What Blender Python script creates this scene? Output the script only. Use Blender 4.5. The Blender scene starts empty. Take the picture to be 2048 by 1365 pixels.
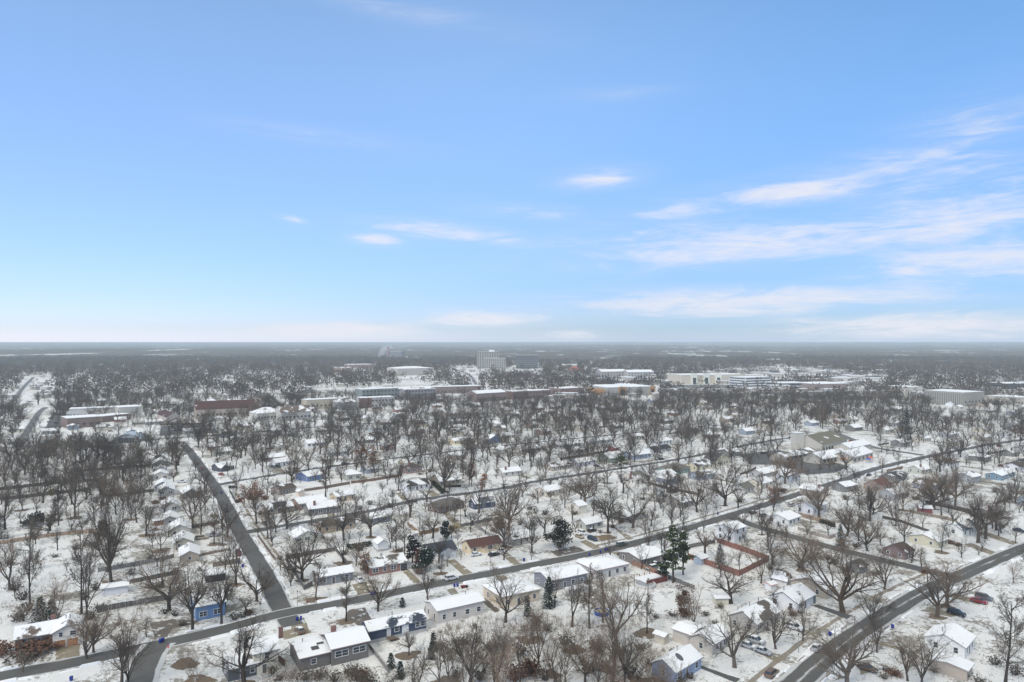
import bpy, bmesh, math, random
import numpy as np
from mathutils import Vector, Matrix
R = math.radians
random.seed(7)
sc = bpy.context.scene
COL = sc.collection

# ------------------------------------------------------------------ camera
CAM_H = 80.0
cam_d = bpy.data.cameras.new('camera')
cam = bpy.data.objects.new('camera', cam_d); COL.objects.link(cam)
cam.location = (0, 0, CAM_H); cam.rotation_euler = (R(90), 0, 0)
cam_d.sensor_width = 36.0
cam_d.lens = 1384.0 / 2048.0 * 36.0
cam_d.shift_y = 0.0012
cam_d.clip_start = 1.0; cam_d.clip_end = 120000.0
sc.camera = cam

# ------------------------------------------------------------------ exposure / sampling
sc.view_settings.view_transform = 'Standard'
sc.view_settings.look = 'None'
sc.view_settings.exposure = 0.0
sc.view_settings.gamma = 1.0
sc.render.engine = 'CYCLES'
sc.cycles.use_denoising = True
sc.cycles.max_bounces = 5
sc.cycles.diffuse_bounces = 3
sc.cycles.glossy_bounces = 2
sc.cycles.transmission_bounces = 2
sc.cycles.volume_bounces = 1
sc.cycles.transparent_max_bounces = 6
sc.cycles.volume_max_steps = 64

# ------------------------------------------------------------------ sun
SUN_EL, SUN_AZ = 42.0, 215.0            # azimuth clockwise from +Y (the view direction): behind, to the left
sd = bpy.data.lights.new('sun', 'SUN'); so = bpy.data.objects.new('sun', sd); COL.objects.link(so)
sd.energy = 1.7; sd.angle = R(12); sd.color = (1.0, 0.93, 0.83)
_el, _az = R(SUN_EL), R(SUN_AZ)
_to = Vector((math.sin(_az) * math.cos(_el), math.cos(_az) * math.cos(_el), math.sin(_el)))
so.rotation_euler = (-_to).to_track_quat('-Z', 'Y').to_euler()

# ------------------------------------------------------------------ world: sky, thin clouds low on one side, unseen pale deck added overhead to neutralise the light
world = bpy.data.worlds.new('World'); sc.world = world; world.use_nodes = True
wt = world.node_tree; wt.nodes.clear()
def N(t, ty, **kw):
    n = t.nodes.new(ty)
    for k, v in kw.items(): setattr(n, k, v)
    return n
def math_n(t, op, a, b=None, c=None, clamp=False):
    n = N(t, 'ShaderNodeMath', operation=op); n.use_clamp = clamp
    for i, x in enumerate((a, b, c)):
        if x is None: continue
        if isinstance(x, (int, float)): n.inputs[i].default_value = x
        else: t.links.new(x, n.inputs[i])
    return n.outputs[0]
def mixc(t, f, a, b, mode='MIX'):
    n = N(t, 'ShaderNodeMix', data_type='RGBA', blend_type=mode)
    for s, x in ((n.inputs[0], f), (n.inputs[6], a), (n.inputs[7], b)):
        if isinstance(x, (int, float)): s.default_value = x
        elif isinstance(x, tuple): s.default_value = (*x[:3], 1)
        else: t.links.new(x, s)
    return n.outputs[2]
def ss(t, x, a, b):
    n = N(t, 'ShaderNodeMapRange', interpolation_type='SMOOTHSTEP')
    t.links.new(x, n.inputs[0]); n.inputs[1].default_value = a; n.inputs[2].default_value = b
    return n.outputs[0]
def noise(t, vec, scale, detail=4, rough=0.55, dist=0.0):
    n = N(t, 'ShaderNodeTexNoise'); n.inputs['Scale'].default_value = scale
    n.inputs['Detail'].default_value = detail; n.inputs['Roughness'].default_value = rough
    n.inputs['Distortion'].default_value = dist
    if vec is not None: t.links.new(vec, n.inputs['Vector'])
    return n.outputs[0]
tc = N(wt, 'ShaderNodeTexCoord')
nv = N(wt, 'ShaderNodeVectorMath', operation='NORMALIZE'); wt.links.new(tc.outputs['Generated'], nv.inputs[0])
sep = N(wt, 'ShaderNodeSeparateXYZ'); wt.links.new(nv.outputs[0], sep.inputs[0])
sky = N(wt, 'ShaderNodeTexSky', sky_type='NISHITA'); sky.sun_disc = False
sky.sun_elevation = R(SUN_EL); sky.sun_rotation = R(SUN_AZ)
sky.altitude = 300; sky.air_density = 1.0; sky.dust_density = 0.6; sky.ozone_density = 2.2
wt.links.new(nv.outputs[0], sky.inputs[0])
SKY_K = 0.15
az = math_n(wt, 'ARCTAN2', sep.outputs[0], sep.outputs[1])
el = math_n(wt, 'ARCSINE', sep.outputs[2])
comb = N(wt, 'ShaderNodeCombineXYZ'); wt.links.new(az, comb.inputs[0]); wt.links.new(el, comb.inputs[1])
mp = N(wt, 'ShaderNodeMapping'); mp.inputs['Rotation'].default_value = (0, 0, R(-5)); mp.inputs['Scale'].default_value = (4.0, 26.0, 1)
wt.links.new(comb.outputs[0], mp.inputs[0])
streak = noise(wt, mp.outputs[0], 1.6, 8, 0.62, 0.8)
mp2 = N(wt, 'ShaderNodeMapping'); mp2.inputs['Rotation'].default_value = (0, 0, R(-8)); mp2.inputs['Scale'].default_value = (16.0, 70.0, 1)
wt.links.new(comb.outputs[0], mp2.inputs[0])
fine = noise(wt, mp2.outputs[0], 1.3, 6, 0.6, 0.5)
# cloud bands: azimuth, elevation, half width, half height (degrees), strength, tilt
BANDS = [(24.5, 11.6, 9.5, 1.0, .95, .05), (29.5, 12.2, 8.0, 1.6, .75, .05), (7.2, 13.2, 3.2, .75, .9, .06), (19.5, 7.6, 15.0, 1.6, .9, .05),
         (33.0, 8.6, 8.0, 2.6, .85, .08), (34.0, 5.6, 7.5, 1.7, .95, .02), (17.5, 3.1, 16.0, 1.25, 1.0, .02), (30.5, 1.2, 12.0, 1.0, 1.0, 0),
         (-2.5, 1.9, 6.2, .8, 1.0, .02), (-13.5, 1.0, 9.0, .75, .95, .02), (-11.0, 8.3, 2.0, .5, .95, -.05), (4.8, .6, 3.0, .5, .95, 0),
         (-8.0, 25.2, 7.5, .8, .36, -.12), (13.0, 10.4, 6.5, .8, .7, .04), (-5.0, 8.9, 7.0, .8, .75, -.1), (11.5, 8.6, 9.0, 1.2, .62, .05), (34, 14.0, 5, 2.4, .55, .12),
         (-17.5, 9.6, 1.2, .3, .8, -.15), (9.0, 19.5, 4.0, .5, .22, 0), (-16, 16.0, 6, .6, .35, -.05), (30, 4.2, 6, .8, .7, -.1), (3.0, 10.5, 5, .6, .55, -.05)]
acc = None
for (a0, e0, wa, we, k, tl) in BANDS:
    mb_ = N(wt, 'ShaderNodeMapping', vector_type='TEXTURE'); mb_.inputs['Location'].default_value = (R(a0), R(e0), 0)
    mb_.inputs['Rotation'].default_value = (0, 0, math.atan(tl)); mb_.inputs['Scale'].default_value = (R(wa), R(we), 1)
    wt.links.new(comb.outputs[0], mb_.inputs[0])
    dt = N(wt, 'ShaderNodeVectorMath', operation='DOT_PRODUCT'); wt.links.new(mb_.outputs[0], dt.inputs[0]); wt.links.new(mb_.outputs[0], dt.inputs[1])
    g = math_n(wt, 'MULTIPLY', math_n(wt, 'POWER', math.exp(-1.0), dt.outputs['Value']), k)
    acc = g if acc is None else math_n(wt, 'MAXIMUM', acc, g)
nz = math_n(wt, 'ADD', math_n(wt, 'MULTIPLY', streak, .62), math_n(wt, 'MULTIPLY', fine, .42))
thr = math_n(wt, 'SUBTRACT', .625, math_n(wt, 'MULTIPLY', acc, .40))
cl = N(wt, 'ShaderNodeMapRange', interpolation_type='SMOOTHSTEP'); wt.links.new(math_n(wt, 'SUBTRACT', nz, thr), cl.inputs[0]); cl.inputs[1].default_value = 0.0; cl.inputs[2].default_value = .42
cl = math_n(wt, 'MULTIPLY', math_n(wt, 'MULTIPLY', cl.outputs[0], .92), ss(wt, acc, .05, .5))
veil = math_n(wt, 'MULTIPLY', math_n(wt, 'MULTIPLY', math_n(wt, 'POWER', acc, .8), .42), math_n(wt, 'ADD', .35, math_n(wt, 'MULTIPLY', ss(wt, streak, .35, .65), .75)))
cl = math_n(wt, 'ADD', cl, math_n(wt, 'MULTIPLY', veil, math_n(wt, 'SUBTRACT', 1.0, cl)))
up_ = ss(wt, el, R(-2), R(28))                          # paler towards the horizon and on the sun's side
gl_ = mixc(wt, ss(wt, az, R(-46), R(18)), (.89, .98, 1.46), (.37, .49, .80)); gh_ = mixc(wt, ss(wt, az, R(-8), R(38)), (1.56, 1.63, 1.64), (.98, 1.25, 1.37))
skyc = mixc(wt, 1.0, sky.outputs[0], mixc(wt, up_, gl_, gh_), 'MULTIPLY')
low_ = math_n(wt, 'SUBTRACT', 1.0, ss(wt, el, R(-1), R(4)))
skyc = mixc(wt, 1.0, skyc, mixc(wt, low_, (1, 1, 1), (1.15, 1.12, 1.08)), 'MULTIPLY')
nb_ = math_n(wt, 'SUBTRACT', 1.0, ss(wt, el, R(-.3), R(1.3)))
skyc = mixc(wt, 1.0, skyc, mixc(wt, nb_, (1, 1, 1), (1.30, 1.27, 1.30)), 'MULTIPLY')
CW = 0.84 / SKY_K
skyc = mixc(wt, cl, skyc, (CW * .98, CW * 1.0, CW * 1.10))
deck = ss(wt, el, R(28), R(50))  # added warm pale layer above the view, offsets the blue sky's light on snow
DECK_FILL = 1.0 / SKY_K
skyc = mixc(wt, deck, skyc, (DECK_FILL * 1.03, DECK_FILL * 1.01, DECK_FILL * .86))
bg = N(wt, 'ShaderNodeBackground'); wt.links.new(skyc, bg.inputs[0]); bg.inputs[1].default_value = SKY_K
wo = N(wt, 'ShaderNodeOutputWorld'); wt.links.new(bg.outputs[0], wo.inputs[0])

# ------------------------------------------------------------------ measuring: a point of the photograph (2048 wide) to the flat ground
F = 1384.0; CX, CY = 1024.0, 685.0
def G(x, y, z=0.0):
    Y = (CAM_H - z) * F / (y - CY)
    return Vector(((x - CX) / F * Y, Y, z))
def PIX(p):
    return (CX + F * p[0] / p[1], CY + F * (CAM_H - (p[2] if len(p) > 2 else 0)) / p[1])
def lin(c):
    return tuple(((v / 255) / 12.92 if v <= 10 else (((v / 255) + .055) / 1.055) ** 2.4) for v in c)

# ------------------------------------------------------------------ materials
MATS = {}
def new_mat(name):
    m = bpy.data.materials.new(name); m.use_nodes = True
    t = m.node_tree; b = t.nodes['Principled BSDF']
    return m, t, b
def objco(t):
    return N(t, 'ShaderNodeTexCoord').outputs['Object']
def geo_pos(t):
    return N(t, 'ShaderNodeNewGeometry').outputs['Position']
SNOW = (0.80, 0.81, 0.83)
def plain(name, c, rough=.7, var=.12, scale=2.0, metal=0.0, spec=.3):
    k = ('plain', name, c, rough)
    if k in MATS: return MATS[k]
    m, t, b = new_mat(name)
    n = noise(t, objco(t), scale, 4)
    f = N(t, 'ShaderNodeMapRange'); t.links.new(n, f.inputs[0]); f.inputs[1].default_value = .3; f.inputs[2].default_value = .7
    col = mixc(t, f.outputs[0], tuple(x * (1 - var) for x in c), tuple(min(1, x * (1 + var)) for x in c))
    t.links.new(col, b.inputs['Base Color']); b.inputs['Roughness'].default_value = rough
    b.inputs['Metallic'].default_value = metal; b.inputs['Specular IOR Level'].default_value = spec
    MATS[k] = m; return m
def wall_mat(rgb, brick=False):
    k = ('wall', rgb, brick)
    if k in MATS: return MATS[k]
    c = lin(rgb); g_ = .3 * c[0] + .55 * c[1] + .15 * c[2]; c = tuple(min(.76, (g_ + (v - g_) * .56) * 1.2) for v in c)
    m, t, b = new_mat('siding' if not brick else 'brickwork')
    co = objco(t)
    n = noise(t, co, .8, 5, .6); n2 = noise(t, co, 6, 3)
    d = math_n(t, 'ADD', math_n(t, 'MULTIPLY', n, .35), math_n(t, 'ADD', math_n(t, 'MULTIPLY', n2, .2), .74))
    if brick:
        sp = N(t, 'ShaderNodeSeparateXYZ'); t.links.new(co, sp.inputs[0])
        cb = N(t, 'ShaderNodeCombineXYZ'); t.links.new(math_n(t, 'ADD', sp.outputs[0], sp.outputs[1]), cb.inputs[0]); t.links.new(sp.outputs[2], cb.inputs[1])
        br = N(t, 'ShaderNodeTexBrick'); t.links.new(cb.outputs[0], br.inputs[0]); br.inputs['Scale'].default_value = 4
        br.inputs['Color1'].default_value = (*[x * 1.1 for x in c], 1); br.inputs['Color2'].default_value = (*[x * .75 for x in c], 1)
        br.inputs['Mortar'].default_value = (*[min(.7, x * 1.3 + .05) for x in c], 1); br.inputs['Mortar Size'].default_value = .015
        col = mixc(t, 1.0, br.outputs[0], (1, 1, 1), 'MULTIPLY')
    else:
        sp = N(t, 'ShaderNodeSeparateXYZ'); t.links.new(co, sp.inputs[0])
        fr = math_n(t, 'FRACT', math_n(t, 'MULTIPLY', sp.outputs[2], 5.5))
        lap = math_n(t, 'ADD', math_n(t, 'MULTIPLY', ss(t, fr, .0, .25), .16), .84)
        d = math_n(t, 'MULTIPLY', d, lap); col = c
    mm = N(t, 'ShaderNodeVectorMath', operation='SCALE')
    if isinstance(col, tuple): mm.inputs[0].default_value = col
    else: t.links.new(col, mm.inputs[0])
    t.links.new(d, mm.inputs[3]); t.links.new(mm.outputs[0], b.inputs['Base Color'])
    b.inputs['Roughness'].default_value = .75
    MATS[k] = m; return m
def roof_mat(rgb, snow, flat=False):
    """Shingles under lying snow; SNOW is the share of the slope that is covered, in patches with melted edges."""
    k = ('roof', rgb, round(snow, 2), flat)
    if k in MATS: return MATS[k]
    c = lin(rgb)
    m, t, b = new_mat('shingles_and_snow')
    co = objco(t)
    info = N(t, 'ShaderNodeObjectInfo')
    off = N(t, 'ShaderNodeVectorMath', operation='ADD')
    sc1 = N(t, 'ShaderNodeVectorMath', operation='SCALE'); sc1.inputs[0].default_value = (37, 91, 53); t.links.new(info.outputs['Random'], sc1.inputs[3])
    t.links.new(co, off.inputs[0]); t.links.new(sc1.outputs[0], off.inputs[1])
    big = noise(t, off.outputs[0], .16, 3, .5); small = noise(t, off.outputs[0], 1.4, 4, .6)
    msk = math_n(t, 'ADD', math_n(t, 'MULTIPLY', big, .8), math_n(t, 'MULTIPLY', small, .22))
    th = .70 - snow * .42
    cover = ss(t, msk, th - .015, th + .035) if snow < .98 else None
    sh = noise(t, co, 5, 3)
    shc = mixc(t, sh, tuple(x * .7 for x in c), tuple(x * 1.25 for x in c))
    sn = mixc(t, noise(t, off.outputs[0], .5, 5), (.74, .755, .78), (.86, .865, .875))
    col = mixc(t, cover, shc, sn) if cover is not None else sn
    ge = N(t, 'ShaderNodeNewGeometry'); sp = N(t, 'ShaderNodeSeparateXYZ'); t.links.new(ge.outputs['Normal'], sp.inputs[0])
    up = ss(t, sp.outputs[2], .2, .35)
    trim = tuple(min(.6, x * 1.3 + .12) for x in c)
    col = mixc(t, up, trim, col)
    t.links.new(col, b.inputs['Base Color']); b.inputs['Roughness'].default_value = .8
    b.inputs['Specular IOR Level'].default_value = .25
    bp = N(t, 'ShaderNodeBump'); bp.inputs['Strength'].default_value = .35; bp.inputs['Distance'].default_value = .15
    t.links.new(cover if cover is not None else small, bp.inputs['Height']); t.links.new(bp.outputs[0], b.inputs['Normal'])
    MATS[k] = m; return m
def ground_mat():
    m, t, b = new_mat('snow_cover')
    p = geo_pos(t)
    big = noise(t, p, .012, 4, .55); mid = noise(t, p, .09, 6, .65); sm = noise(t, p, .8, 6, .7); tiny = noise(t, p, 2.6, 3, .6)
    base = mixc(t, ss(t, mid, .3, .7), (.66, .662, .66), (.83, .832, .828))
    base = mixc(t, math_n(t, 'MULTIPLY', ss(t, sm, .58, .78), .22), base, (.55, .55, .54))
    grass = mixc(t, tiny, (.10, .085, .055), (.24, .21, .16))
    lit = math_n(t, 'ADD', math_n(t, 'MULTIPLY', mid, .60), math_n(t, 'MULTIPLY', sm, .46))
    lit = math_n(t, 'ADD', lit, math_n(t, 'MULTIPLY', math_n(t, 'SUBTRACT', big, .5), .45))
    col = mixc(t, math_n(t, 'MULTIPLY', ss(t, lit, .54, .63), .85), base, grass)
    tw = math_n(t, 'MULTIPLY', ss(t, tiny, .54, .64), ss(t, mid, .47, .60))
    col = mixc(t, math_n(t, 'MULTIPLY', tw, .8), col, (.15, .13, .11))
    n7 = noise(t, p, .35, 4, .6, 1.5); trk = math_n(t, 'SUBTRACT', 1.0, ss(t, math_n(t, 'ABSOLUTE', math_n(t, 'SUBTRACT', n7, .5)), .004, .02))
    col = mixc(t, math_n(t, 'MULTIPLY', math_n(t, 'MULTIPLY', trk, ss(t, mid, .36, .5)), .4), col, (.40, .40, .40))
    # far off, ground seen between trees is leaf litter as much as snow
    t.links.new(col, b.inputs['Base Color']); b.inputs['Roughness'].default_value = .85; b.inputs['Specular IOR Level'].default_value = .2
    bp = N(t, 'ShaderNodeBump'); bp.inputs['Strength'].default_value = .5; bp.inputs['Distance'].default_value = .5
    t.links.new(sm, bp.inputs['Height']); t.links.new(bp.outputs[0], b.inputs['Normal'])
    return m
def road_mat(dark, ice, tanv=0.0):
    """Wet asphalt, with tyre-worn lanes, salt bleaching and lengthwise streaks of packed snow. UV: metres along, metres across."""
    m, t, b = new_mat('asphalt')
    uv = N(t, 'ShaderNodeUVMap').outputs[0]
    p = geo_pos(t)
    mp = N(t, 'ShaderNodeMapping'); mp.inputs['Scale'].default_value = (.05, 1.3, 1); t.links.new(uv, mp.inputs[0])
    st = noise(t, mp.outputs[0], 1.0, 8, .72, .6)
    blot = noise(t, p, .12, 5, .6); fine_ = noise(t, p, 3, 3)
    base = mixc(t, blot, tuple(x * .75 for x in dark), tuple(x * 1.3 for x in dark))
    base = mixc(t, math_n(t, 'MULTIPLY', fine_, .35), base, tuple(x * 1.5 for x in dark))
    spu = N(t, 'ShaderNodeSeparateXYZ'); t.links.new(uv, spu.inputs[0])
    ac = math_n(t, 'ABSOLUTE', spu.outputs[1])
    cen = math_n(t, 'SUBTRACT', 1.0, ss(t, ac, .15, 1.3))
    edge = ss(t, ac, 2.1, 3.6)
    k = math_n(t, 'ADD', math_n(t, 'MULTIPLY', cen, .055 * ice), math_n(t, 'MULTIPLY', edge, .42))
    k = math_n(t, 'ADD', k, math_n(t, 'MULTIPLY', st, .62))
    k = math_n(t, 'ADD', k, math_n(t, 'MULTIPLY', blot, .3))
    msk = ss(t, k, .69 - .02 * ice, .77 - .01 * ice)
    col = mixc(t, math_n(t, 'MULTIPLY', msk, .8), base, (.62, .63, .64))
    t.links.new(col, b.inputs['Base Color']); 
    b.inputs['Roughness'].default_value = .65; b.inputs['Specular IOR Level'].default_value = .2
    return m
def slab_mat(c, th=.56):
    k = ('slab', c, th)
    if k in MATS: return MATS[k]
    m, t, b = new_mat('worn_concrete')
    p = geo_pos(t); a = noise(t, p, .35, 5, .65); d = noise(t, p, 2.0, 4)
    col = mixc(t, d, tuple(x * .72 for x in c), tuple(x * 1.25 for x in c))
    col = mixc(t, math_n(t, 'MULTIPLY', ss(t, a, th, th + .08), .85), col, (.72, .73, .74))
    t.links.new(col, b.inputs['Base Color']); b.inputs['Roughness'].default_value = .8
    MATS[k] = m; return m
def bark_mat(c, snow=.5):
    k = ('bark', c, snow)
    if k in MATS: return MATS[k]
    m, t, b = new_mat('bark')
    co = objco(t)
    n = noise(t, co, 2.5, 4)
    info = N(t, 'ShaderNodeObjectInfo')
    hv = N(t, 'ShaderNodeMapRange'); t.links.new(info.outputs['Random'], hv.inputs[0]); hv.inputs[3].default_value = .68; hv.inputs[4].default_value = 1.35
    col = mixc(t, n, tuple(x * .7 for x in c), tuple(x * 1.3 for x in c))
    fr_ = math_n(t, 'FRACT', math_n(t, 'MULTIPLY', info.outputs['Random'], 7.3))
    col = mixc(t, math_n(t, 'MULTIPLY', ss(t, fr_, .45, 1.0), .65), col, (c[0] * 1.28, c[1] * 1.06, c[2] * .88))
    mm = N(t, 'ShaderNodeVectorMath', operation='SCALE'); t.links.new(col, mm.inputs[0]); t.links.new(hv.outputs[0], mm.inputs[3])
    col = mm.outputs[0]
    if snow > 0:
        ge = N(t, 'ShaderNodeNewGeometry'); sp = N(t, 'ShaderNodeSeparateXYZ'); t.links.new(ge.outputs['Normal'], sp.inputs[0])
        s1 = math_n(t, 'MULTIPLY', ss(t, sp.outputs[2], .55, .8), ss(t, noise(t, co, .9, 2), .62 - snow * .3, .72 - snow * .3))
        col = mixc(t, math_n(t, 'MULTIPLY', s1, .8), col, (.72, .73, .75))
    t.links.new(col, b.inputs['Base Color']); b.inputs['Roughness'].default_value = .9; b.inputs['Specular IOR Level'].default_value = .1
    MATS[k] = m; return m
def leaf_mat(name, c1, c2):
    k = ('leaf', name)
    if k in MATS: return MATS[k]
    m, t, b = new_mat(name)
    n = noise(t, objco(t), 1.6, 3)
    t.links.new(mixc(t, ss(t, n, .35, .65), c1, c2), b.inputs['Base Color']); b.inputs['Roughness'].default_value = .8
    b.inputs['Specular IOR Level'].default_value = .15
    MATS[k] = m; return m
M_GLASS = plain('window_glass', (.035, .045, .055), .12, .1, 1, spec=.5)
M_FRAME = plain('white_trim', (.72, .72, .71), .5, .05)
M_FOUND = plain('concrete_foundation', (.45, .44, .42), .8)
M_SNOW = plain('packed_snow', (.80, .81, .83), .8, .06, 3)
M_DARK = plain('dark_rubber', (.03, .03, .032), .6)
M_METAL = plain('galvanised_steel', (.30, .31, .32), .45, .1, 2, .4)
M_WOOD = plain('weathered_pole_wood', (.16, .12, .09), .85)
M_BRICK = wall_mat((135, 80, 62), True)
M_DOOR = plain('painted_door', (.10, .09, .09), .5)
M_GAR = plain('garage_door_white', (.66, .66, .64), .55, .06)

# ------------------------------------------------------------------ mesh helpers
class MB:
    def __init__(s): s.v = []; s.f = []; s.m = []
    def face(s, pts, m=0):
        i = len(s.v); s.v += [tuple(p) for p in pts]; s.f.append(tuple(range(i, i + len(pts)))); s.m.append(m)
    def box(s, x0, y0, z0, x1, y1, z1, m=0):
        i = len(s.v)
        s.v += [(x0, y0, z0), (x1, y0, z0), (x1, y1, z0), (x0, y1, z0), (x0, y0, z1), (x1, y0, z1), (x1, y1, z1), (x0, y1, z1)]
        for q in ((0, 3, 2, 1), (4, 5, 6, 7), (0, 1, 5, 4), (1, 2, 6, 5), (2, 3, 7, 6), (3, 0, 4, 7)):
            s.f.append(tuple(i + k for k in q)); s.m.append(m)
    def prism(s, base, z0, z1, m=0, top=None):
        """base polygon (x, y), counter-clockwise; TOP: another polygon for the upper end."""
        n = len(base); i = len(s.v); top = top or base
        s.v += [(x, y, z0) for x, y in base] + [(x, y, z1) for x, y in top]
        s.f.append(tuple(i + n - 1 - k for k in range(n))); s.m.append(m)
        s.f.append(tuple(i + n + k for k in range(n))); s.m.append(m)
        for k in range(n):
            j = (k + 1) % n
            s.f.append((i + k, i + j, i + n + j, i + n + k)); s.m.append(m)
    def slab(s, quad, th, m=0):
        """a thick sheet whose upper face is the polygon QUAD"""
        q = [Vector(p) for p in quad]; n = len(q); i = len(s.v)
        s.v += [tuple(p) for p in q] + [(p.x, p.y, p.z - th) for p in q]
        s.f.append(tuple(i + k for k in range(n))); s.m.append(m)
        s.f.append(tuple(i + 2 * n - 1 - k for k in range(n))); s.m.append(m)
        for k in range(n):
            j = (k + 1) % n
            s.f.append((i + k, i + n + k, i + n + j, i + j)); s.m.append(m)
    def tube(s, pts, rad, sides, m=0, cap=False):
        pts = [Vector(p) for p in pts]; i0 = len(s.v); n = len(pts)
        d = (pts[-1] - pts[0]).normalized()
        a = d.orthogonal().normalized(); b = d.cross(a)
        for k, p in enumerate(pts):
            if k == n - 1 and rad[k] <= 0: s.v.append(tuple(p)); continue
            for j in range(sides):
                an = 2 * math.pi * j / sides
                s.v.append(tuple(p + (a * math.cos(an) + b * math.sin(an)) * rad[k]))
        for k in range(n - 1):
            r0 = i0 + k * sides
            for j in range(sides):
                j2 = (j + 1) % sides
                if k == n - 2 and rad[-1] <= 0: s.f.append((r0 + j, r0 + j2, r0 + sides))
                else: s.f.append((r0 + j, r0 + j2, r0 + sides + j2, r0 + sides + j))
                s.m.append(m)
        if cap and rad[-1] > 0:
            s.f.append(tuple(i0 + (n - 1) * sides + j for j in range(sides))); s.m.append(m)
    def mesh(s, name, mats):
        me = bpy.data.meshes.new(name)
        me.from_pydata(s.v, [], s.f)
        for mt in (mats if isinstance(mats, (list, tuple)) else [mats]): me.materials.append(mt)
        me.polygons.foreach_set('material_index', s.m)
        me.update(); return me
    def build(s, name, mats, parent=None, loc=(0, 0, 0), rz=0.0):
        return put(name, s.mesh(name, mats), parent, loc, rz)
def put(name, me, parent=None, loc=(0, 0, 0), rz=0.0):
    o = bpy.data.objects.new(name, me); COL.objects.link(o)
    if parent is not None: o.parent = parent
    o.location = loc; o.rotation_euler = (0, 0, rz)
    return o
USED = set()
def tag(o, label=None, cat=None, group=None, kind=None):
    if label: o['label'] = label; USED.add(label.lower())
    if cat: o['category'] = cat
    if group: o['group'] = group
    if kind: o['kind'] = kind
    return o
def empty(name, loc, rz=0.0):
    o = bpy.data.objects.new(name, None); COL.objects.link(o); o.location = loc; o.rotation_euler = (0, 0, rz)
    o.empty_display_size = .5
    return o
LAND = []            # (words that name a landmark, its pixel)
AUTO = []            # (object, first words, pixel): labels written at the end, against the landmarks
BLOCK = []           # (x, y, radius): where no tree grows
def landmark(key, p): LAND.append((key, PIX(p)))

# ------------------------------------------------------------------ ground and roads
bm = bmesh.new()
rings = [0, 60, 120, 200, 300, 450, 700, 1100, 1800, 3000, 5000, 9000, 16000, 28000, 42000]
SEG = 96; vs = []
for r in rings:
    vs.append([bm.verts.new((0, 0, 0))] if r == 0 else [bm.verts.new((r * math.cos(2 * math.pi * k / SEG), r * math.sin(2 * math.pi * k / SEG), 0)) for k in range(SEG)])
for i in range(len(rings) - 1):
    for k in range(SEG):
        k2 = (k + 1) % SEG
        if i == 0: bm.faces.new((vs[0][0], vs[1][k], vs[1][k2]))
        else: bm.faces.new((vs[i][k], vs[i + 1][k], vs[i + 1][k2], vs[i][k2]))
me = bpy.data.meshes.new('ground'); bm.to_mesh(me); bm.free(); me.materials.append(ground_mat())
tag(put('ground', me), 'snow covered ground of lawns, yards and fields out to the horizon', 'ground', kind='structure')

def spline(P, step=4.0):
    P = [Vector((p[0], p[1])) for p in P]; P = [P[0] * 2 - P[1]] + P + [P[-1] * 2 - P[-2]]
    out = []
    for i in range(1, len(P) - 2):
        n = max(2, int((P[i + 1] - P[i]).length / step))
        for k in range(n):
            t = k / n; a, b, c, d = P[i - 1], P[i], P[i + 1], P[i + 2]
            out.append(.5 * ((2 * b) + (c - a) * t + (2 * a - 5 * b + 4 * c - d) * t * t + (3 * b - a - 3 * c + d) * t ** 3))
    out.append(P[-2]); return out
ROADS = {}
def strip(name, pts, off0, off1, z, mat, wob=0.0, smooth=True, **tags):
    L = pts; mb = MB(); uv = []; prev = None; s = 0
    rnd = random.Random(hash(name) % 999 + len(L))
    for i, p in enumerate(L):
        a = L[max(0, i - 1)]; b = L[min(len(L) - 1, i + 1)]
        d = (b - a).normalized(); n = Vector((-d.y, d.x))
        if i: s += (p - L[i - 1]).length
        w0 = off0 + rnd.uniform(-wob, wob); w1 = off1 + rnd.uniform(-wob, wob)
        cur = (p + n * w0, p + n * w1, s, w0, w1)
        if prev:
            mb.face([(prev[0].x, prev[0].y, z), (cur[0].x, cur[0].y, z), (cur[1].x, cur[1].y, z), (prev[1].x, prev[1].y, z)])
            uv += [(prev[2], prev[3]), (s, w0), (s, w1), (prev[2], prev[4])]
        prev = cur
    # OFF0 is the right-hand side: the quads come out facing up
    me = mb.mesh(name, mat); ul = me.uv_layers.new(name='UVMap')
    for k, q in enumerate(uv): ul.data[k].uv = q
    o = put(name, me); tag(o, **tags); return o
R_DARK = road_mat((.098, .096, .090), .9); R_WIDE = road_mat((.098, .096, .090), 3.4); R_GREY = road_mat((.13, .125, .118), .4)
R_CONC = slab_mat((.22, .19, .145)); R_WALK = slab_mat((.26, .225, .18)); R_LOT = road_mat((.12, .115, .11), .2)
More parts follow.
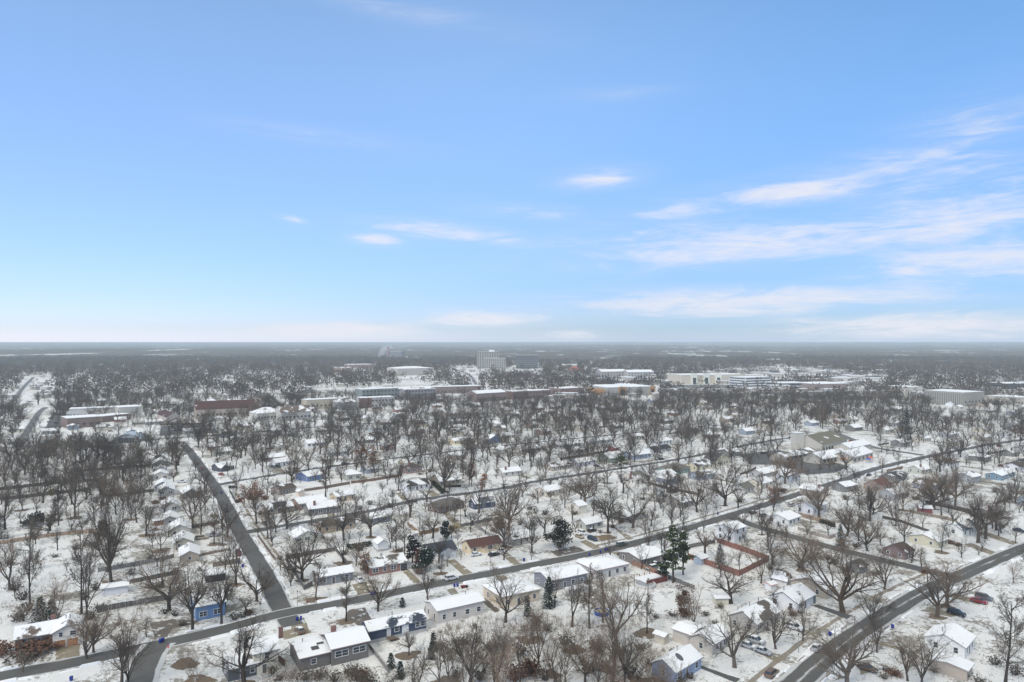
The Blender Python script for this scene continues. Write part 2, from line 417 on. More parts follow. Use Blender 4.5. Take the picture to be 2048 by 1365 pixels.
RD = {
 'A': ('side street running away from the corner junction, past the gabled houses', [(352, 880), (372, 895), (390, 918), (437, 985), (480, 1065), (525, 1140), (562, 1215), (585, 1252)], 3.6),
 'B': ('long street crossing from the lower corner, past the navy house, to the church', [(-160, 1398), (0, 1354), (120, 1331), (330, 1287), (450, 1259), (560, 1229), (700, 1203), (870, 1169), (1050, 1134), (1180, 1108), (1300, 1079), (1430, 1041), (1560, 1001), (1680, 963), (1760, 936), (1900, 905), (2048, 880), (2300, 852)], 3.5),
 'C': ('wide street with packed snow streaks in front of the white cottages', [(1490, 1460), (1590, 1368), (1700, 1277), (1830, 1195), (1925, 1150), (2048, 1097), (2200, 1045)], 3.8),
 'D': ('middle street of small houses starting at the second junction', [(484, 1066), (555, 1055), (650, 1039), (745, 1022), (830, 1002), (1010, 977), (1065, 965), (1240, 938), (1380, 915), (1530, 884), (1640, 868)], 3.1),
 'E': ('upper street of small houses starting at the red parked car', [(437, 970), (500, 959), (597, 943), (700, 929), (900, 904), (1050, 888), (1250, 868), (1450, 850)], 2.9),
 'H': ('narrow lane running between back yards down to the wide street', [(1915, 1156), (1820, 1134), (1680, 1100), (1536, 1060), (1462, 1036)], 3.2),
 'I': ('cross road in front of the school and the domed entrance', [(-60, 901), (0, 896), (120, 889), (240, 884), (340, 877), (420, 871), (560, 860), (760, 846), (1000, 832)], 4.5),
 'J': ('short road running past the cream church wings', [(1676, 868), (1740, 893), (1800, 904), (1868, 914)], 3.2),
 'N': ('short road leaving the long street at the red stop sign', [(318, 1288), (304, 1304), (290, 1330), (276, 1372), (262, 1440)], 4.3),
 'K': ('road climbing away beside the school parking lot', [(38, 892), (49, 873), (64, 848), (79, 825), (92, 815)], 4.0),
 'P': ('far road running away through the woods on the school side', [(18, 812), (33, 793), (50, 772), (67, 755)], 4.5),
 'L': ('far avenue running away beyond the middle street', [(622, 845), (575, 820), (548, 800), (530, 790), (470, 768)], 4.0),
 'M': ('far road rising to the pale towers', [(944, 790), (952, 770), (935, 748), (905, 738)], 7.0),
}
RPTS = {}
for i, (k, (lab, px, hw)) in enumerate(RD.items()):
    g = spline([G(*p) for p in px]); RPTS[k] = (g, hw)
    strip('road', g, -hw, hw, .040 + .008 * i, R_WIDE if k == 'C' else R_DARK if k in 'ABDEHN' else R_GREY, .3, label=lab, cat='road', kind='structure')
def kerb(pts, off, hw, h, name, mat, lab, cat, jig=.0, z0=0.0, t0=0, t1=None, skip=()):
    """a raised edge along a road, broken where side roads and drives meet it"""
    mb = MB(); rnd = random.Random(5); L = pts[t0:t1]
    for i in range(len(L) - 1):
        p, q = L[i], L[i + 1]; d = (q - p).normalized(); n = Vector((-d.y, d.x)); c = (p + q) / 2 + n * off
        if any((c - Vector((x, y))).length < r for x, y, r in skip): continue
        a = hw * (1 + rnd.uniform(-jig, jig)); hh = h * (1 + rnd.uniform(-jig, jig)); o = off + rnd.uniform(-jig, jig) * hw * .6
        b0, b1, b2, b3 = p + n * (o - a), q + n * (o - a), q + n * (o + a), p + n * (o + a)
        t0_, t1_, t2_, t3_ = [b + (c - b) * .22 for b in (b0, b1, b2, b3)]
        mb.prism([(b0.x, b0.y), (b1.x, b1.y), (b2.x, b2.y), (b3.x, b3.y)], z0, hh, 0, [(t0_.x, t0_.y), (t1_.x, t1_.y), (t2_.x, t2_.y), (t3_.x, t3_.y)])
    return tag(mb.build(name, mat), lab, cat, kind='structure')
J = [G(562, 1222), G(482, 1066), G(437, 972), G(1918, 1158), G(1458, 1036)]
J.append(G(318, 1290)); JJ = [(J[5].x, J[5].y, 8), (J[0].x, J[0].y, 9), (J[1].x, J[1].y, 8), (J[2].x, J[2].y, 8), (J[3].x, J[3].y, 8), (J[4].x, J[4].y, 7)]
DRV_SKIP = []
# drives, lots and walks: (pixel polygon, colour key, label)
DRIVES = [
 ([(704, 1170), (733, 1164), (762, 1192), (722, 1199)], 't', 'patchy tan driveway in front of the grey house with white windows'),
 ([(804, 1141), (816, 1138), (850, 1172), (834, 1176)], 't', 'tan driveway running from the red brick house to the street'),
 ([(892, 1121), (909, 1119), (950, 1150), (931, 1155)], 't', 'tan driveway running from the white garage to the street'),
 ([(996, 1104), (1008, 1100), (1042, 1128), (1028, 1132)], 't', 'wet driveway beside the yellow house with brown roof'),
 ([(558, 1266), (583, 1258), (576, 1241), (607, 1236), (622, 1266), (569, 1280)], 't', 'tan forked driveway with bins facing the corner junction'),
 ([(690, 1233), (700, 1219), (730, 1215), (743, 1240), (722, 1258)], 'b', 'bare brown gravel pad beside the navy house'),
 ([(894, 1180), (909, 1176), (919, 1190), (903, 1193)], 't', 'small tan drive beside the beige house'),
 ([(990, 1149), (1004, 1147), (1024, 1163), (1008, 1168)], 't', 'small tan drive behind the tan hipped house'),
 ([(112, 1296), (161, 1284), (159, 1322), (110, 1337)], 't', 'wide tan driveway under the orange garage doors'),
 ([(1160, 1084), (1172, 1080), (1204, 1096), (1188, 1100)], 't', 'driveway under the dark parked SUV'),
 ([(1188, 1072), (1219, 1069), (1235, 1077), (1199, 1084)], 'g', 'patch of brown grass beside the dark parked SUV'),
 ([(1221, 1051), (1230, 1055), (1268, 1077), (1256, 1081)], 't', 'thin driveway beside the tree stump lawn'),
 ([(1183, 1112), (1204, 1106), (1215, 1114), (1197, 1118)], 't', 'square tan pad behind the pale hipped house'),
 ([(1213, 1103), (1235, 1095), (1254, 1106), (1237, 1112)], 't', 'tan driveway behind the long brown house'),
 ([(1560, 1245), (1572, 1244), (1640, 1274), (1628, 1280)], 't', 'tan drive holding a white SUV between two cottages'),
 ([(1477, 1288), (1493, 1281), (1572, 1318), (1554, 1326)], 't', 'tan drive holding silver cars beside the putty house'),
 ([(1622, 1211), (1636, 1210), (1706, 1232), (1694, 1239)], 'a', 'dark drive beside the white cottage with a black roof patch'),
 ([(1398, 1336), (1405, 1333), (1480, 1358), (1470, 1366)], 'a', 'dark drive beside the light blue house'),
 ([(1840, 1222), (1858, 1214), (1916, 1228), (1904, 1235)], 't', 'tan drive with a dark car across the wide street'),
 ([(1736, 1283), (1757, 1283), (1810, 1298), (1804, 1303)], 't', 'thin tan drive behind a pale forked tree'),
 ([(1896, 1194), (1908, 1188), (1970, 1202), (1958, 1210)], 't', 'drive with a red car far along the wide street'),
 ([(1928, 1089), (1940, 1086), (1996, 1106), (1984, 1112)], 't', 'tan drive beside the cream house with slate roof'),
 ([(1956, 1067), (1968, 1063), (2038, 1086), (2026, 1091)], 't', 'second tan drive beside the cream house with slate roof'),
 ([(791, 986), (800, 986), (822, 1004), (810, 1008)], 't', 'tan drive in front of the white house on the middle street'),
 ([(850, 983), (866, 981), (884, 994), (870, 998)], 't', 'wet drive between the white house and the hedge'),
 ([(543, 940), (562, 936), (573, 948), (548, 951)], 't', 'tan drive with two dark cars on the upper street'),
 ([(641, 1013), (654, 1012), (672, 1031), (658, 1035)], 't', 'tan drive of the tan brick house with black garage'),
 ([(883, 1024), (893, 1021), (926, 1054), (912, 1058)], 't', 'narrow gravel drive beside the dark brick house'),
 ([(1480, 910), (1555, 900), (1640, 917), (1700, 934), (1668, 946), (1612, 950), (1560, 930), (1500, 930)], 'l', 'grey parking lot beside the cream church'),
 ([(86, 868), (103, 830), (136, 822), (120, 862)], 'l', 'school parking lot of dark asphalt with a few cars'),
 ([(318, 872), (322, 853), (420, 845), (436, 866)], 'l', 'grey lot packed with cars behind the cross road'),
 ([(1720, 1338), (1748, 1332), (1752, 1342), (1722, 1350)], 't', 'short drive under a dark covered car'),
 ([(300, 1247), (345, 1239), (400, 1242), (390, 1249), (350, 1255), (334, 1270), (342, 1286), (322, 1291), (310, 1272)], 'b', 'curved dark gravel drive with tyre tracks beside the sky blue house'),
 ([(960, 1200), (970, 1196), (1000, 1222), (990, 1226)], 'b', 'narrow brown bed beside the tan hipped house'),
 ([(1100, 1104), (1150, 1092), (1172, 1102), (1120, 1116)], 'b', 'bare brown ground under the dark magnolia'),
 ([(1830, 1138), (1850, 1132), (1868, 1144), (1845, 1150)], 'g', 'brown leaf bed near the lane end'),
 ([(640, 1045), (655, 1040), (700, 1032), (720, 1036)], 'a', 'dark verge along the middle street'),
]
DC = {'t': (.25, .215, .155), 'b': (.13, .11, .09), 'g': (.20, .14, .08), 'a': (.085, .085, .083), 'l': (.095, .095, .094)}
for i, (pg, k, lab) in enumerate(DRIVES):
    mb = MB(); pts = [G(*p) for p in pg]
    ar = sum(pts[j].x * pts[(j + 1) % len(pts)].y - pts[(j + 1) % len(pts)].x * pts[j].y for j in range(len(pts)))
    if ar < 0: pts.reverse()
    # ragged edges: the snow was shovelled, not cut
    rg = []; rnd = random.Random(i)
    for j in range(len(pts)):
        a, b = pts[j], pts[(j + 1) % len(pts)]; n = max(2, int((b - a).length / 1.6))
        for q in range(n):
            w = a.lerp(b, q / n); rg.append((w.x + rnd.uniform(-.18, .18), w.y + rnd.uniform(-.18, .18), .020 + .0004 * i))
    mb.face(rg)
    nm = {'g': 'grass_patch', 'b': 'bare_soil', 'l': 'parking_lot'}.get(k, 'driveway')
    tag(mb.build(nm, slab_mat(DC[k], .62 if k in 'la' else .56)), lab, {'g': 'grass patch', 'b': 'bare ground', 'l': 'parking lot'}.get(k, 'driveway'), kind='structure')
    c = sum(pts, Vector()) / len(pts); BLOCK.append((c.x, c.y, 3.0))
    DRV_SKIP += [(c.x, c.y, 6.0)] + [(p.x, p.y, 3.2) for p in pts]
for k, lab in (('A', 'side street'), ('B', 'long street'), ('C', 'wide street'), ('D', 'middle street'), ('E', 'upper street')):
    g, hw = RPTS[k]; sk = [(x, y, r + .5) for x, y, r in JJ] + DRV_SKIP
    for sgn, wd in ((1, 'far'), (-1, 'near')):
        kerb(g, sgn * (hw + .25), .26, .13, 'kerb', slab_mat((.30, .26, .22)), 'concrete kerb on the %s side of the %s' % (wd, lab), 'kerb', .1, 0, skip=sk)
        kerb(g, sgn * (hw + .45), .62, .26, 'snow_bank', M_SNOW, 'ploughed snow bank on the %s side of the %s' % (wd, lab), 'snow bank', .85, 0, skip=sk)
strip('pavement', RPTS['B'][0][46:86], 6.0, 7.3, .016, R_WALK, .2, label='tan pavement on the far side of the long street', cat='pavement', kind='structure')
strip('pavement', RPTS['C'][0][4:34], 7.2, 8.6, .016, R_WALK, .2, label='tan pavement in front of the cottages on the wide street', cat='pavement', kind='structure')
strip('pavement', RPTS['A'][0][58:96], 7.2, 8.3, .014, R_WALK, .2, label='half buried pavement along the side street fence', cat='pavement', kind='structure')
# ------------------------------------------------------------------ houses
def street_angle(p):
    best, ang = 1e9, R(30)
    for k in 'BCDE':
        g, _ = RPTS[k]
        for i in range(0, len(g) - 1, 2):
            d = (g[i].x - p.x) ** 2 + (g[i].y - p.y) ** 2
            if d < best:
                best = d; j = min(i + 3, len(g) - 1); i0 = max(0, i - 3); t = g[j] - g[i0]; ang = math.atan2(t.y, t.x)
    return ang
WIN = {}
def window_meshes(w, h):
    k = (w, h)
    if k not in WIN:
        f = MB(); t = .12
        f.box(-w / 2 - t, -.07, -t, -w / 2, .03, h + t); f.box(w / 2, -.07, -t, w / 2 + t, .03, h + t)
        f.box(-w / 2, -.07, h, w / 2, .03, h + t); f.box(-w / 2, -.09, -t, w / 2, .03, 0); f.box(-w / 2, -.05, h * .48, w / 2, .02, h * .52)
        if w > 1.6: f.box(-.06, -.06, 0, .06, .02, h * .48); f.box(-.06, -.06, h * .52, .06, .02, h)
        p = MB(); p.box(-w / 2, -.025, 0, w / 2, .015, h)
        WIN[k] = (f.mesh('window', M_FRAME), p.mesh('pane', M_GLASS))
    return WIN[k]
def add_window(root, side, s, z, w, h, lu, lv, u0=0, v0=0):
    loc, rz = {'f': ((u0 + s, v0 - .012, z), 0), 'l': ((u0 - .012, v0 + s, z), -math.pi / 2), 'r': ((u0 + lu + .012, v0 + s, z), math.pi / 2)}[side]
    f, p = window_meshes(w, h)
    o = put('window', f, root, loc, rz); put('pane', p, o)
DOORM = {}
def add_door(root, side, s, z, w, h, lu, lv, u0=0, v0=0, mat=None, name='door'):
    loc, rz = {'f': ((u0 + s, v0 - .012, z), 0), 'l': ((u0 - .012, v0 + s, z), -math.pi / 2), 'r': ((u0 + lu + .012, v0 + s, z), math.pi / 2)}[side]
    mat = mat or M_DOOR
    k = (w, h, mat.name, name)
    if k not in DOORM:
        m = MB(); m.box(-w / 2, -.06, 0, w / 2, .02, h, 0); t = .1
        m.box(-w / 2 - t, -.1, 0, -w / 2, .02, h + t, 1); m.box(w / 2, -.1, 0, w / 2 + t, .02, h + t, 1); m.box(-w / 2, -.1, h, w / 2, .02, h + t, 1)
        if w > 2:
            for j in range(1, 4): m.box(-w / 2, -.075, h * j / 4 - .02, w / 2, -.06, h * j / 4 + .02, 1)
        DOORM[k] = m.mesh(name, [mat, M_FRAME])
    put(name, DOORM[k], root, loc, rz)
def volume(wb, rb, u0, v0, lu, lv, h, ridge, pitch, hip, over=.45, z0=0.0, shed=0):
    """walls with gables into WB, a roof with thickness and overhang into RB"""
    u1, v1 = u0 + lu, v0 + lv; th = .24
    run = (lv if ridge == 'u' else lu) / 2; rise = run * pitch
    if ridge == 'flat':
        wb.box(u0, v0, z0, u1, v1, h); rb.box(u0 - over * .6, v0 - over * .6, h + .003, u1 + over * .6, v1 + over * .6, h + .35); return h + .35
    if hip:
        wb.box(u0, v0, z0, u1, v1, h)
        a = (u0 - over, v0 - over, h); b = (u1 + over, v0 - over, h); c = (u1 + over, v1 + over, h); d = (u0 - over, v1 + over, h)
        i = min(run, (lu if ridge == 'u' else lv) / 2 * .96)
        if ridge == 'u': e = (u0 + i, (v0 + v1) / 2, h + rise); f = (u1 - i, (v0 + v1) / 2, h + rise); fs = ((a, b, f, e), (c, d, e, f), (d, a, e), (b, c, f))
        else: e = ((u0 + u1) / 2, v0 + i, h + rise); f = ((u0 + u1) / 2, v1 - i, h + rise); fs = ((d, a, e, f), (b, c, f, e), (a, b, e), (c, d, f))
        for q in fs: rb.face([(x, y, z + th) for x, y, z in q])
        for p, q in ((a, b), (b, c), (c, d), (d, a)):
            rb.face([p, q, (q[0], q[1], q[2] + th), (p[0], p[1], p[2] + th)])
        rb.face([(d[0], d[1], d[2] + .003), (c[0], c[1], c[2] + .003), (b[0], b[1], b[2] + .003), (a[0], a[1], a[2] + .003)])
        return h + rise + th
    o = over
    if ridge == 'u':
        vm = (v0 + v1) / 2
        sec = [(u0, v0), (u1, v0), (u1, v1), (u0, v1)]
        for u, fl in ((u0, 1), (u1, 0)):
            q = [(u, v0, z0), (u, v1, z0), (u, v1, h), (u, vm, h + rise), (u, v0, h)]; wb.face(q[::-1] if fl else q)
        wb.face([(u0, v0, z0), (u1, v0, z0), (u1, v0, h), (u0, v0, h)]); wb.face([(u1, v1, z0), (u0, v1, z0), (u0, v1, h), (u1, v1, h)])
        dz = o * pitch
        rb.slab([(u0 - o, v0 - o, h - dz + th), (u1 + o, v0 - o, h - dz + th), (u1 + o, vm, h + rise + th), (u0 - o, vm, h + rise + th)], th - .01)
        rb.slab([(u0 - o, vm, h + rise + th), (u1 + o, vm, h + rise + th), (u1 + o, v1 + o, h - dz + th), (u0 - o, v1 + o, h - dz + th)], th - .01)
    else:
        um = (u0 + u1) / 2
        for v, fl in ((v0, 0), (v1, 1)):
            q = [(u0, v, z0), (u1, v, z0), (u1, v, h), (um, v, h + rise), (u0, v, h)]; wb.face(q[::-1] if fl else q)
        wb.face([(u0, v1, z0), (u0, v0, z0), (u0, v0, h), (u0, v1, h)]); wb.face([(u1, v0, z0), (u1, v1, z0), (u1, v1, h), (u1, v0, h)])
        dz = o * pitch
        rb.slab([(u0 - o, v1 + o, h - dz + th), (u0 - o, v0 - o, h - dz + th), (um, v0 - o, h + rise + th), (um, v1 + o, h + rise + th)], th - .01)
        rb.slab([(um, v1 + o, h + rise + th), (um, v0 - o, h + rise + th), (u1 + o, v0 - o, h - dz + th), (u1 + o, v1 + o, h - dz + th)], th - .01)
    return h + rise + th
NH = 0
FOOT = []
def house(key, extra, c, r=None, l=None, lu=None, lv=None, ang=None, h=2.8, ridge='u', pitch=.38, hip=False, wall=(170, 160, 145), roof=(95, 90, 86),
          snow=.9, brick=False, vols=(), win='auto', chim=None, gar=None, base=0, door=True, name='house', cat='house', group='houses of the snowy suburb', auto=False, gmat=None):
    """C: pixel of the corner of the base towards the viewer; R, L: pixels of the base's next corners along the street and away from it"""
    global NH; NH += 1
    rnd = random.Random(NH * 31)
    P = G(*c); A = R(ang) if ang is not None else street_angle(P)
    U = Vector((math.cos(A), math.sin(A), 0)); V = Vector((-math.sin(A), math.cos(A), 0))
    if lu is None: lu = max(3.0, (G(*r) - P).dot(U)) if r else 11.0
    if lv is None: lv = max(3.0, (G(*l) - P).dot(V)) if l else 8.0
    lu = min(lu, 24.0); lv = min(lv, 13.0)
    root = empty(name, P, A)
    wb, rb = MB(), MB()
    top = volume(wb, rb, 0, 0, lu, lv, h, ridge, pitch, hip)
    for vv in vols: volume(wb, rb, *vv)
    wb.build('wall', wall_mat(tuple(wall), brick), root)
    ro = rb.build('roof', roof_mat(tuple(roof), snow), root)
    dist = P.y
    if base:
        fb = MB(); fb.box(-.05, -.05, 0, lu + .05, lv + .05, base); fb.build('foundation', M_FOUND if base < 1.2 else M_FRAME, root)
    # ---- openings on the faces one can see
    if win == 'auto' and dist < 620:
        z = .95 + (base if base else 0); used = []
        if gar:
            side, s, w = gar; add_door(root, side, s, .05, w, 2.15, lu, lv, mat=gmat or M_GAR, name='garage_door')
            if side == 'f': used.append((s - w / 2 - .4, s + w / 2 + .4))
        s = lu * (.44 if lu < 14 else .4)
        if door and lu > 5:
            for q in (s, s + 2.2, s - 2.2):
                if not any(a - .8 < q < b + .8 for a, b in used):
                    add_door(root, 'f', q, .15 + base, .95, 2.05, lu, lv); used.append((q - .9, q + .9)); break
        n = max(1, int(lu / 3.3)); hh = 1.35 if h > 2.6 else 1.1
        floors = [z] if h < 4.4 else [z, z + 2.6]
        for zf in floors:
            for i in range(n):
                q = lu * (i + .5) / n + rnd.uniform(-.25, .25); w = rnd.choice([.95, 1.2, 1.9]) if lu > 7 else .95
                if q - w / 2 < .3 or q + w / 2 > lu - .3: continue
                if zf == z and any(a < q + w / 2 + .2 and b > q - w / 2 - .2 for a, b in used): continue
                if zf + hh > h - .15: continue
                add_window(root, 'f', q, zf, w, min(hh, h - zf - .25), lu, lv)
            sd_ = 'l' if P.x > -140 else 'r'
            for i in range(max(1, int(lv / 4))):
                q = lv * (i + .5) / max(1, int(lv / 4)) + rnd.uniform(-.3, .3)
                if zf + hh < h - .1 and not (gar and gar[0] == sd_): add_window(root, sd_, q, zf, .95, hh, lu, lv)
    if chim:
        cu, cv, ch = chim; cb = MB(); cb.box(cu - .5, cv - .35, h, cu + .5, cv + .35, top + ch); cb.box(cu - .58, cv - .43, top + ch, cu + .58, cv + .43, top + ch + .18)
        cb.build('chimney', M_BRICK, ro)
    elif dist < 430 and lu > 6:
        for j in range(rnd.randint(1, 3)):
            pu = rnd.uniform(.2, .8) * lu; vb = MB()
            vb.tube([(pu, lv * .62, h + .6), (pu, lv * .62, top + .45)], [.11, .11], 6, cap=True); vb.tube([(pu, lv * .62, top + .45), (pu, lv * .62, top + .62)], [.22, .2], 6, cap=True)
            vb.build('roof_vent', M_METAL, ro)
    mid = P + U * lu / 2 + V * lv / 2
    BLOCK.append((mid.x, mid.y, max(lu, lv) * .58 + 1.2)); FOOT.append((mid.x, mid.y))
    root['_top'] = top
    if auto: AUTO.append((root, key, PIX((mid.x, mid.y, 2.5))));  root['category'] = cat; root['group'] = group
    else:
        tag(root, key + (' ' + extra if extra else ''), cat, group); LAND.append(('the ' + key, PIX((mid.x, mid.y, 2.5))))
    return root, lu, lv, U, V

W_ = (222, 226, 228)
# -- the near rows
r, lu, lv, U, V = house('navy blue house', 'with white foundation and a dark patch melted on its snowy roof', (739, 1288), (848.6, 1259), (722.4, 1270), h=3.3, wall=(52, 68, 100), roof=(62, 68, 82), snow=.62, base=.85, win='none', pitch=.42, vols=())
for s, w in ((7.6, 1.2), (13.6, .95), (15.6, 1.2)): add_window(r, 'f', min(s, lu - 1), 1.75, w, 1.3, lu, lv)
add_door(r, 'f', lu * .62, .85, 1.7, 2.1, lu, lv, mat=M_FRAME); add_door(r, 'f', lu * .33, .85, .95, 2.05, lu, lv, mat=M_GAR); add_window(r, 'l', lv * .5, 1.6, .9, 1.6, lu, lv)
st = MB(); st.box(lu * .28, -2.2, .72, lu * .40, -.06, .84)
for k in range(4): st.box(lu * .40 + .35 * k, -1.6, .0, lu * .40 + .35 * (k + 1), -.6, .72 - .17 * k)
st.build('porch_step', M_WOOD, r)
house('beige two level house', 'with snow roof and a grey patch behind the small spruce', (875, 1248.5), (963, 1224), (855.3, 1228), h=3.7, wall=(192, 182, 170), roof=(112, 104, 98), snow=.82, pitch=.26, door=False)
house('tan hipped house', 'with snowy roof behind a big trunk', (1003.4, 1218), (1075, 1198.5), (969, 1193), h=3.4, wall=(202, 178, 140), roof=(120, 110, 100), snow=.97, hip=True, pitch=.3)
house('blue ended house', 'with long back deck and a snowy roof', (1099.4, 1184), (1172, 1167), (1072, 1166), h=3.5, wall=(120, 125, 135), roof=(110, 106, 104), snow=.97, pitch=.28)
r, lu, lv, U, V = house('pale hipped house', 'with snow roof next to the round pool deck', (1192.7, 1160.5), (1259, 1147), (1165.8, 1139), h=3.1, wall=(190, 186, 182), roof=(150, 120, 115), snow=.99, hip=True, pitch=.26, vols=())
house('long brown house', 'with low snow roof beside the tall pine', (1281.6, 1136), (1334, 1124), (1253, 1116), h=2.8, wall=(122, 114, 104), roof=(120, 105, 98), snow=.99, pitch=.2)
house('grey house with white windows', 'on the corner lot behind a fence', (636, 1173), (707, 1162), (621, 1162.5), h=2.9, wall=(120, 123, 128), roof=(98, 92, 88), snow=.78, pitch=.42)
house('red brick house', 'with black garage door and half melted roof', (741, 1153), (813, 1139.5), lv=8.6, h=2.8, wall=(150, 92, 72), roof=(100, 95, 88), snow=.55, brick=True, pitch=.42, gar=('f', 12.2, 2.5), gmat=plain('black_garage_door', (.02, .022, .03), .4), door=False)
house('slate roofed house', 'with white garage wing between dark evergreens', (856, 1122), (911, 1111), lv=8.5, h=2.7, wall=W_, roof=(70, 75, 84), snow=.05, pitch=.48, vols=((3.6, -2.2, 6.6, 3.4, 2.7, 'v', .5, False),), win='none')
house('yellow house', 'with bare brown roof and white porch gable', (941.4, 1110), (999, 1097), (925.3, 1100), h=2.7, wall=(216, 186, 128), roof=(92, 66, 60), snow=.0, pitch=.5, vols=((5.2, -1.0, 1.9, 1.7, 2.3, 'v', .6, False),), gar=('f', 11.6, 2.4), gmat=plain('cream_garage_door', (.62, .5, .32), .5))
house('small putty house', 'with black patch on its snow roof past the yellow house', (1026.5, 1093), (1060, 1085.5), (1008.7, 1083), h=2.7, wall=(172, 162, 146), roof=(60, 58, 58), snow=.8, pitch=.5)
house('tiny white cottage', 'with brick base in a back yard', (756, 1104), (768.5, 1100), (745, 1098), lu=4.2, lv=4.6, h=3.0, wall=(228, 228, 226), roof=(150, 150, 150), snow=.99, ridge='v', pitch=.6, base=.7, door=False)
house('brown house with bare dark roof', 'behind the corner lot', (647, 1068), (709, 1057), (640.3, 1059), h=2.8, wall=(186, 152, 108), roof=(86, 80, 74), snow=.22, pitch=.45)
house('pale green gabled house', 'behind the corner fence', (590, 1089), (638, 1079), lv=8, h=2.4, wall=(196, 196, 172), roof=(150, 150, 148), snow=.99, ridge='v', pitch=.4, door=False)
house('slate blue house', 'with snow roof behind forked trees', (738.6, 1051), (781, 1043.6), (723, 1044), h=2.7, wall=(98, 118, 134), roof=(110, 110, 110), snow=.96, pitch=.4)
house('dark brick house', 'with bare grey brown hipped roof', (881.3, 1028), (938, 1018), (875, 1017), h=2.8, wall=(128, 98, 80), roof=(106, 101, 97), snow=.0, brick=True, hip=True, pitch=.55)
house('small navy gabled house', 'with white base next to the dark brick house', (950, 1020), (986, 1012), (945, 1014), h=2.8, wall=(62, 76, 106), roof=(90, 92, 98), snow=.5, pitch=.6)
house('white house with dark roof', 'facing the middle street', (814, 984), (862.4, 979), (805, 977), h=2.8, wall=(222, 226, 230), roof=(72, 70, 70), snow=.5, pitch=.45)
house('olive gabled house', 'beside the tall hedge', (879.5, 974), (922.6, 969), (868, 966), h=2.9, wall=(168, 152, 112), roof=(110, 104, 98), snow=.94, pitch=.5)
house('cream yellow house', 'behind a forked tree on the upper street', (811, 936), (840, 931), lv=8, h=2.8, wall=(218, 198, 145), roof=(120, 118, 116), snow=.9, pitch=.45)
house('small blue grey house', 'beside the rust leaved oak', (734, 948.5), (754, 945), lv=7, h=2.8, wall=(142, 157, 176), roof=(120, 120, 122), snow=.8, pitch=.5)
house('bright blue house', 'with snow roof on the upper street', (615.7, 964), (650, 958.5), (598, 957.5), h=2.9, wall=(82, 118, 178), roof=(120, 122, 126), snow=.97, pitch=.3)
house('tan brick house with black garage', 'and snow roof', (598.6, 1020.5), (654.3, 1012.5), (591.4, 1011), h=2.8, wall=(158, 118, 92), roof=(120, 116, 112), snow=.98, pitch=.32, brick=True, gar=('f', 15.4, 2.6), gmat=plain('black_garage_door', (.02, .022, .03), .4))
house('mustard house', 'with snow roof past the pink shed', (673, 1006), (709, 998.5), (665.4, 1000.5), h=2.9, wall=(206, 172, 114), roof=(120, 118, 114), snow=.97, pitch=.45)
house('white gabled house', 'with two dark cars in its drive', (552, 935), (586, 929), lv=8, h=2.8, wall=(226, 228, 228), roof=(90, 88, 90), snow=.8, pitch=.5)
house('charcoal gabled house', 'by the junction with a red car', (437, 944), (468, 939), lv=8, h=2.6, wall=(78, 84, 94), roof=(120, 122, 124), snow=.8, pitch=.5, vols=((0.5, -2.5, 5, 3.1, 2.5, 'v', .7, False),))
house('brown house behind rust trees', 'with a dark garage roof', (535, 1031), (582, 1021), lv=8.5, h=2.6, wall=(150, 128, 105), roof=(66, 64, 64), snow=.5, pitch=.4)
house('low brown roofed house', 'near the blue house back fence', (560, 991), (594, 985), lv=8, h=2.6, wall=(140, 120, 100), roof=(88, 78, 72), snow=.35, pitch=.4)
house('grey porch house', 'with white columns far up the upper street', (664, 914), (698, 910), lv=8, h=2.9, wall=(176, 184, 190), roof=(110, 112, 116), snow=.85, pitch=.45)
# -- the row of gables on the far side of the street that runs away
for (key, ex, cc, rr, wl, sn, hh) in (
    ('olive tan gable', 'lowest in the row of gabled houses', (347, 1100.5), (386, 1096), (176, 166, 132), .97, 2.5),
    ('brown tan gable', 'half hidden behind the grey fence', (360, 1127), (398, 1121.5), (172, 150, 118), .97, 2.4),
    ('putty gable', 'second lowest in the row of gabled houses', (337, 1075), (381, 1070.5), (178, 172, 152), .97, 2.6),
    ('grey tan gable', 'with an orange shed against it', (327, 1052), (352, 1048), (168, 162, 150), .97, 2.6),
    ('large light grey gable', 'with a sun room on its side', (321, 1026.5), (357, 1022), (182, 180, 176), .97, 2.9),
    ('slate grey gable', 'above the light grey one', (316, 993.5), (348, 989.5), (140, 142, 146), .97, 2.9),
    ('wide blue grey gable', 'with a lean-to roof reaching towards the trees', (309, 984), (342, 978), (168, 174, 186), .99, 3.0),
    ('small cream gable', 'second highest but one in the gabled row', (305, 962), (337, 958), (190, 182, 170), .98, 2.8),
    ('small charcoal gable', 'second highest in the gabled row', (306, 952.5), (335, 949), (112, 118, 122), .96, 2.8),
    ('small grey gable', 'highest in the gabled row', (305, 937), (334, 934), (150, 152, 150), .96, 2.8),
    ('distant tan gable', 'beyond the gabled row near the big oak', (306, 924), (330, 921), (180, 172, 160), .96, 2.8)):
    house(key, ex, cc, rr, lv=11.5, ang=26, h=hh, wall=wl, roof=(120, 118, 116), snow=sn, ridge='v', pitch=.5, door=False)
house('sky blue house', 'standing at the street bend behind two big trunks', (392.2, 1242.5), (447, 1225), lv=11, ang=33, h=4.0, wall=(70, 130, 186), roof=(120, 120, 122), snow=.97, pitch=.3, door=False)
r, lu, lv, U, V = house('cream and brick house with orange garage doors', 'beside the big snowy spruce', (30, 1302), (104, 1292), lu=11.5, lv=8.5, ang=31, h=2.9, wall=(142, 112, 86), roof=(104, 92, 84), snow=.74, pitch=.42, brick=True, chim=(8, 5.2, .8))
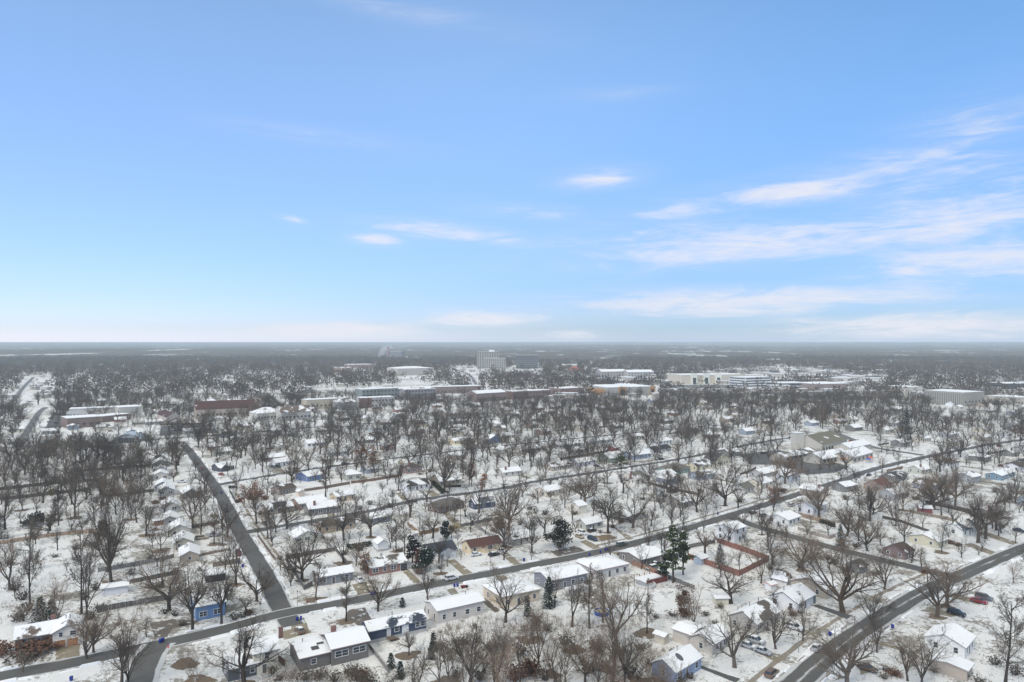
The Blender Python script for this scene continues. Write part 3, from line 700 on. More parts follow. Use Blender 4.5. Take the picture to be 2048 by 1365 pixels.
ga, lu2, lv2, U2, V2 = house('cream garage wing', 'with two orange doors over a tan driveway', (105, 1299), (161, 1283.5), lv=9, ang=28, h=4.1, wall=(206, 194, 176), roof=(120, 112, 108), snow=.72, ridge='v', pitch=.5, win='none', name='garage', cat='garage', group=None)
OR = plain('orange_garage_door', (.40, .16, .045), .5)
for q in (.27, .74): add_door(ga, 'f', lu2 * q, .1, lu2 * .4, 1.9, lu2, lv2, mat=OR, name='garage_door')
add_window(ga, 'f', lu2 * .3, 2.9, .8, 1.1, lu2, lv2)
add_window(ga, 'f', lu2 * .75, 2.9, 1.3, 1.1, lu2, lv2)
# -- bottom centre
r, lu, lv, U, V = house('split roofed house', 'with red brown ridge and brick chimney behind twiggy bushes', (601, 1344), (655, 1334), lu=7.2, lv=10.5, ang=31, h=3.2, wall=(104, 100, 96), roof=(110, 82, 76), snow=.93, pitch=.22, win='none',
    vols=((7.4, -1.0, 9.4, 10.0, 4.2, 'u', .34, False),))
cb = MB(); cb.box(9.0, 4.6, 4, 10.2, 5.6, 7.3); cb.build('chimney', M_BRICK, [c for c in r.children if c.name.startswith('roof')][0])
sk = MB(); sk.slab([(3.2, 1.6, 3.95), (5.0, 1.6, 3.95), (5.0, 2.9, 4.24), (3.2, 2.9, 4.24)], .1); sk.slab([(4.9, 3.3, 4.3), (6.6, 3.3, 4.3), (6.6, 4.0, 4.45), (4.9, 4.0, 4.45)], .1)
sk.build('skylight', plain('dark_skylight', (.06, .06, .065), .3), [c for c in r.children if c.name.startswith('roof')][0])
add_window(r, 'f', 7.4 + 2.5, 1.9, 3.2, 1.4, 9.4, 10, 0, -1.0); add_window(r, 'f', 7.4 + 7, 1.9, 3.2, 1.4, 9.4, 10, 0, -1.0); add_window(r, 'f', 3.2, 1.2, 1.2, 1.2, 7, 10)
house('two storey cream house', 'with brick chimney behind a wide bare tree', (507, 1352), (554, 1336), lv=8.5, ang=30, h=5.2, wall=(205, 192, 160), roof=(104, 100, 96), snow=.8, pitch=.4, chim=(7.6, 6.2, .6))
house('charcoal cottage', 'with white corner boards under the wide bare tree', (456, 1365), (506, 1352), lu=7.4, lv=7.2, ang=33, h=3.0, wall=(84, 84, 86), roof=(92, 88, 86), snow=.75, pitch=.5)
# -- the cottages on the wide street
r, lu, lv, U, V = house('light blue house', 'with an oval dark patch on its snow roof', (1351, 1370), (1401, 1338), (1303, 1351), h=3.0, ang=44, wall=(116, 146, 188), roof=(90, 94, 100), snow=.985, pitch=.55)
pv = MB(); n_ = 10; zc = lambda v: 3.0 + .24 + v * .55 + .05
pv.face([(lu * .42 + .9 * math.cos(6.283 * k / n_), lv * .30 + 1.05 * math.sin(6.283 * k / n_), zc(lv * .30 + 1.05 * math.sin(6.283 * k / n_))) for k in range(n_)])
pv.build('bare_patch', plain('bare_shingle', (.10, .11, .125), .7), [c for c in r.children if c.name.startswith('roof')][0])
house('putty coloured house', 'with low back wing and white framed windows', (1425, 1312), (1459, 1291), lu=9, lv=6.6, ang=44, h=2.9, wall=(184, 172, 156), roof=(120, 112, 108), snow=.97, pitch=.5, vols=((.4, 6.602, 7.2, 5.4, 3.2, 'v', .2, False),))
house('grey olive house', 'with half bare brown roof beside parked cars', (1513, 1271), (1562, 1244), (1471, 1246), h=3.1, ang=43, wall=(156, 150, 136), roof=(98, 92, 86), snow=.55, pitch=.55)
house('white cottage', 'with black roof patch and railed porch', (1594.8, 1226.5), (1633, 1208.5), (1552, 1203), h=2.8, ang=42, wall=(226, 226, 224), roof=(50, 50, 54), snow=.82, pitch=.5, gar=('f', 11, 1.8), gmat=plain('slate_garage_door', (.12, .15, .17), .5))
house('tan cottage', 'with brick base beside the barn shaped shed', (1653, 1199.5), (1670, 1191), (1614, 1175), lu=6.8, lv=11.5, h=3.0, ang=42, wall=(172, 154, 126), roof=(98, 84, 76), snow=.8, pitch=.4)
house('white house across the wide street', 'with four vents on its snow roof', (1929.6, 1319), (1964, 1290), (1884, 1289), lu=9.5, lv=9, h=3.0, ang=44, wall=(210, 208, 204), roof=(130, 126, 122), snow=.99, pitch=.42)
house('brown sun room house', 'with a dark window band under a snow roof', (1934, 1364), (1960, 1350), (1880, 1338), lu=5, lv=8, h=2.6, ang=44, wall=(168, 148, 124), roof=(120, 112, 106), snow=.98, pitch=.15, win='none')
house('cream house with slate roof', 'under tall bare trees', (1926, 1075.5), (1951, 1064.5), (1897, 1063.5), h=2.8, wall=(216, 210, 194), roof=(80, 84, 92), snow=.4, pitch=.55)
house('straw coloured house', 'behind the cream house with slate roof', (1877, 1098), (1903, 1088), (1838, 1080), lu=8, lv=11, h=2.6, wall=(190, 180, 136), roof=(120, 112, 104), snow=.9, pitch=.3)
house('dark brown roofed house', 'with a white gabled porch near the lane', (1810, 1121), (1836, 1112), (1782, 1106), lu=7, lv=8, h=2.6, wall=(130, 100, 90), roof=(84, 70, 64), snow=.2, pitch=.5)
house('tall grey white house', 'two storeys behind the red fence', (1469, 1087), (1499, 1074), (1436, 1073), lu=8.5, lv=8.5, h=5.3, wall=(212, 217, 226), roof=(130, 130, 134), snow=.97, pitch=.3)
house('white house with bright snow roof', 'at the start of the lane', (1577, 1053.5), (1606, 1044), (1532, 1038), lu=11, lv=10, h=2.7, wall=(205, 204, 200), roof=(130, 130, 130), snow=1.0, pitch=.3)
house('large white gabled house', 'behind a wooden fence and the lane', (1627, 1031.5), (1667, 1020), (1596, 1022), lu=14, lv=8.5, h=3.4, wall=(218, 218, 218), roof=(110, 102, 100), snow=.9, pitch=.5)
house('small olive roofed house', 'with white walls up the lane', (1490, 988.5), (1510, 983.5), lv=8, h=2.6, wall=(200, 196, 186), roof=(112, 110, 102), snow=.1, pitch=.5)
house('cream side gabled house', 'before the church parking lot', (1524, 977.5), (1548, 972), lv=9, h=2.6, wall=(212, 200, 170), roof=(130, 128, 122), snow=.95, pitch=.4)
house('grey house with long snow roof', 'next to the parking lot', (1525.6, 958), (1562, 951), (1507, 951.5), h=2.7, wall=(168, 164, 160), roof=(110, 100, 96), snow=.9, pitch=.45)
house('small white gabled house', 'near the parking lot edge', (1583, 963.5), (1600, 958), lv=9, h=2.8, wall=(215, 216, 216), roof=(96, 80, 78), snow=.95, ridge='v', pitch=.55)
house('straw gabled house', 'on the near side of the parking lot', (1427, 934), (1462, 927), lv=9, h=2.9, wall=(196, 184, 134), roof=(84, 82, 82), snow=.2, ridge='v', pitch=.45)
house('charcoal roofed house', 'across from the church corner', (1792, 967), (1828, 959), lv=9, h=2.6, wall=(110, 112, 114), roof=(70, 70, 72), snow=.35, pitch=.4)
house('red brown roofed house', 'across from the church wings', (1766, 983), (1788, 976), lv=10, h=2.6, wall=(150, 122, 100), roof=(104, 76, 68), snow=.15, pitch=.5)
house('teal ranch house', 'behind dense bare trees at the edge', (2003, 962), (2062, 951), lv=8, h=2.8, wall=(92, 138, 160), roof=(120, 122, 126), snow=.97, pitch=.3)
house('black roofed house', 'past the far drive at the edge', (2046, 940), (2090, 930), lv=9, h=2.6, wall=(90, 92, 96), roof=(60, 62, 66), snow=.15, pitch=.5)
# -- centre, between the long and the middle street
house('tan house with seamed snow roof', 'below the middle street', (1093, 995.5), (1124, 988), (1073, 989.5), h=2.9, wall=(200, 184, 160), roof=(130, 126, 120), snow=.97, pitch=.4)
house('cream cottage', 'beside the tan house with seamed snow roof', (1138, 984.5), (1166, 978), lv=8, h=2.7, wall=(205, 196, 180), roof=(130, 126, 120), snow=.95, pitch=.45)
house('tan two level garage', 'standing alone in a yard', (1157.7, 1030), (1171, 1026), (1141.5, 1022), lu=5.4, lv=8.2, h=3.9, wall=(212, 202, 178), roof=(140, 138, 134), snow=.99, pitch=.35, win='none', name='garage', cat='garage', group=None)
house('olive grey house', 'with a dark square on its snow roof behind parked cars', (1172, 1063), (1202, 1054.5), (1153, 1056.5), h=2.8, wall=(182, 176, 154), roof=(62, 62, 64), snow=.82, pitch=.5)
house('grey shingled house', 'behind the many stemmed tree', (1252.8, 1046), (1290, 1036), (1234, 1038), h=2.7, wall=(142, 138, 128), roof=(120, 118, 114), snow=.97, pitch=.5)
house('brown grey house', 'near the far bend of the long street', (1364, 1017.5), (1389, 1011), lv=9, h=2.8, wall=(150, 140, 126), roof=(130, 126, 122), snow=.85, pitch=.45)
house('wide lilac grey house', 'with a big smooth snow roof', (1156, 935), (1189, 929), (1141.5, 930.5), lv=9.5, h=2.9, wall=(176, 176, 186), roof=(130, 130, 132), snow=1.0, pitch=.35)
house('tan porch house', 'with a brown roof edge next to the lilac grey house', (1104, 943), (1140, 936), lv=8, h=2.6, wall=(172, 158, 136), roof=(100, 88, 80), snow=.6, pitch=.4)
house('sage green house', 'with snow roof on the middle street', (1218.7, 926), (1240, 920), (1204, 920), h=2.9, wall=(126, 140, 116), roof=(120, 122, 118), snow=.97, pitch=.5)
house('powder blue house', 'with white windows on the middle street', (1265, 920.5), (1300, 914.5), (1252, 914.5), h=2.9, wall=(130, 156, 184), roof=(120, 122, 126), snow=.95, pitch=.4)
house('white house with black roof', 'beside the powder blue house', (1306, 909.5), (1340, 903), lv=8, h=2.8, wall=(218, 220, 222), roof=(62, 64, 68), snow=.15, pitch=.5)
house('teal green house', 'with bare grey roof', (1344, 951), (1374, 943.5), (1328, 943), h=2.9, wall=(84, 146, 128), roof=(112, 110, 104), snow=.0, hip=True, pitch=.45)
house('cream house with tall brick chimney', 'and grey roof', (1270.8, 970.5), (1294, 964), (1251, 960), h=2.9, wall=(206, 196, 176), roof=(116, 114, 106), snow=.4, pitch=.5, chim=(-.6, 3.0, .6))
house('pale garage house', 'with snow roof below the teal green house', (1322, 962), (1345, 955), lv=9, h=2.7, wall=(200, 200, 198), roof=(130, 130, 130), snow=.98, pitch=.45)
house('lemon gabled house', 'beyond the teal green house', (1394, 943), (1420, 936), lv=9, h=2.9, wall=(212, 196, 140), roof=(84, 80, 78), snow=.5, pitch=.5)
house('long snow roofed house', 'behind the wide lilac grey house', (1118, 899), (1158, 893), lv=9, h=2.9, wall=(176, 172, 166), roof=(130, 128, 124), snow=.97, pitch=.3)
house('grey snow roofed house', 'left of the red garage', (1192, 889), (1222, 884), lv=8, h=2.8, wall=(160, 162, 164), roof=(130, 130, 130), snow=.95, pitch=.4)
house('barn red garage', 'with snow roof on the upper street', (1228, 904), (1241, 901), lu=5.5, lv=6, h=2.8, wall=(172, 50, 54), roof=(130, 130, 130), snow=.97, pitch=.45, win='none', name='garage', cat='garage', group=None)
house('cream house behind tangled limbs', 'on the upper street', (1042, 908), (1082, 901), lv=8, h=2.7, wall=(186, 178, 160), roof=(130, 128, 124), snow=.9, pitch=.4)
house('deep blue house', 'small among dark trunks on the upper street', (977, 888), (998, 884), lv=8, h=3, wall=(92, 112, 150), roof=(130, 130, 134), snow=.9, ridge='v', pitch=.5)
house('lemon yellow house', 'half hidden among trees on the upper street', (908, 890), (940, 885), lv=8, h=2.9, wall=(214, 190, 120), roof=(120, 116, 110), snow=.7, pitch=.4)
house('ice blue house', 'with a red roof strip beyond the upper street', (744, 864), (782, 859), lv=9, h=3, wall=(178, 194, 206), roof=(140, 92, 88), snow=.88, pitch=.35)
# -- sheds
def shed(key, ex, c, lu, lv, h, wall, ridge='u', pitch=.4, ang=None, snow=.98, roof=(130, 128, 126), **k):
    return house(key, ex, c, lu=lu, lv=lv, ang=ang, h=h, wall=wall, roof=roof, snow=snow, ridge=ridge, pitch=pitch, win='none', name='shed', cat='shed', group=None, **k)
shed('long pale grey shed', 'against the slatted fence', (203, 1193.5), 7.2, 4.6, 2.3, (200, 200, 204), pitch=.16, ang=27)
shed('small olive shed', 'behind the big yard tree', (212, 1116.5), 2.2, 2.2, 1.9, (150, 134, 100), ang=27)
shed('orange brown shed', 'against the grey tan gable', (307, 1052), 4.2, 3, 2.0, (170, 104, 62), pitch=.15, ang=26)
shed('glazed sun room', 'on the side of the large light grey gable', (300.5, 1024.5), 3.8, 3.5, 2.4, (196, 196, 196), pitch=.15, ang=26)
shed('dark open carport', 'with snow on its flat roof behind the sky blue house', (412, 1167), 6, 5, 2.3, (40, 40, 42), ridge='flat', ang=30)
shed('pink shed', 'behind the tan brick house', (597, 993.5), 3.4, 3.4, 2.4, (218, 186, 156), ridge='v')
shed('cream barn shaped shed', 'with a brown half roof', (1573, 1178), 3.6, 4.6, 2.6, (208, 206, 200), ridge='v', pitch=1.0, ang=42, snow=.6, roof=(90, 72, 64))
shed('small white shed', 'with a rusty roof strip by the barn shaped shed', (1542, 1183), 2.6, 2.4, 2.0, (214, 212, 206), ang=30, snow=.8, roof=(160, 90, 66), pitch=.3)
shed('straw coloured shed', 'under the leaning tree', (1432, 1211), 4, 3, 2.0, (196, 186, 150), ang=5, pitch=.25)
shed('putty yard shed', 'behind the light blue house', (1328, 1291), 2.4, 3.0, 2.2, (190, 176, 148), ang=44, pitch=.35, ridge='v')
shed('red barn', 'with a white front in the yard past the lane', (1840, 1027), 5.2, 4.5, 2.4, (150, 52, 52), ang=-14, pitch=.4)
shed('blue grey shed', 'inside the red fence', (1402, 1131), 4, 3.2, 2.2, (170, 180, 194), pitch=.4)
shed('dark brown shed', 'in a yard past the teal green house', (1345, 988), 5, 4, 2.4, (92, 76, 68), pitch=.1, snow=.2, roof=(80, 66, 60))
shed('white yard shed', 'left of the dark brown shed', (1319, 992), 4.4, 4, 2.2, (214, 210, 200), pitch=.3)
shed('white garden shed', 'beside the dark evergreens', (827, 1078), 2.2, 2.2, 2.0, (206, 206, 206), pitch=.4)
shed('grey cabin', 'among bushes beyond the straw coloured house', (1720, 1150), 5, 5, 2.5, (110, 112, 108), pitch=.5, roof=(74, 72, 68), snow=.3)
# pool with its deck, and the round blue pool
def pool(lab, c, rad, h, mat, rim, snowm):
    P = G(*c); rt_ = empty('pool', P); n = 28
    a = MB(); ring = [(rad * math.cos(6.2832 * k / n), rad * math.sin(6.2832 * k / n)) for k in range(n)]; inn = [(x * .95, y * .95) for x, y in ring]
    for k in range(n):
        j = (k + 1) % n
        a.face([(*ring[k], 0), (*ring[j], 0), (*ring[j], h), (*ring[k], h)]); a.face([(*inn[j], 0), (*inn[k], 0), (*inn[k], h), (*inn[j], h)])
    a.build('pool_wall', mat, rt_)
    q = MB()
    for k in range(n):
        j = (k + 1) % n; o = [(x * 1.03, y * 1.03) for x, y in (ring[k], ring[j])]
        q.face([(*inn[k], h + .004), (*o[0], h + .004), (*o[1], h + .004), (*inn[j], h + .004)]); q.face([(*o[0], h - .1), (*o[1], h - .1), (*o[1], h + .004), (*o[0], h + .004)])
    q.build('rim', rim, rt_)
    s = MB(); s.face([(x, y, h - .25) for x, y in inn]); s.build('cover', snowm, rt_)
    tag(rt_, lab, 'pool'); BLOCK.append((P.x, P.y, rad + 1.5)); return rt_
pool('round blue above ground pool in the snowy back yard woods', (1203.5, 1229), 2.1, 1.15, plain('blue_pool_liner', (.04, .12, .42), .5), plain('blue_pool_rim', (.05, .14, .45), .5), plain('tan_pool_cover', (.42, .38, .27), .8))
pl = pool('round pale pool half enclosed by a snowy wooden deck', (1290, 1173), 3.3, 1.1, plain('cream_pool_wall', (.58, .55, .5), .6), M_FRAME, plain('grey_pool_cover', (.30, .31, .33), .7))
P = G(1298, 1172); A = street_angle(P); dk = empty('pool_deck', P, A)
b = MB(); b.box(-1.0, 0, .95, 8.2, 6.0, 1.1); b.build('deck_floor', M_SNOW, dk)
b = MB()
for x in (-1, 1.3, 3.6, 5.9, 8.2):
    for y in (0, 6.0): b.box(x - .08, y - .08, 0, x + .08, y + .08, 2.0)
b.build('railing_post', plain('red_brown_stain', (.17, .055, .045), .7), dk)
b = MB(); b.box(-1, -.06, 1.85, 8.2, .06, 1.97); b.box(8.14, 0, 1.85, 8.26, 6, 1.97); b.box(-1, -.04, .15, 8.2, .04, 1.75); b.box(8.16, .1, .15, 8.24, 5.9, 1.75)
b.build('railing', plain('red_brown_stain', (.17, .055, .045), .7), dk)
tag(dk, 'snowy wooden pool deck with red brown railings beside the round pale pool', 'deck')
P = G(1128, 1186); dk = empty('back_deck', P, street_angle(P))
b = MB(); b.box(0, -2.8, 1.5, 7.5, 0, 1.66); b.build('deck_floor', M_SNOW, dk)
b = MB()
for k in range(9): b.box(7.5 * k / 8 - .06, -2.86, 0, 7.5 * k / 8 + .06, -2.74, 2.6)
b.box(0, -2.85, 2.5, 7.5, -2.75, 2.6); b.box(0, -2.84, 2.0, 7.5, -2.76, 2.08); b.build('railing', plain('grey_deck_wood', (.30, .28, .27), .8), dk)
b = MB()
for k in range(7): b.box(7.6 + .3 * k, -2.4, 1.35 - .22 * k, 7.9 + .3 * k, -1.2, 1.48 - .22 * k)
b.build('deck_stair', plain('grey_deck_wood', (.30, .28, .27), .8), dk)
tag(dk, 'raised wooden back deck with snowy stairs behind the blue ended house', 'deck')

# ------------------------------------------------------------------ larger buildings, far blocks
def MB_box(parent, name, mat, *b):
    m = MB(); m.box(*b); return m.build(name, mat, parent)
def block(key, ex, x0, y0, x1, y1, yt, depth, wall, roof='flat', rows=0, cols=0, band=False, snow=.97, brick=False, rc=(130, 128, 126), pitch=.3, wc=(.06, .07, .085), name='building', hh=None, ridge='u', land=True, extra_parts=None, wmax=2.4):
    g__ = sum(wall) / 3; wall = tuple(int((g__ + (v - g__) * .75) * .92) for v in wall)
    A_, B_ = G(x0, y0), G(x1, y1); d = B_ - A_; L = d.length; an = math.atan2(d.y, d.x)
    h = hh or max(2.5, (y0 - yt) / F * A_.y)
    rt_ = empty(name, A_, an); wb, rb = MB(), MB()
    volume(wb, rb, 0, 0, L, depth, h, 'flat' if roof == 'flat' else ridge, pitch, roof == 'hip')
    wb.build('wall', wall_mat(wall, brick), rt_); rb.build('roof', roof_mat(rc, snow), rt_)
    wm = plain('dark_window_band', wc, .25, .1)
    fh = h / max(1, rows)
    for r_ in range(rows):
        if band:
            m = MB(); m.box(L * .015, -.12, fh * (r_ + .38), L * .985, .05, fh * (r_ + .80)); m.build('window_band', wm, rt_)
            m = MB(); m.box(-.12, depth * .03, fh * (r_ + .38), .05, depth * .97, fh * (r_ + .80)); m.build('window_band', wm, rt_)
        elif cols:
            k = ('w', round(min(wmax, L / cols * .5), 2), round(min(wmax * .75, fh * .55), 2))
            if k not in WIN:
                m = MB(); m.box(-k[1] / 2, -.1, 0, k[1] / 2, .05, k[2]); WIN[k] = m.mesh('window', wm)
            for c_ in range(cols): put('window', WIN[k], rt_, (L * (c_ + .5) / cols, 0, fh * (r_ + .28)))
    if extra_parts: extra_parts(rt_, L, depth, h)
    mid = A_ + d / 2 + Vector((-d.y, d.x, 0)).normalized() * depth / 2
    n = max(1, int(L / 14))
    for i in range(n): q = A_ + d * ((i + .5) / n) + Vector((-d.y, d.x, 0)).normalized() * depth / 2; BLOCK.append((q.x, q.y, depth * .6 + 4)); FOOT.append((q.x, q.y))
    tag(rt_, key + (' ' + ex if ex else ''), 'building', None)
    if land: LAND.append(('the ' + key, PIX((mid.x, mid.y, h * .6))))
    return rt_
CREAM = (198, 184, 154)
def penthouse(rt_, L, D, h):
    m = MB(); m.box(L * .55, D * .3, h + .35, L * .8, D * .7, h + 5); m.build('roof_house', wall_mat((215, 210, 196)), rt_)
block('tall white tower block', 'on the skyline with rows of windows', 954, 738, 997, 738, 704, 40, (166, 156, 136), rows=12, cols=9, wmax=6, extra_parts=penthouse)
block('lower white tower wing', 'stepped in front of the tall white tower block', 968, 741, 1011, 741, 717, 26, (168, 158, 138), rows=7, cols=10, wmax=6)
block('dark grey office slab', 'on the skyline beside the white towers', 1032, 738, 1076, 738, 711, 30, (112, 110, 112), rows=7, band=True, wc=(.06, .06, .07))
block('hazy grey plant', 'with a steaming stack on the skyline', 770, 720, 803, 720, 703, 90, (132, 134, 140), rows=0)
DWB = plain('dark_window_band', (.06, .07, .085), .25, .1)
def store_parts(rt_, L, D, h):
    og = plain('orange_panel', (.42, .24, .11), .6)
    for a, b_ in ((.23, .385), (.88, .985)): MB_box(rt_, 'entrance_frame', og, L * a, -.8, .2, L * b_, -.02, h + .8)
    for a, b_ in ((.26, .355), (.905, .96)): MB_box(rt_, 'entrance_glass', DWB, L * a, -.95, 1.0, L * b_, -.82, h * .72)
    MB_box(rt_, 'end_panel', og, -.5, D * .1, .2, -.02, D * .9, h * .8)
block('big box store', 'with two orange entrance frames and snow roof', 1214, 793, 1311, 790, 776, 70, (168, 158, 144), extra_parts=store_parts)
def mall_parts(rt_, L, D, h):
    for a in (.14, .33, .52):
        MB_box(rt_, 'entrance_arch', wall_mat((226, 212, 180)), L * a, -2.5, 0, L * (a + .09), -.02, h + 3); MB_box(rt_, 'entrance_glass', DWB, L * (a + .02), -2.6, .3, L * (a + .07), -2.52, h * .7)
block('long tan shopping strip', 'with raised entrance fronts', 1364, 769, 1490, 767, 751, 60, (214, 190, 150), extra_parts=mall_parts)
block('striped office building', 'with white and dark floor bands beyond the shopping strip', 1491, 776, 1542, 774, 756, 40, (226, 224, 216), rows=4, band=True)
block('low banded office', 'brown grey beyond the dense trees', 1560, 781, 1619, 780, 767, 40, (168, 160, 152), rows=2, band=True)
block('curved brick hall', 'with a broad snow roof', 1633, 783, 1700, 781, 769, 55, (164, 128, 106), roof='hip', pitch=.08, brick=True)
block('long beige block', 'three storeys with narrow dark window slots', 1928, 814, 1969, 811, 786, 50, (166, 156, 130), rows=1, cols=6, extra_parts=lambda rt_, L, D, h: [MB_box(rt_, 'window_slot', DWB, -.12, D * (i + .36) / 22, 1.5, .05, D * (i + .6) / 22, h - 1.5) for i in range(22)])
block('beige gatehouse block', 'pale with the long beige block behind', 1814, 790, 1846, 789, 775, 40, (208, 196, 168), rows=1, cols=6)
block('beige slotted block', 'at the edge past the long beige block', 2024, 812, 2070, 811, 796, 40, (208, 194, 160), rows=1, cols=8)
block('dark glass office', 'far at the edge', 2014, 779, 2070, 778, 768, 40, (70, 84, 100), rows=3, band=True)
block('grey tan apartment row', 'with many small gables', 1203, 758, 1254, 757, 744, 30, (170, 158, 146), roof='gable', rows=3, cols=9)
block('second apartment row', 'white gabled past the first', 1256, 758, 1308, 757, 745, 30, (178, 170, 160), roof='gable', rows=3, cols=9)
block('far tan hall', 'beyond the dark office slab', 1125, 740, 1157, 740, 730, 60, (208, 186, 156))
block('red roofed shop', 'small and bright on the far plain', 1140, 744, 1161, 744, 738, 20, (200, 110, 90), roof='hip', rc=(190, 80, 62), snow=0, pitch=.4)
block('low red brick terrace', 'with snow roof near the big box store', 1124, 792, 1169, 789, 778, 30, (150, 92, 80), brick=True, rows=1, cols=10)
block('red brick row', 'two storeys with snow roof in front of the low terrace', 1026, 800, 1102, 796, 784, 22, (148, 92, 80), brick=True, rows=2, cols=12)
block('grey green apartment block', 'with snow roof behind evergreens', 724, 804, 796, 800, 780, 22, (128, 140, 134), rows=3, cols=10)
block('red and white flats', 'with flat snow roof', 722, 817, 789, 814, 797, 20, (186, 180, 172), rows=2, cols=10, extra_parts=lambda rt_, L, D, h: MB_box(rt_, 'brick_end', wall_mat((140, 88, 76), True), -.3, -.3, 0, L * .32, D * .5, h - .1))
block('tan flat roofed hall', 'beside the far avenue', 613, 820, 680, 816, 801, 18, (204, 178, 130), rows=1, cols=8)
block('grey hipped hall', 'between the tan hall and the red flats', 676, 822, 716, 820, 806, 22, (156, 150, 142), roof='hip', pitch=.5, snow=.5, rc=(112, 104, 98))
block('long grey flats', 'with patchy snow roofs behind the tree belt', 810, 802, 872, 799, 780, 24, (146, 142, 140), roof='hip', rows=3, cols=10, snow=.6, pitch=.25)
block('brick school wing', 'long and low behind the red flats', 858, 789, 962, 786, 775, 26, (146, 104, 88), brick=True, rows=1, cols=14)
block('brick row with white pediment', 'before the school wing', 953, 805, 1012, 801, 788, 22, (150, 106, 96), brick=True, roof='gable', rows=1, cols=9, pitch=.3)
block('salmon hall', 'far beyond the tree belt', 666, 746, 697, 746, 736, 40, (208, 150, 120))
block('far brick school', 'beside the salmon hall', 699, 740, 748, 739, 730, 60, (166, 112, 96), brick=True)
block('wide white roofed hall', 'on the slope under the steaming plant', 796, 752, 868, 750, 738, 70, (190, 172, 152), roof='hip', pitch=.12)
block('school gym', 'tan and flat with a tall blank wall', 236, 838, 283, 835, 816, 24, (206, 192, 166))
block('school classroom wing', 'cream with a blue window strip', 138, 839, 236, 835, 819, 18, (196, 192, 180), rows=1, cols=14, wc=(.08, .12, .16))
block('brick school front', 'with angled snow roof', 134, 858, 202, 853, 838, 26, (158, 112, 84), brick=True, rows=1, cols=5)
block('brick school side', 'long and low beside the playground', 203, 846, 262, 839, 834, 20, (154, 112, 86), brick=True)
block('long brown roofed flats', 'behind the packed car lot', 392, 838, 512, 832, 820, 22, (206, 174, 136), roof='gable', rc=(86, 62, 60), snow=.08, pitch=.7, rows=1, cols=16)
block('tan gable end flats', 'with dark brown roof by the car lot', 333, 851, 362, 849, 835, 40, (214, 184, 150), roof='gable', ridge='v', rc=(82, 60, 58), snow=.12, pitch=.6, rows=1, cols=4)
for x, lab in ((408, 'with snow behind the brown flats'), (440, 'with smooth snow behind the brown flats'), (476, 'farthest along behind the brown flats')):
    block('hipped snow roof block', lab, x, 818, x + 30, 817, 808, 26, (200, 190, 176), roof='hip', pitch=.35, land=False)
block('grey roofed clubhouse', 'with cream gables beside the far avenue', 514, 842, 566, 838, 828, 20, (206, 196, 176), roof='hip', pitch=.5, snow=.75, rc=(116, 104, 96), rows=1, cols=8)
block('brown gabled clubhouse wing', 'joined to the grey roofed clubhouse', 562, 842, 622, 838, 826, 22, (190, 180, 164), roof='gable', pitch=.5, snow=.35, rc=(110, 98, 90), rows=1, cols=8)
# domed entrance
A_, B_ = G(226, 888), G(280, 886); L = (B_ - A_).length; dm = empty('arched_hall', A_, math.atan2((B_ - A_).y, (B_ - A_).x))
ar = MB(); n = 12; D = 16; pr = [(L * k / n, 2.6 + 4.6 * math.sin(math.pi * k / n) ** .8) for k in range(n + 1)]
for k in range(n):
    (x0, z0), (x1, z1) = pr[k], pr[k + 1]; ar.slab([(x0, -1, z0 + .3), (x1, -1, z1 + .3), (x1, D, z1 + .3), (x0, D, z0 + .3)], .28)
ar.build('roof', plain('bluish_metal_roof', (.42, .47, .50), .4), dm)
ar = MB(); ar.face([(0, 0, 0), (L, 0, 0)] + [(x, 0, z) for x, z in pr[::-1]]); ar.face([(L, D - .5, 0), (0, D - .5, 0)] + [(x, D - .5, z) for x, z in pr]); ar.face([(0, D - .5, 0), (0, 0, 0), (0, 0, 2.6), (0, D - .5, 2.6)]); ar.face([(L, 0, 0), (L, D - .5, 0), (L, D - .5, 2.6), (L, 0, 2.6)])
ar.build('wall', wall_mat((150, 158, 160)), dm)
for k in range(6): MB_box(dm, 'window', DWB, L * (.2 + .1 * k), -.1, .4, L * (.2 + .1 * k) + L * .085, .02, 4.3)
tag(dm, 'arched metal roofed hall with glass front before the school', 'building'); LAND.append(('the arched metal roofed hall', PIX((A_.x + L / 2, A_.y, 4)))); BLOCK.append((A_.x + L / 2, A_.y + 6, 20))
# church: hall, tower and low wings
block('cream church hall', 'with a large grey olive gabled roof', 1645, 906, 1694, 895, 884, 23, CREAM, roof='gable', rc=(116, 112, 98), snow=.12, pitch=.5, hh=5.8, rows=1, cols=9)
block('cream church tower', 'square and blank beside the church hall', 1592, 903, 1609, 902, 870, 5.5, (206, 192, 160), hh=13)
block('low church wing', 'with snow roof before the church hall', 1572, 925, 1636, 912, 905, 12, CREAM, roof='gable', rc=(110, 106, 100), snow=.55, pitch=.35, rows=1, cols=8, hh=3.2)
block('gabled church wing', 'with patchy snow roof', 1646, 930, 1700, 919, 909, 14, CREAM, roof='gable', snow=.9, pitch=.45, rows=1, cols=8, hh=3.6)
block('church wing with red playground toys', 'at the street corner', 1706, 928, 1746, 916, 908, 13, CREAM, roof='gable', snow=.92, rc=(100, 94, 90), pitch=.5, rows=1, cols=5, hh=4)
block('back church wing', 'with snow roof beyond the gabled church wing', 1700, 908, 1742, 899, 892, 12, CREAM, roof='gable', snow=.95, pitch=.45, hh=4)
# stack and steam of the far plant
P = G(776, 720); stk = empty('smoke_stack', P); m = MB(); m.tube([(0, 0, 0), (0, 0, 62)], [7, 5.5], 10, cap=True); m.build('shaft', wall_mat((170, 120, 116)), stk); tag(stk, 'hazy reddish stack rising above the far grey plant', 'chimney stack')

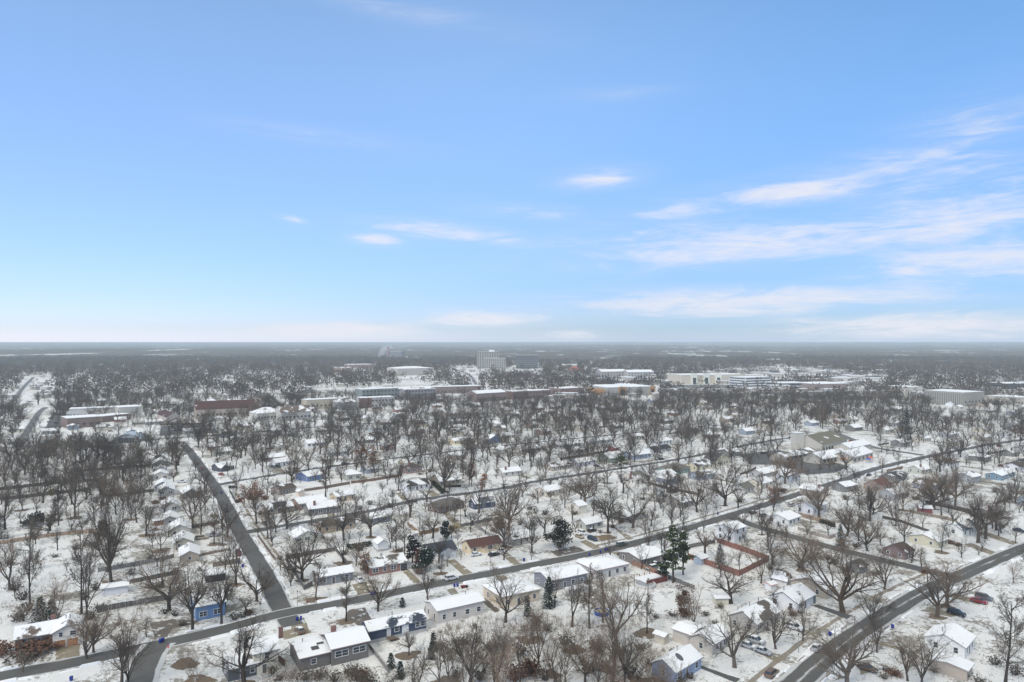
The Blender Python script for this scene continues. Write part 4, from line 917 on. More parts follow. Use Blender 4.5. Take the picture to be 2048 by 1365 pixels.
# ------------------------------------------------------------------ houses further off, in rows along the streets
WC = [((188, 180, 164), 'beige'), ((216, 216, 214), 'white'), ((150, 152, 154), 'grey'), ((200, 184, 150), 'cream'), ((166, 146, 118), 'tan'), ((132, 146, 164), 'blue grey'), ((150, 104, 86), 'brick red'), ((116, 112, 106), 'dark grey'), ((172, 172, 148), 'sage')]
RC = [((118, 112, 106), .97, 'snow covered'), ((96, 90, 86), .55, 'half snowy'), ((84, 76, 72), .25, 'brown'), ((120, 118, 116), .9, 'white')]
rnd = random.Random(11)
def near_road(p, lim):
    for k, (g, hw) in RPTS.items():
        for q in g[::3]:
            if (q.x - p.x) ** 2 + (q.y - p.y) ** 2 < (lim + hw) ** 2: return True
    return False
cnt = 0; FILL = []
for row in range(60):
    for col_ in range(-60, 60):
        a = R(34)
        p = Vector((0, 330, 0)) + Vector((math.cos(a), math.sin(a), 0)) * (col_ * 21 + rnd.uniform(-3, 3)) + Vector((-math.sin(a), math.cos(a), 0)) * ((row - 20) * 34 + (9 if row % 2 else 0) + rnd.uniform(-3, 3))
        if p.y < 312 or p.y > 930 or abs(p.x) > p.y * .76: continue
        x, y = PIX(p)
        if x < 300 and y > 880: continue
        if rnd.random() > (.9 if p.y < 430 else .78 if p.y < 640 else .40): continue
        if any((p.x - fx) ** 2 + (p.y - fy) ** 2 < 19 ** 2 for fx, fy in FOOT): continue
        if near_road(p, 8): continue
        if p.y < 430 and any((p.x - bx) ** 2 + (p.y - by) ** 2 < (br_ + 6) ** 2 for bx, by, br_ in BLOCK): continue
        if 1540 < x < 1760 and 880 < y < 945: continue
        if 1376 < x < 1540 and 1085 < y < 1155: continue
        FILL.append((p.x, p.y))
        if rnd.random() < .62 and p.y < 720:
            a2 = R(34); u2 = Vector((math.cos(a2), math.sin(a2), 0)); v2 = Vector((-u2.y, u2.x, 0)); q0 = p + u2 * rnd.uniform(8, 11); sgn = rnd.choice((-1, -1, 1)); L2 = rnd.uniform(11, 17); w2 = rnd.uniform(2.6, 4.2)
            mb = MB(); qq = [q0, q0 + u2 * w2, q0 + u2 * (w2 + rnd.uniform(-.3, .3)) + v2 * sgn * L2, q0 + v2 * sgn * L2]
            if sgn < 0: qq.reverse()
            if not near_road(qq[0], -1) and not near_road(qq[2], -1):
                mb.face([(w.x, w.y, .022) for w in qq]); tag(mb.build('driveway', slab_mat(rnd.choice([DC['t'], DC['t'], DC['a'], DC['b']]))), 'short shovelled drive beside a small suburban house', 'driveway', 'drives of the small houses', 'structure'); BLOCK.append((qq[0].x, qq[0].y, 3)); BLOCK.append((qq[2].x, qq[2].y, 3))
        if cnt >= 238: continue
        cnt += 1
        w, wn = rnd.choice(WC); rc, sn, rn = rnd.choices(RC, [6, 2, 1.5, 3])[0]
        gable = rnd.random() < .3
        house('%s house with %s roof' % (wn, rn), '', (x, y), lu=rnd.uniform(9.5, 15) if not gable else rnd.uniform(7, 9), lv=rnd.uniform(7.5, 9.5) if not gable else 11, ang=34 + rnd.uniform(-4, 4), h=rnd.uniform(2.6, 3.3), ridge='v' if gable else 'u', pitch=rnd.uniform(.35, .55), hip=rnd.random() < .2, brick=wn == 'brick red', wall=w, roof=rc, snow=sn, auto=True, door=False, chim=(3, 2, .7) if rnd.random() < .3 else None)
# ------------------------------------------------------------------ fences and hedges
def fence(lab, px, h, col, name='fence', gap=0.0, post=2.4, top=False, ground=False):
    """boards between posts along a line on the ground"""
    P = px if ground else [G(*p) for p in px]; rt_ = empty(name, P[0])
    c = lin(col); g_ = sum(c) / 3; c = tuple((g_ + (v - g_) * .58) * 1.05 for v in c); mat = plain('fence_boards', c, .85, .28, 1.2); pm = plain('fence_post', tuple(v * .8 for v in c), .85)
    b = MB(); rnd = random.Random(len(lab))
    if 'fp' not in WIN: q = MB(); q.tube([(0, 0, 0), (0, 0, 1)], [.07, .06], 4, cap=True); WIN['fp'] = q
    pme = WIN['fp'].mesh('post', pm)
    for A_, B_ in zip(P, P[1:]):
        d = B_ - A_; L = d.length; d.normalize(); n = Vector((-d.y, d.x, 0)); k = max(1, round(L / post))
        for i in range(k):
            a = A_ + d * (L * i / k) - P[0]; e = A_ + d * (L * (i + 1) / k) - P[0]; hh = h * rnd.uniform(.94, 1.05)
            if not gap:
                m = max(1, int((e - a).length / .6))
                for j in range(m):
                    s, t = a.lerp(e, j / m), a.lerp(e, (j + .94) / m); h2 = hh * rnd.uniform(.97, 1.02)
                    b.prism([((s - n * .03).x, (s - n * .03).y), ((t - n * .03).x, (t - n * .03).y), ((t + n * .03).x, (t + n * .03).y), ((s + n * .03).x, (s + n * .03).y)], .06, h2)
            else:
                for z in np.arange(.25, h, gap): b.tube([a + Vector((0, 0, z)), e + Vector((0, 0, z))], [.035, .035], 4)
            if not ground: put('post', pme, rt_, a).scale = (1, 1, hh + .12)
        if not ground: put('post', pme, rt_, B_ - P[0]).scale = (1, 1, h + .12)
    b.build('boards' if not gap else 'rail', mat, rt_)
    if ground: AUTO.append((rt_, lab, PIX((P[0] + P[1]) / 2))); rt_['category'] = 'fence'; rt_['group'] = 'yard fences'
    else: tag(rt_, lab, name)
fence('grey brown board fence below the long pale grey shed', [(194, 1226), (262, 1213), (330, 1201)], 1.7, (112, 104, 96))
fence('light grey board fence between two back yards', [(196, 1145), (262, 1134), (324, 1123), (348, 1116)], 1.6, (138, 132, 126))
fence('dark slatted fence meeting the long pale grey shed', [(247, 1171), (302, 1160), (352, 1150)], 1.5, (92, 88, 82))
fence('long orange tan fence crossing the snowy yards', [(-20, 1093), (50, 1082), (107, 1073), (193, 1065)], 1.6, (178, 140, 98))
fence('dark brown fence highest among the yard fences', [(-30, 985), (40, 977), (111, 969), (200, 963)], 1.9, (88, 80, 74))
fence('brown yard fence below the highest one', [(-30, 1004), (40, 998), (100, 991), (180, 982)], 1.9, (92, 80, 72))
fence('dark fence reaching the wide blue grey gable', [(205, 995), (260, 990), (308, 984)], 1.7, (98, 90, 84))
fence('faint brown fence between yards by the big oak', [(150, 945), (240, 938), (300, 934)], 1.7, (96, 90, 86))
fence('thin dark wire fence in the upper yards', [(20, 1024), (90, 1017), (200, 1004)], 1.0, (80, 76, 72), gap=.4)
fence('thin wire fence over the white back lawn', [(235, 1101), (300, 1095), (345, 1088)], 1.1, (104, 100, 98), gap=.35)
fence('low wire fence near the round dark bush', [(110, 1044), (150, 1040), (215, 1033)], 1.1, (84, 80, 78), gap=.4)
fence('red brown low wall beside the side street', [(516, 1074), (533, 1098), (550, 1121)], 1.0, (112, 74, 62))
fence('brown grey corner fence bending towards the grey house', [(571, 1121), (590, 1151), (608.5, 1181), (625, 1172)], 1.7, (110, 102, 96))
fence('brown fence behind the corner lot lawn', [(573, 1120), (620, 1111), (671, 1103)], 1.7, (112, 100, 90))
fence('brown fence between the corner lot and the next', [(672, 1104), (692, 1128), (700, 1138)], 1.6, (118, 104, 92))
fence('pale fence behind the pale green gabled house', [(639, 1067), (662, 1097)], 1.3, (150, 146, 140))
fence('dark grey fence bounding a snowy terrace by the junction', [(459, 984), (471, 1008), (484, 1004)], 1.8, (74, 78, 78))
fence('orange wooden fence round a small snowy yard', [(815, 1051), (840, 1071), (860, 1067), (878, 1062)], 1.6, (166, 126, 80))
fence('yellow wooden fence panel by the gravel drive', [(897, 1060), (919, 1056)], 1.8, (196, 160, 80))
fence('grey brown fence behind the yellow house yard', [(921, 1055), (941, 1051), (985, 1042)], 1.5, (128, 120, 110))
fence('grey fence running down to the yellow house', [(947, 1050), (965, 1064), (980, 1075)], 1.5, (142, 138, 132))
fence('rust red fence round a square snowy yard', [(1434, 1086), (1486, 1104), (1538, 1123), (1508, 1138), (1478, 1153), (1440, 1140), (1402, 1127), (1376, 1118)], 2.1, (152, 86, 62))
fence('grey fence behind the rust red fenced yard', [(1336, 1108), (1385, 1096), (1430, 1087)], 1.6, (120, 112, 104))
fence('tan wooden fence past the white houses', [(1600, 1034), (1635, 1043), (1669, 1051)], 1.9, (166, 134, 100))
fence('pale wooden fence round the lane side yard', [(1596, 1061), (1628, 1071), (1658, 1079), (1671, 1075)], 1.5, (164, 146, 128))
fence('orange brown fence beside the pool deck', [(1264, 1130), (1300, 1144), (1334, 1158)], 1.8, (162, 112, 76))
fence('grey fence running on from the pool deck', [(1336, 1159), (1362, 1169), (1389, 1180)], 1.5, (120, 114, 108))
fence('brown fence along the back of the blue house', [(608.5, 984), (655, 977), (700, 969)], 1.6, (130, 104, 84))
fence('rust brown fence before the white house with dark roof', [(702, 968), (750, 962), (804, 953)], 1.6, (134, 96, 76))
fence('tan board fence in the right hand back yards', [(1820, 1026), (1866, 1035), (1914, 1045)], 1.5, (140, 124, 102))
fence('dark brown fence behind the red barn', [(1851, 1008), (1900, 1018), (1952, 1030)], 2.0, (92, 80, 70))
fence('dark fence on the slope near the straw coloured house', [(1765, 1037), (1800, 1045), (1858, 1066)], 1.3, (90, 84, 78))
fence('narrow grey fence beside the navy blue house', [(731, 1287), (752, 1314), (778, 1348)], 1.2, (130, 126, 122))
fence('thin wire fence across the snow behind the putty yard shed', [(1299, 1234), (1336, 1239), (1374, 1245)], 1.2, (96, 90, 84), gap=.3)
fence('wire fence beyond the white yard by the red fence', [(1490, 1157), (1530, 1165), (1556, 1172)], 1.1, (110, 106, 102), gap=.35)
fence('brown board fence beside the two storey cream house', [(553, 1320), (570, 1334)], 1.7, (136, 96, 72))
fence('thin brown fence on the lawn facing the junction', [(396, 1114), (430, 1107), (460, 1101)], 1.0, (146, 116, 96))
fence('grey fence on the lawn with a parked tan SUV', [(376, 1058), (406, 1053), (438, 1048)], 1.5, (116, 110, 104))
fence('tan fence stub beside the blue bin on the side street', [(426, 1135), (452, 1131), (478, 1126)], 1.7, (132, 116, 96))
fence('grey fence among the upper street back yards', [(1120, 921), (1170, 913), (1215, 905)], 1.7, (104, 98, 90))
fence('dark fence above the middle street yards', [(1300, 970), (1340, 980), (1400, 992)], 1.4, (98, 90, 84))
fence('brown fence by the parking lot', [(1480, 951), (1500, 945), (1512, 938)], 1.5, (104, 84, 74))
fence('deck rail of the grey olive house', [(1475, 1222), (1492, 1213), (1502, 1222)], 1.2, (126, 118, 112), gap=.4)
rnd = random.Random(61); FENC = [((92, 86, 80), 'dark yard fence'), ((128, 118, 106), 'grey board fence'), ((142, 112, 86), 'brown board fence'), ((112, 92, 78), 'dull brown fence')]
for (x, y) in FILL:
    if y > 700 or rnd.random() < .35: continue
    a = R(34 + rnd.uniform(-4, 4)); u = Vector((math.cos(a), math.sin(a), 0)); v = Vector((-u.y, u.x, 0)); c = Vector((x, y, 0)); cc, nm = rnd.choice(FENC)
    q = c + v * rnd.uniform(12, 16); e = [q - u * rnd.uniform(6, 11), q + u * rnd.uniform(6, 11)]
    if rnd.random() < .6: e.append(e[1] - v * rnd.uniform(8, 13))
    if any(near_road(w, 2) for w in e): continue
    if any((w.x - bx) ** 2 + (w.y - by) ** 2 < 49 for w in e for bx, by in FOOT): continue
    fence(nm, e, rnd.uniform(1.3, 1.9), cc, ground=True)
def tufts(mb, fn, n, size, rnd, m=0, flat=.0):
    for _ in range(n):
        p = fn(); s = size * rnd.uniform(.6, 1.3)
        a = Vector((rnd.gauss(0, 1), rnd.gauss(0, 1), rnd.gauss(0, 1) * (1 - flat))).normalized(); b = a.orthogonal().normalized() * s * .7; a = a * s
        mb.face([p - a - b * .4, p + a * .1 - b, p + a, p + b], m)
def hedge(lab, px, h, w, dark=True):
    P = [G(*p) for p in px]; rnd = random.Random(len(lab)); mb = MB()
    for A_, B_ in zip(P, P[1:]):
        d = (B_ - A_); n = Vector((-d.y, d.x, 0)).normalized()
        tufts(mb, lambda: A_ + d * rnd.random() + n * rnd.uniform(-w, w) * .5 + Vector((0, 0, h * rnd.random() ** .7)) - P[0], int(d.length * 55), .32, rnd)
    o = mb.build('hedge', leaf_mat('dark_hedge_leaf', (.020, .030, .020), (.05, .055, .035)), None, P[0]); tag(o, lab, 'hedge')
hedge('tall dark clipped hedge beside the olive gabled house', [(866, 970), (876, 979), (886, 989)], 2.4, 1.6)
hedge('low row of dark shrubs before the olive gabled house', [(888, 975), (905, 975), (922, 974)], 1.1, 1.2)
hedge('dark evergreen strip by the wooden fence past the white houses', [(1640, 1046), (1655, 1050), (1670, 1056)], 1.6, 1.4)
hedge('dark tangle of bushes behind the tiny white cottage', [(694, 1100), (720, 1096), (744, 1092)], 1.8, 2.5)

# ------------------------------------------------------------------ vehicles
CARM = {}
def car_mesh(kind, paint):
    k = (kind, paint)
    if k in CARM: return CARM[k]
    c = {'white': (.70, .70, .70), 'silver': (.42, .43, .44), 'black': (.018, .018, .02), 'navy': (.02, .035, .075), 'red': (.28, .03, .03), 'tan': (.40, .32, .22), 'brown': (.16, .11, .075), 'green': (.07, .10, .09), 'grey': (.14, .145, .15), 'gold': (.35, .26, .12)}[paint]
    pm = plain('car_paint_' + paint, c, .25, .03, 1, .0, .5)
    L, Wd = {'sedan': (4.6, 1.8), 'suv': (4.75, 1.9), 'pickup': (5.5, 1.95)}[kind]; hw = Wd / 2
    body = MB(); belt = {'sedan': .92, 'suv': 1.02, 'pickup': 1.05}[kind]
    prof = {'sedan': [(-L / 2, .42), (-L / 2 + .05, .30), (L / 2 - .1, .28), (L / 2, .45), (L / 2 - .06, .70), (L / 2 - .9, .84), (.75, belt), (-1.55, belt + .02), (-L / 2 + .05, .90)],
            'suv': [(-L / 2, .45), (-L / 2 + .05, .34), (L / 2 - .1, .32), (L / 2, .5), (L / 2 - .08, .86), (L / 2 - .9, .98), (.95, belt), (-2.2, belt + .02), (-L / 2 + .02, .95)],
            'pickup': [(-L / 2, .5), (-L / 2 + .03, .42), (L / 2 - .1, .4), (L / 2, .55), (L / 2 - .08, .95), (L / 2 - 1.2, 1.05), (.9, belt), (-.75, belt), (-.76, .72), (-L / 2 + .12, .72), (-L / 2 + .11, 1.03), (-L / 2, 1.03)]}[kind]
    def loft(mb, pr, ys, m=0):
        n = len(pr); i = len(mb.v)
        for (y, ins, zs) in ys:
            mb.v += [(x * (1 - ins), y, z) for x, z in pr]
        for a in range(len(ys) - 1):
            for q in range(n):
                j = (q + 1) % n; mb.f.append((i + a * n + q, i + a * n + j, i + (a + 1) * n + j, i + (a + 1) * n + q)); mb.m.append(m)
        mb.f.append(tuple(i + q for q in range(n))[::-1]); mb.m.append(m)
        mb.f.append(tuple(i + (len(ys) - 1) * n + q for q in range(n))); mb.m.append(m)
    loft(body, prof, [(-hw, .03, 0), (-hw + .12, 0, 0), (hw - .12, 0, 0), (hw, .03, 0)])
    cab = {'sedan': [(-1.7, belt, -1.05, 1.42), (.95, belt, .25, 1.42)], 'suv': [(-2.25, belt, -2.0, 1.70), (1.2, belt, .45, 1.70)], 'pickup': [(-.72, belt, -.6, 1.78), (1.15, belt, .45, 1.78)]}[kind]
    (xb0, zb, xt0, zt), (xb1, _, xt1, _) = cab
    gl = MB(); yb, yt = hw - .1, hw - .28
    q = [(xb0, -yb), (xb1, -yb), (xb1, yb), (xb0, yb)]; tq = [(xt0, -yt), (xt1, -yt), (xt1, yt), (xt0, yt)]
    gl.prism(q, zb - .02, zt - .03, 0, tq)
    rf = MB(); rf.prism([(xt0 - .05, -yt - .02), (xt1 + .05, -yt - .02), (xt1 + .05, yt + .02), (xt0 - .05, yt + .02)], zt - .05, zt + .03, 0, [(xt0 + .1, -yt + .1), (xt1 - .1, -yt + .1), (xt1 - .1, yt - .1), (xt0 + .1, yt - .1)])
    for t in (0, .42, .75, 1) if kind != 'pickup' else (0, .5, 1):
        for sg in (-1, 1):
            bx, tx = xb0 + (xb1 - xb0) * t, xt0 + (xt1 - xt0) * t
            rf.tube([(bx, sg * yb, zb), (tx, sg * yt, zt - .02)], [.055, .05], 4)
    wh = MB(); wh.tube([(0, -.11, 0), (0, .11, 0)], [.33, .33], 14, cap=True); wh.tube([(0, .11, 0), (0, -.11, 0)], [.33, .33], 14, cap=True)
    rim = MB(); rim.tube([(0, .1, 0), (0, .125, 0)], [.2, .18], 10, cap=True); rim.tube([(0, -.1, 0), (0, -.125, 0)], [.2, .18], 10, cap=True)
    hl = MB(); hl.box(-.04, -.2, -.07, .03, .2, .07); tl = MB(); tl.box(-.03, -.16, -.09, .03, .16, .09)
    sn = MB(); sn.prism([(xt0 + .02, -yt + .03), (xt1 - .02, -yt + .03), (xt1 - .02, yt - .03), (xt0 + .02, yt - .03)], zt + .02, zt + .14, 0, [(xt0 + .2, -yt + .2), (xt1 - .2, -yt + .2), (xt1 - .2, yt - .2), (xt0 + .2, yt - .2)])
    hood = MB(); hx0, hx1 = xb1 + .02, L / 2 - .25; hz = belt
    hood.prism([(hx0, -hw + .2), (hx1, -hw + .25), (hx1, hw - .25), (hx0, hw - .2)], hz - .2, hz + .03, 0, [(hx0 + .1, -hw + .3), (hx1 - .2, -hw + .35), (hx1 - .2, hw - .35), (hx0 + .1, hw - .3)])
    CARM[k] = (body.mesh('body', pm), gl.mesh('window', M_GLASS), rf.mesh('roof', pm), wh.mesh('wheel', M_DARK), rim.mesh('rim', M_METAL), hl.mesh('headlight', plain('headlight_lens', (.7, .7, .72), .15)), tl.mesh('tail_light', plain('tail_light_lens', (.35, .02, .02), .2)), sn.mesh('snow_cap', M_SNOW), hood.mesh('snow_cap', M_SNOW), L, hw)
    return CARM[k]
def car(lab, x, y, kind, paint, ax, snow=0, z=.06):
    """AX: u along the street, v along a drive, a along the side street, or degrees"""
    P = G(x, y); a = street_angle(P)
    a = {'u': a, 'v': a - math.pi / 2, 'U': a + math.pi, 'V': a + math.pi / 2, 'a': R(-61), 'A': R(119)}[ax] if isinstance(ax, str) else R(ax)
    m = car_mesh(kind, paint); L, hw = m[9], m[10]
    rt_ = empty('parked_car' if kind != 'pickup' else 'pickup_truck', (P.x, P.y, z), a)
    put('body', m[0], rt_); put('window', m[1], rt_); put('roof', m[2], rt_)
    for sx in (-1, 1):
        for sy in (-1, 1):
            w = put('wheel', m[3], rt_, (sx * L * .30, sy * (hw - .1), .33)); put('rim', m[4], w)
    hz = {'sedan': .66, 'suv': .8, 'pickup': .85}[kind]
    for sy in (-1, 1): put('headlight', m[5], rt_, (L / 2 - .03, sy * hw * .68, hz)); put('tail_light', m[6], rt_, (-L / 2 + .02, sy * hw * .78, hz))
    if snow: put('snow_cap', m[7], rt_)
    if snow > 1: put('snow_cap', m[8], rt_)
    tag(rt_, lab, 'car' if kind != 'pickup' else 'pickup', 'cars parked along the streets and drives'); BLOCK.append((P.x, P.y, 3)); return rt_
for a in [
 ('white SUV parked at the kerb beyond the red brick house drive', 903, 1160, 'suv', 'white', 'u'),
 ('snowy white sedan in the drive of the grey house with white windows', 720, 1164, 'sedan', 'white', 'v', 2),
 ('snow buried pale car in front of the yellow house', 952, 1112, 'sedan', 'white', 'u', 2),
 ('white pickup with dark bed beside the yellow house', 1003, 1106, 'pickup', 'white', 'V'),
 ('small brown car with snowy roof on the forked drive', 600, 1265, 'sedan', 'brown', 'V', 2),
 ('dark navy SUV beside the patch of brown grass', 1185, 1081, 'suv', 'navy', 'v'),
 ('white SUV close to the olive grey house', 1165, 1069, 'suv', 'white', 'v', 1),
 ('cream sedan in front of the olive grey house', 1159, 1076, 'sedan', 'tan', 'v', 1),
 ('black snow dusted car against the olive grey house front', 1184, 1064, 'sedan', 'black', 'u', 1),
 ('grey green wagon with snowy roof parked on the long street', 1243, 1092, 'suv', 'green', 'u', 1),
 ('black car nosed up to the long brown house', 1246, 1114, 'sedan', 'black', 'v', 0),
 ('snow loaded dark truck behind the long brown house', 1310, 1134, 'pickup', 'black', 'U', 2),
 ('second snow loaded vehicle behind the long brown house', 1303, 1140, 'suv', 'grey', 'U', 2),
 ('brown SUV parked lowest on the wide street', 1543.5, 1352, 'suv', 'brown', 'u'),
 ('white SUV in the drive of the grey olive house', 1589, 1259, 'suv', 'white', 'v', 0),
 ('snowy silver sedan nearest the putty coloured house', 1497, 1296, 'sedan', 'silver', 'v', 2),
 ('snowy silver SUV behind another by the putty coloured house', 1512, 1286, 'suv', 'silver', 'v', 2),
 ('silver sedan lowest in the drive by the putty coloured house', 1526, 1307, 'sedan', 'silver', 'v', 1),
 ('snowy silver car at the kerb of the wide street', 1634, 1300, 'sedan', 'silver', 'u', 2),
 ('dark SUV on the tan drive across the wide street', 1913, 1231, 'suv', 'black', 'v', 0),
 ('red sedan far up the drive across the wide street', 1958, 1206, 'sedan', 'red', 'v', 0),
 ('dark grey SUV parked beside the red sedan', 1968, 1199, 'suv', 'grey', 'v', 0),
 ('brown covered car on a short drive at the lower edge', 1735, 1341, 'sedan', 'brown', 'v', 0),
 ('navy sedan at the edge beside the cream house with slate roof', 2038, 1064, 'sedan', 'navy', 'v', 0),
 ('tan SUV standing on a snowy lawn by the side street', 402, 1079, 'suv', 'tan', 20, 0),
 ('silver sedan on the snowy lawn next to the tan SUV', 428, 1073, 'sedan', 'silver', 25, 1),
 ('snowy white pickup on the lawn above the tan SUV', 364, 966, 'pickup', 'white', 15, 2),
 ('red hatchback at the kerb of the side street', 477, 1110, 'suv', 'red', 'a', 0),
 ('dark sedan on the side street between both junctions', 453, 1023, 'sedan', 'black', 'a', 0),
 ('red sedan far up the side street', 405, 939, 'sedan', 'red', 'a', 0),
 ('dark van farthest up the side street', 390, 919, 'suv', 'grey', 'a', 0),
 ('red car before the charcoal gabled house', 443, 951, 'sedan', 'red', 'v', 0),
 ('black car with snow at the second corner yard', 466, 977, 'suv', 'black', 20, 1),
 ('dark grey SUV in the white gabled house drive', 547, 937, 'suv', 'grey', 'v', 0),
 ('black SUV in the white gabled house drive', 556, 935.5, 'suv', 'black', 'v', 0),
 ('black SUV on the lawn of the grey porch house', 690, 930, 'suv', 'black', 'u', 0),
 ('black snow topped car beside the dark brick house', 871, 1012, 'sedan', 'black', 'v', 1),
 ('black car beside the wide lilac grey house', 1193, 934, 'sedan', 'black', 'v', 0),
 ('black SUV in front of the powder blue house', 1323, 921, 'suv', 'black', 'u', 0),
 ('dark car with snowy roof behind the cream house with tall brick chimney', 1327, 957, 'suv', 'black', 'u', 1),
 ('silver snow topped car beside the large white gabled house', 1583, 1013, 'suv', 'silver', 'u', 1),
 ('dark car before the white house with bright snow roof', 1506, 1028, 'sedan', 'black', 'u', 1),
 ('dark car at the lane corner', 1526, 1034, 'suv', 'grey', 'u', 1),
 ('navy car on the long street past the church lot', 1738, 952, 'sedan', 'navy', 'u', 0),
 ('snowy white van in the church parking lot', 1506, 906, 'suv', 'white', 20, 1),
 ('dark sedan in the church parking lot', 1528, 908, 'sedan', 'black', 20, 1),
 ('black car before the small putty house', 988, 1112, 'sedan', 'black', 'u', 1),
 ('red car on the far drive at the edge', 2004, 934, 'sedan', 'red', 'v', 0),
 ('red car by the far bend of the long street', 1998, 894, 'suv', 'red', 'u', 0),
 ('maroon car across from the cream church hall', 1702, 884, 'sedan', 'red', 30, 0),
 ('black car next to the maroon one', 1716, 884, 'suv', 'black', 30, 0)]: car(*a)
# the packed car lot and the school lot
rnd = random.Random(3); LOTN = []
for r_ in range(3):
    for c_ in range(9):
        P = G(346 + c_ * 8.2, 851 + r_ * 6.0 - c_ * .3); k, p = rnd.choice(['sedan', 'suv', 'suv']), rnd.choice(['black', 'grey', 'silver', 'white', 'navy', 'red'])
        o = car('x', *PIX(P), k, p, 75 + rnd.uniform(-4, 4), rnd.choice([0, 1, 2]), .09); o['group'] = 'cars in the packed lot'
        LOTN.append((o, p, k, r_, c_))
for (x, y) in ((110, 829), (117, 831), (101, 838), (99, 846), (113, 848), (93, 857), (103, 860)):
    k, p = rnd.choice(['sedan', 'suv']), rnd.choice(['black', 'grey', 'silver', 'white', 'navy']); o = car('x', x, y, k, p, 65, 0, .09); o['group'] = 'cars in the school lot'
    LOTN.append((o, p, k, -1, x))
ROW = ['nearest row', 'middle row', 'farthest row']; ORD = ['', 'second', 'third', 'fourth', 'fifth', 'sixth', 'seventh', 'eighth', 'ninth', 'tenth', 'eleventh', 'twelfth', 'thirteenth', 'fourteenth', 'fifteenth', 'sixteenth', 'seventeenth', 'eighteenth', 'nineteenth', 'twentieth']
for (o, p, k, r_, c_) in LOTN:
    kn = 'SUV' if k == 'suv' else 'sedan'
    if r_ >= 0: tag(o, '%s %s, %s from the side, %s of the packed lot' % (p, kn, ORD[c_] or 'first', ROW[2 - r_]))
    else: AUTO.append((o, '%s %s in the school lot' % (p, kn), PIX(o.location)))

# ------------------------------------------------------------------ bins, lamps, poles, signs
bn = MB(); bn.prism([(-.24, -.26), (.24, -.26), (.24, .26), (-.24, .26)], .08, .95, 0, [(-.3, -.33), (.3, -.33), (.3, .33), (-.3, .33)])
ld = MB(); ld.prism([(-.32, -.36), (.32, -.36), (.32, .40), (-.32, .40)], .95, 1.06, 0, [(-.28, -.3), (.28, -.3), (.28, .34), (-.28, .34)])
wl_ = MB(); wl_.tube([(-.3, .27, .12), (.3, .27, .12)], [.12, .12], 8, cap=True)
bins = {c: (bn.mesh('bin_body', plain(c + '_bin_plastic', v, .45)), ld.mesh('lid', plain(c + '_bin_lid', v, .45)), wl_.mesh('wheel', M_DARK)) for c, v in (('blue', (.012, .03, .24)), ('grey', (.07, .075, .085)))}
for (x, y, c) in ((743, 1191, 'blue'), (748.5, 1190, 'blue'), (909, 1174.5, 'blue'), (915, 1173.5, 'blue'), (862.5, 1165.5, 'grey'), (866.5, 1165, 'grey'), (594.5, 1242, 'blue'), (602, 1240.5, 'blue'), (485.5, 1135, 'blue'), (478, 1128, 'blue'),
                  (321, 1286.5, 'blue'), (325.5, 1284.5, 'blue'), (142.5, 1362, 'blue'), (1048, 1122.5, 'blue'), (1179, 1112, 'blue'), (1201, 1106.5, 'blue'), (1211, 1102.5, 'blue'), (1215.5, 1102, 'blue'), (1660, 1272, 'blue'), (1785, 1257, 'blue'), (1436, 1029.5, 'blue'), (442.5, 988, 'blue'), (862, 978, 'blue'), (470, 958, 'blue'), (1720, 957, 'blue'), (1372, 922, 'blue')):
    P = G(x, y); rt_ = empty('wheeled_bin', P, random.uniform(-.5, .9)); rt_['group'] = 'wheeled bins put out at the kerb'; rt_['category'] = 'bin'
    for nm, me in zip(('bin_body', 'lid', 'wheel'), bins[c]): put(nm, me, rt_)
    AUTO.append((rt_, c + ' wheeled bin', PIX(P)))
def lamp(x, y, h, lab):
    P = G(x, y); rt_ = empty('street_lamp', P)
    m = MB(); m.tube([(0, 0, 0), (0, 0, h)], [.09, .06], 6, cap=True); m.build('pole', M_METAL, rt_)
    m = MB(); m.tube([(0, 0, h), (0, 0, h + .12), (0, 0, h + .38), (0, 0, h + .45)], [.1, .2, .16, .03], 8, cap=True); m.build('lamp_head', plain('dark_lamp_head', (.05, .05, .05), .5), rt_)
    tag(rt_, lab, 'street lamp', 'slim post top street lamps')
lamp(594.7, 1212, 4.2, 'slim grey street lamp at the corner of the junction')
lamp(981.5, 1140, 4.3, 'slim street lamp on the lawn before the yellow house')
lamp(1597, 1306, 4.6, 'slim street lamp beside the wide street pavement')
lamp(1233.5, 1079, 4.0, 'slim street lamp near the patch of brown grass')
lamp(1726, 940, 7.5, 'tall lamp post at the church corner')
lamp(1519, 926, 9, 'pale tall lamp post in the church parking lot')
def pole(x, y, h, lab):
    P = G(x, y); rt_ = empty('utility_pole', P, street_angle(P) + .2)
    m = MB(); m.tube([(0, 0, 0), (0, 0, h)], [.17, .11], 7, cap=True); m.build('pole', M_WOOD, rt_)
    m = MB(); m.box(-1.1, -.06, h - .7, 1.1, .06, h - .55); m.build('cross_arm', M_WOOD, rt_)
    m = MB(); [m.tube([(q, 0, h - .55), (q, 0, h - .36)], [.06, .04], 6, cap=True) for q in (-1, -.5, .5, 1)]; m.build('insulator', plain('insulator_glaze', (.25, .25, .25), .3), rt_)
    tag(rt_, lab, 'utility pole', 'wooden utility poles')
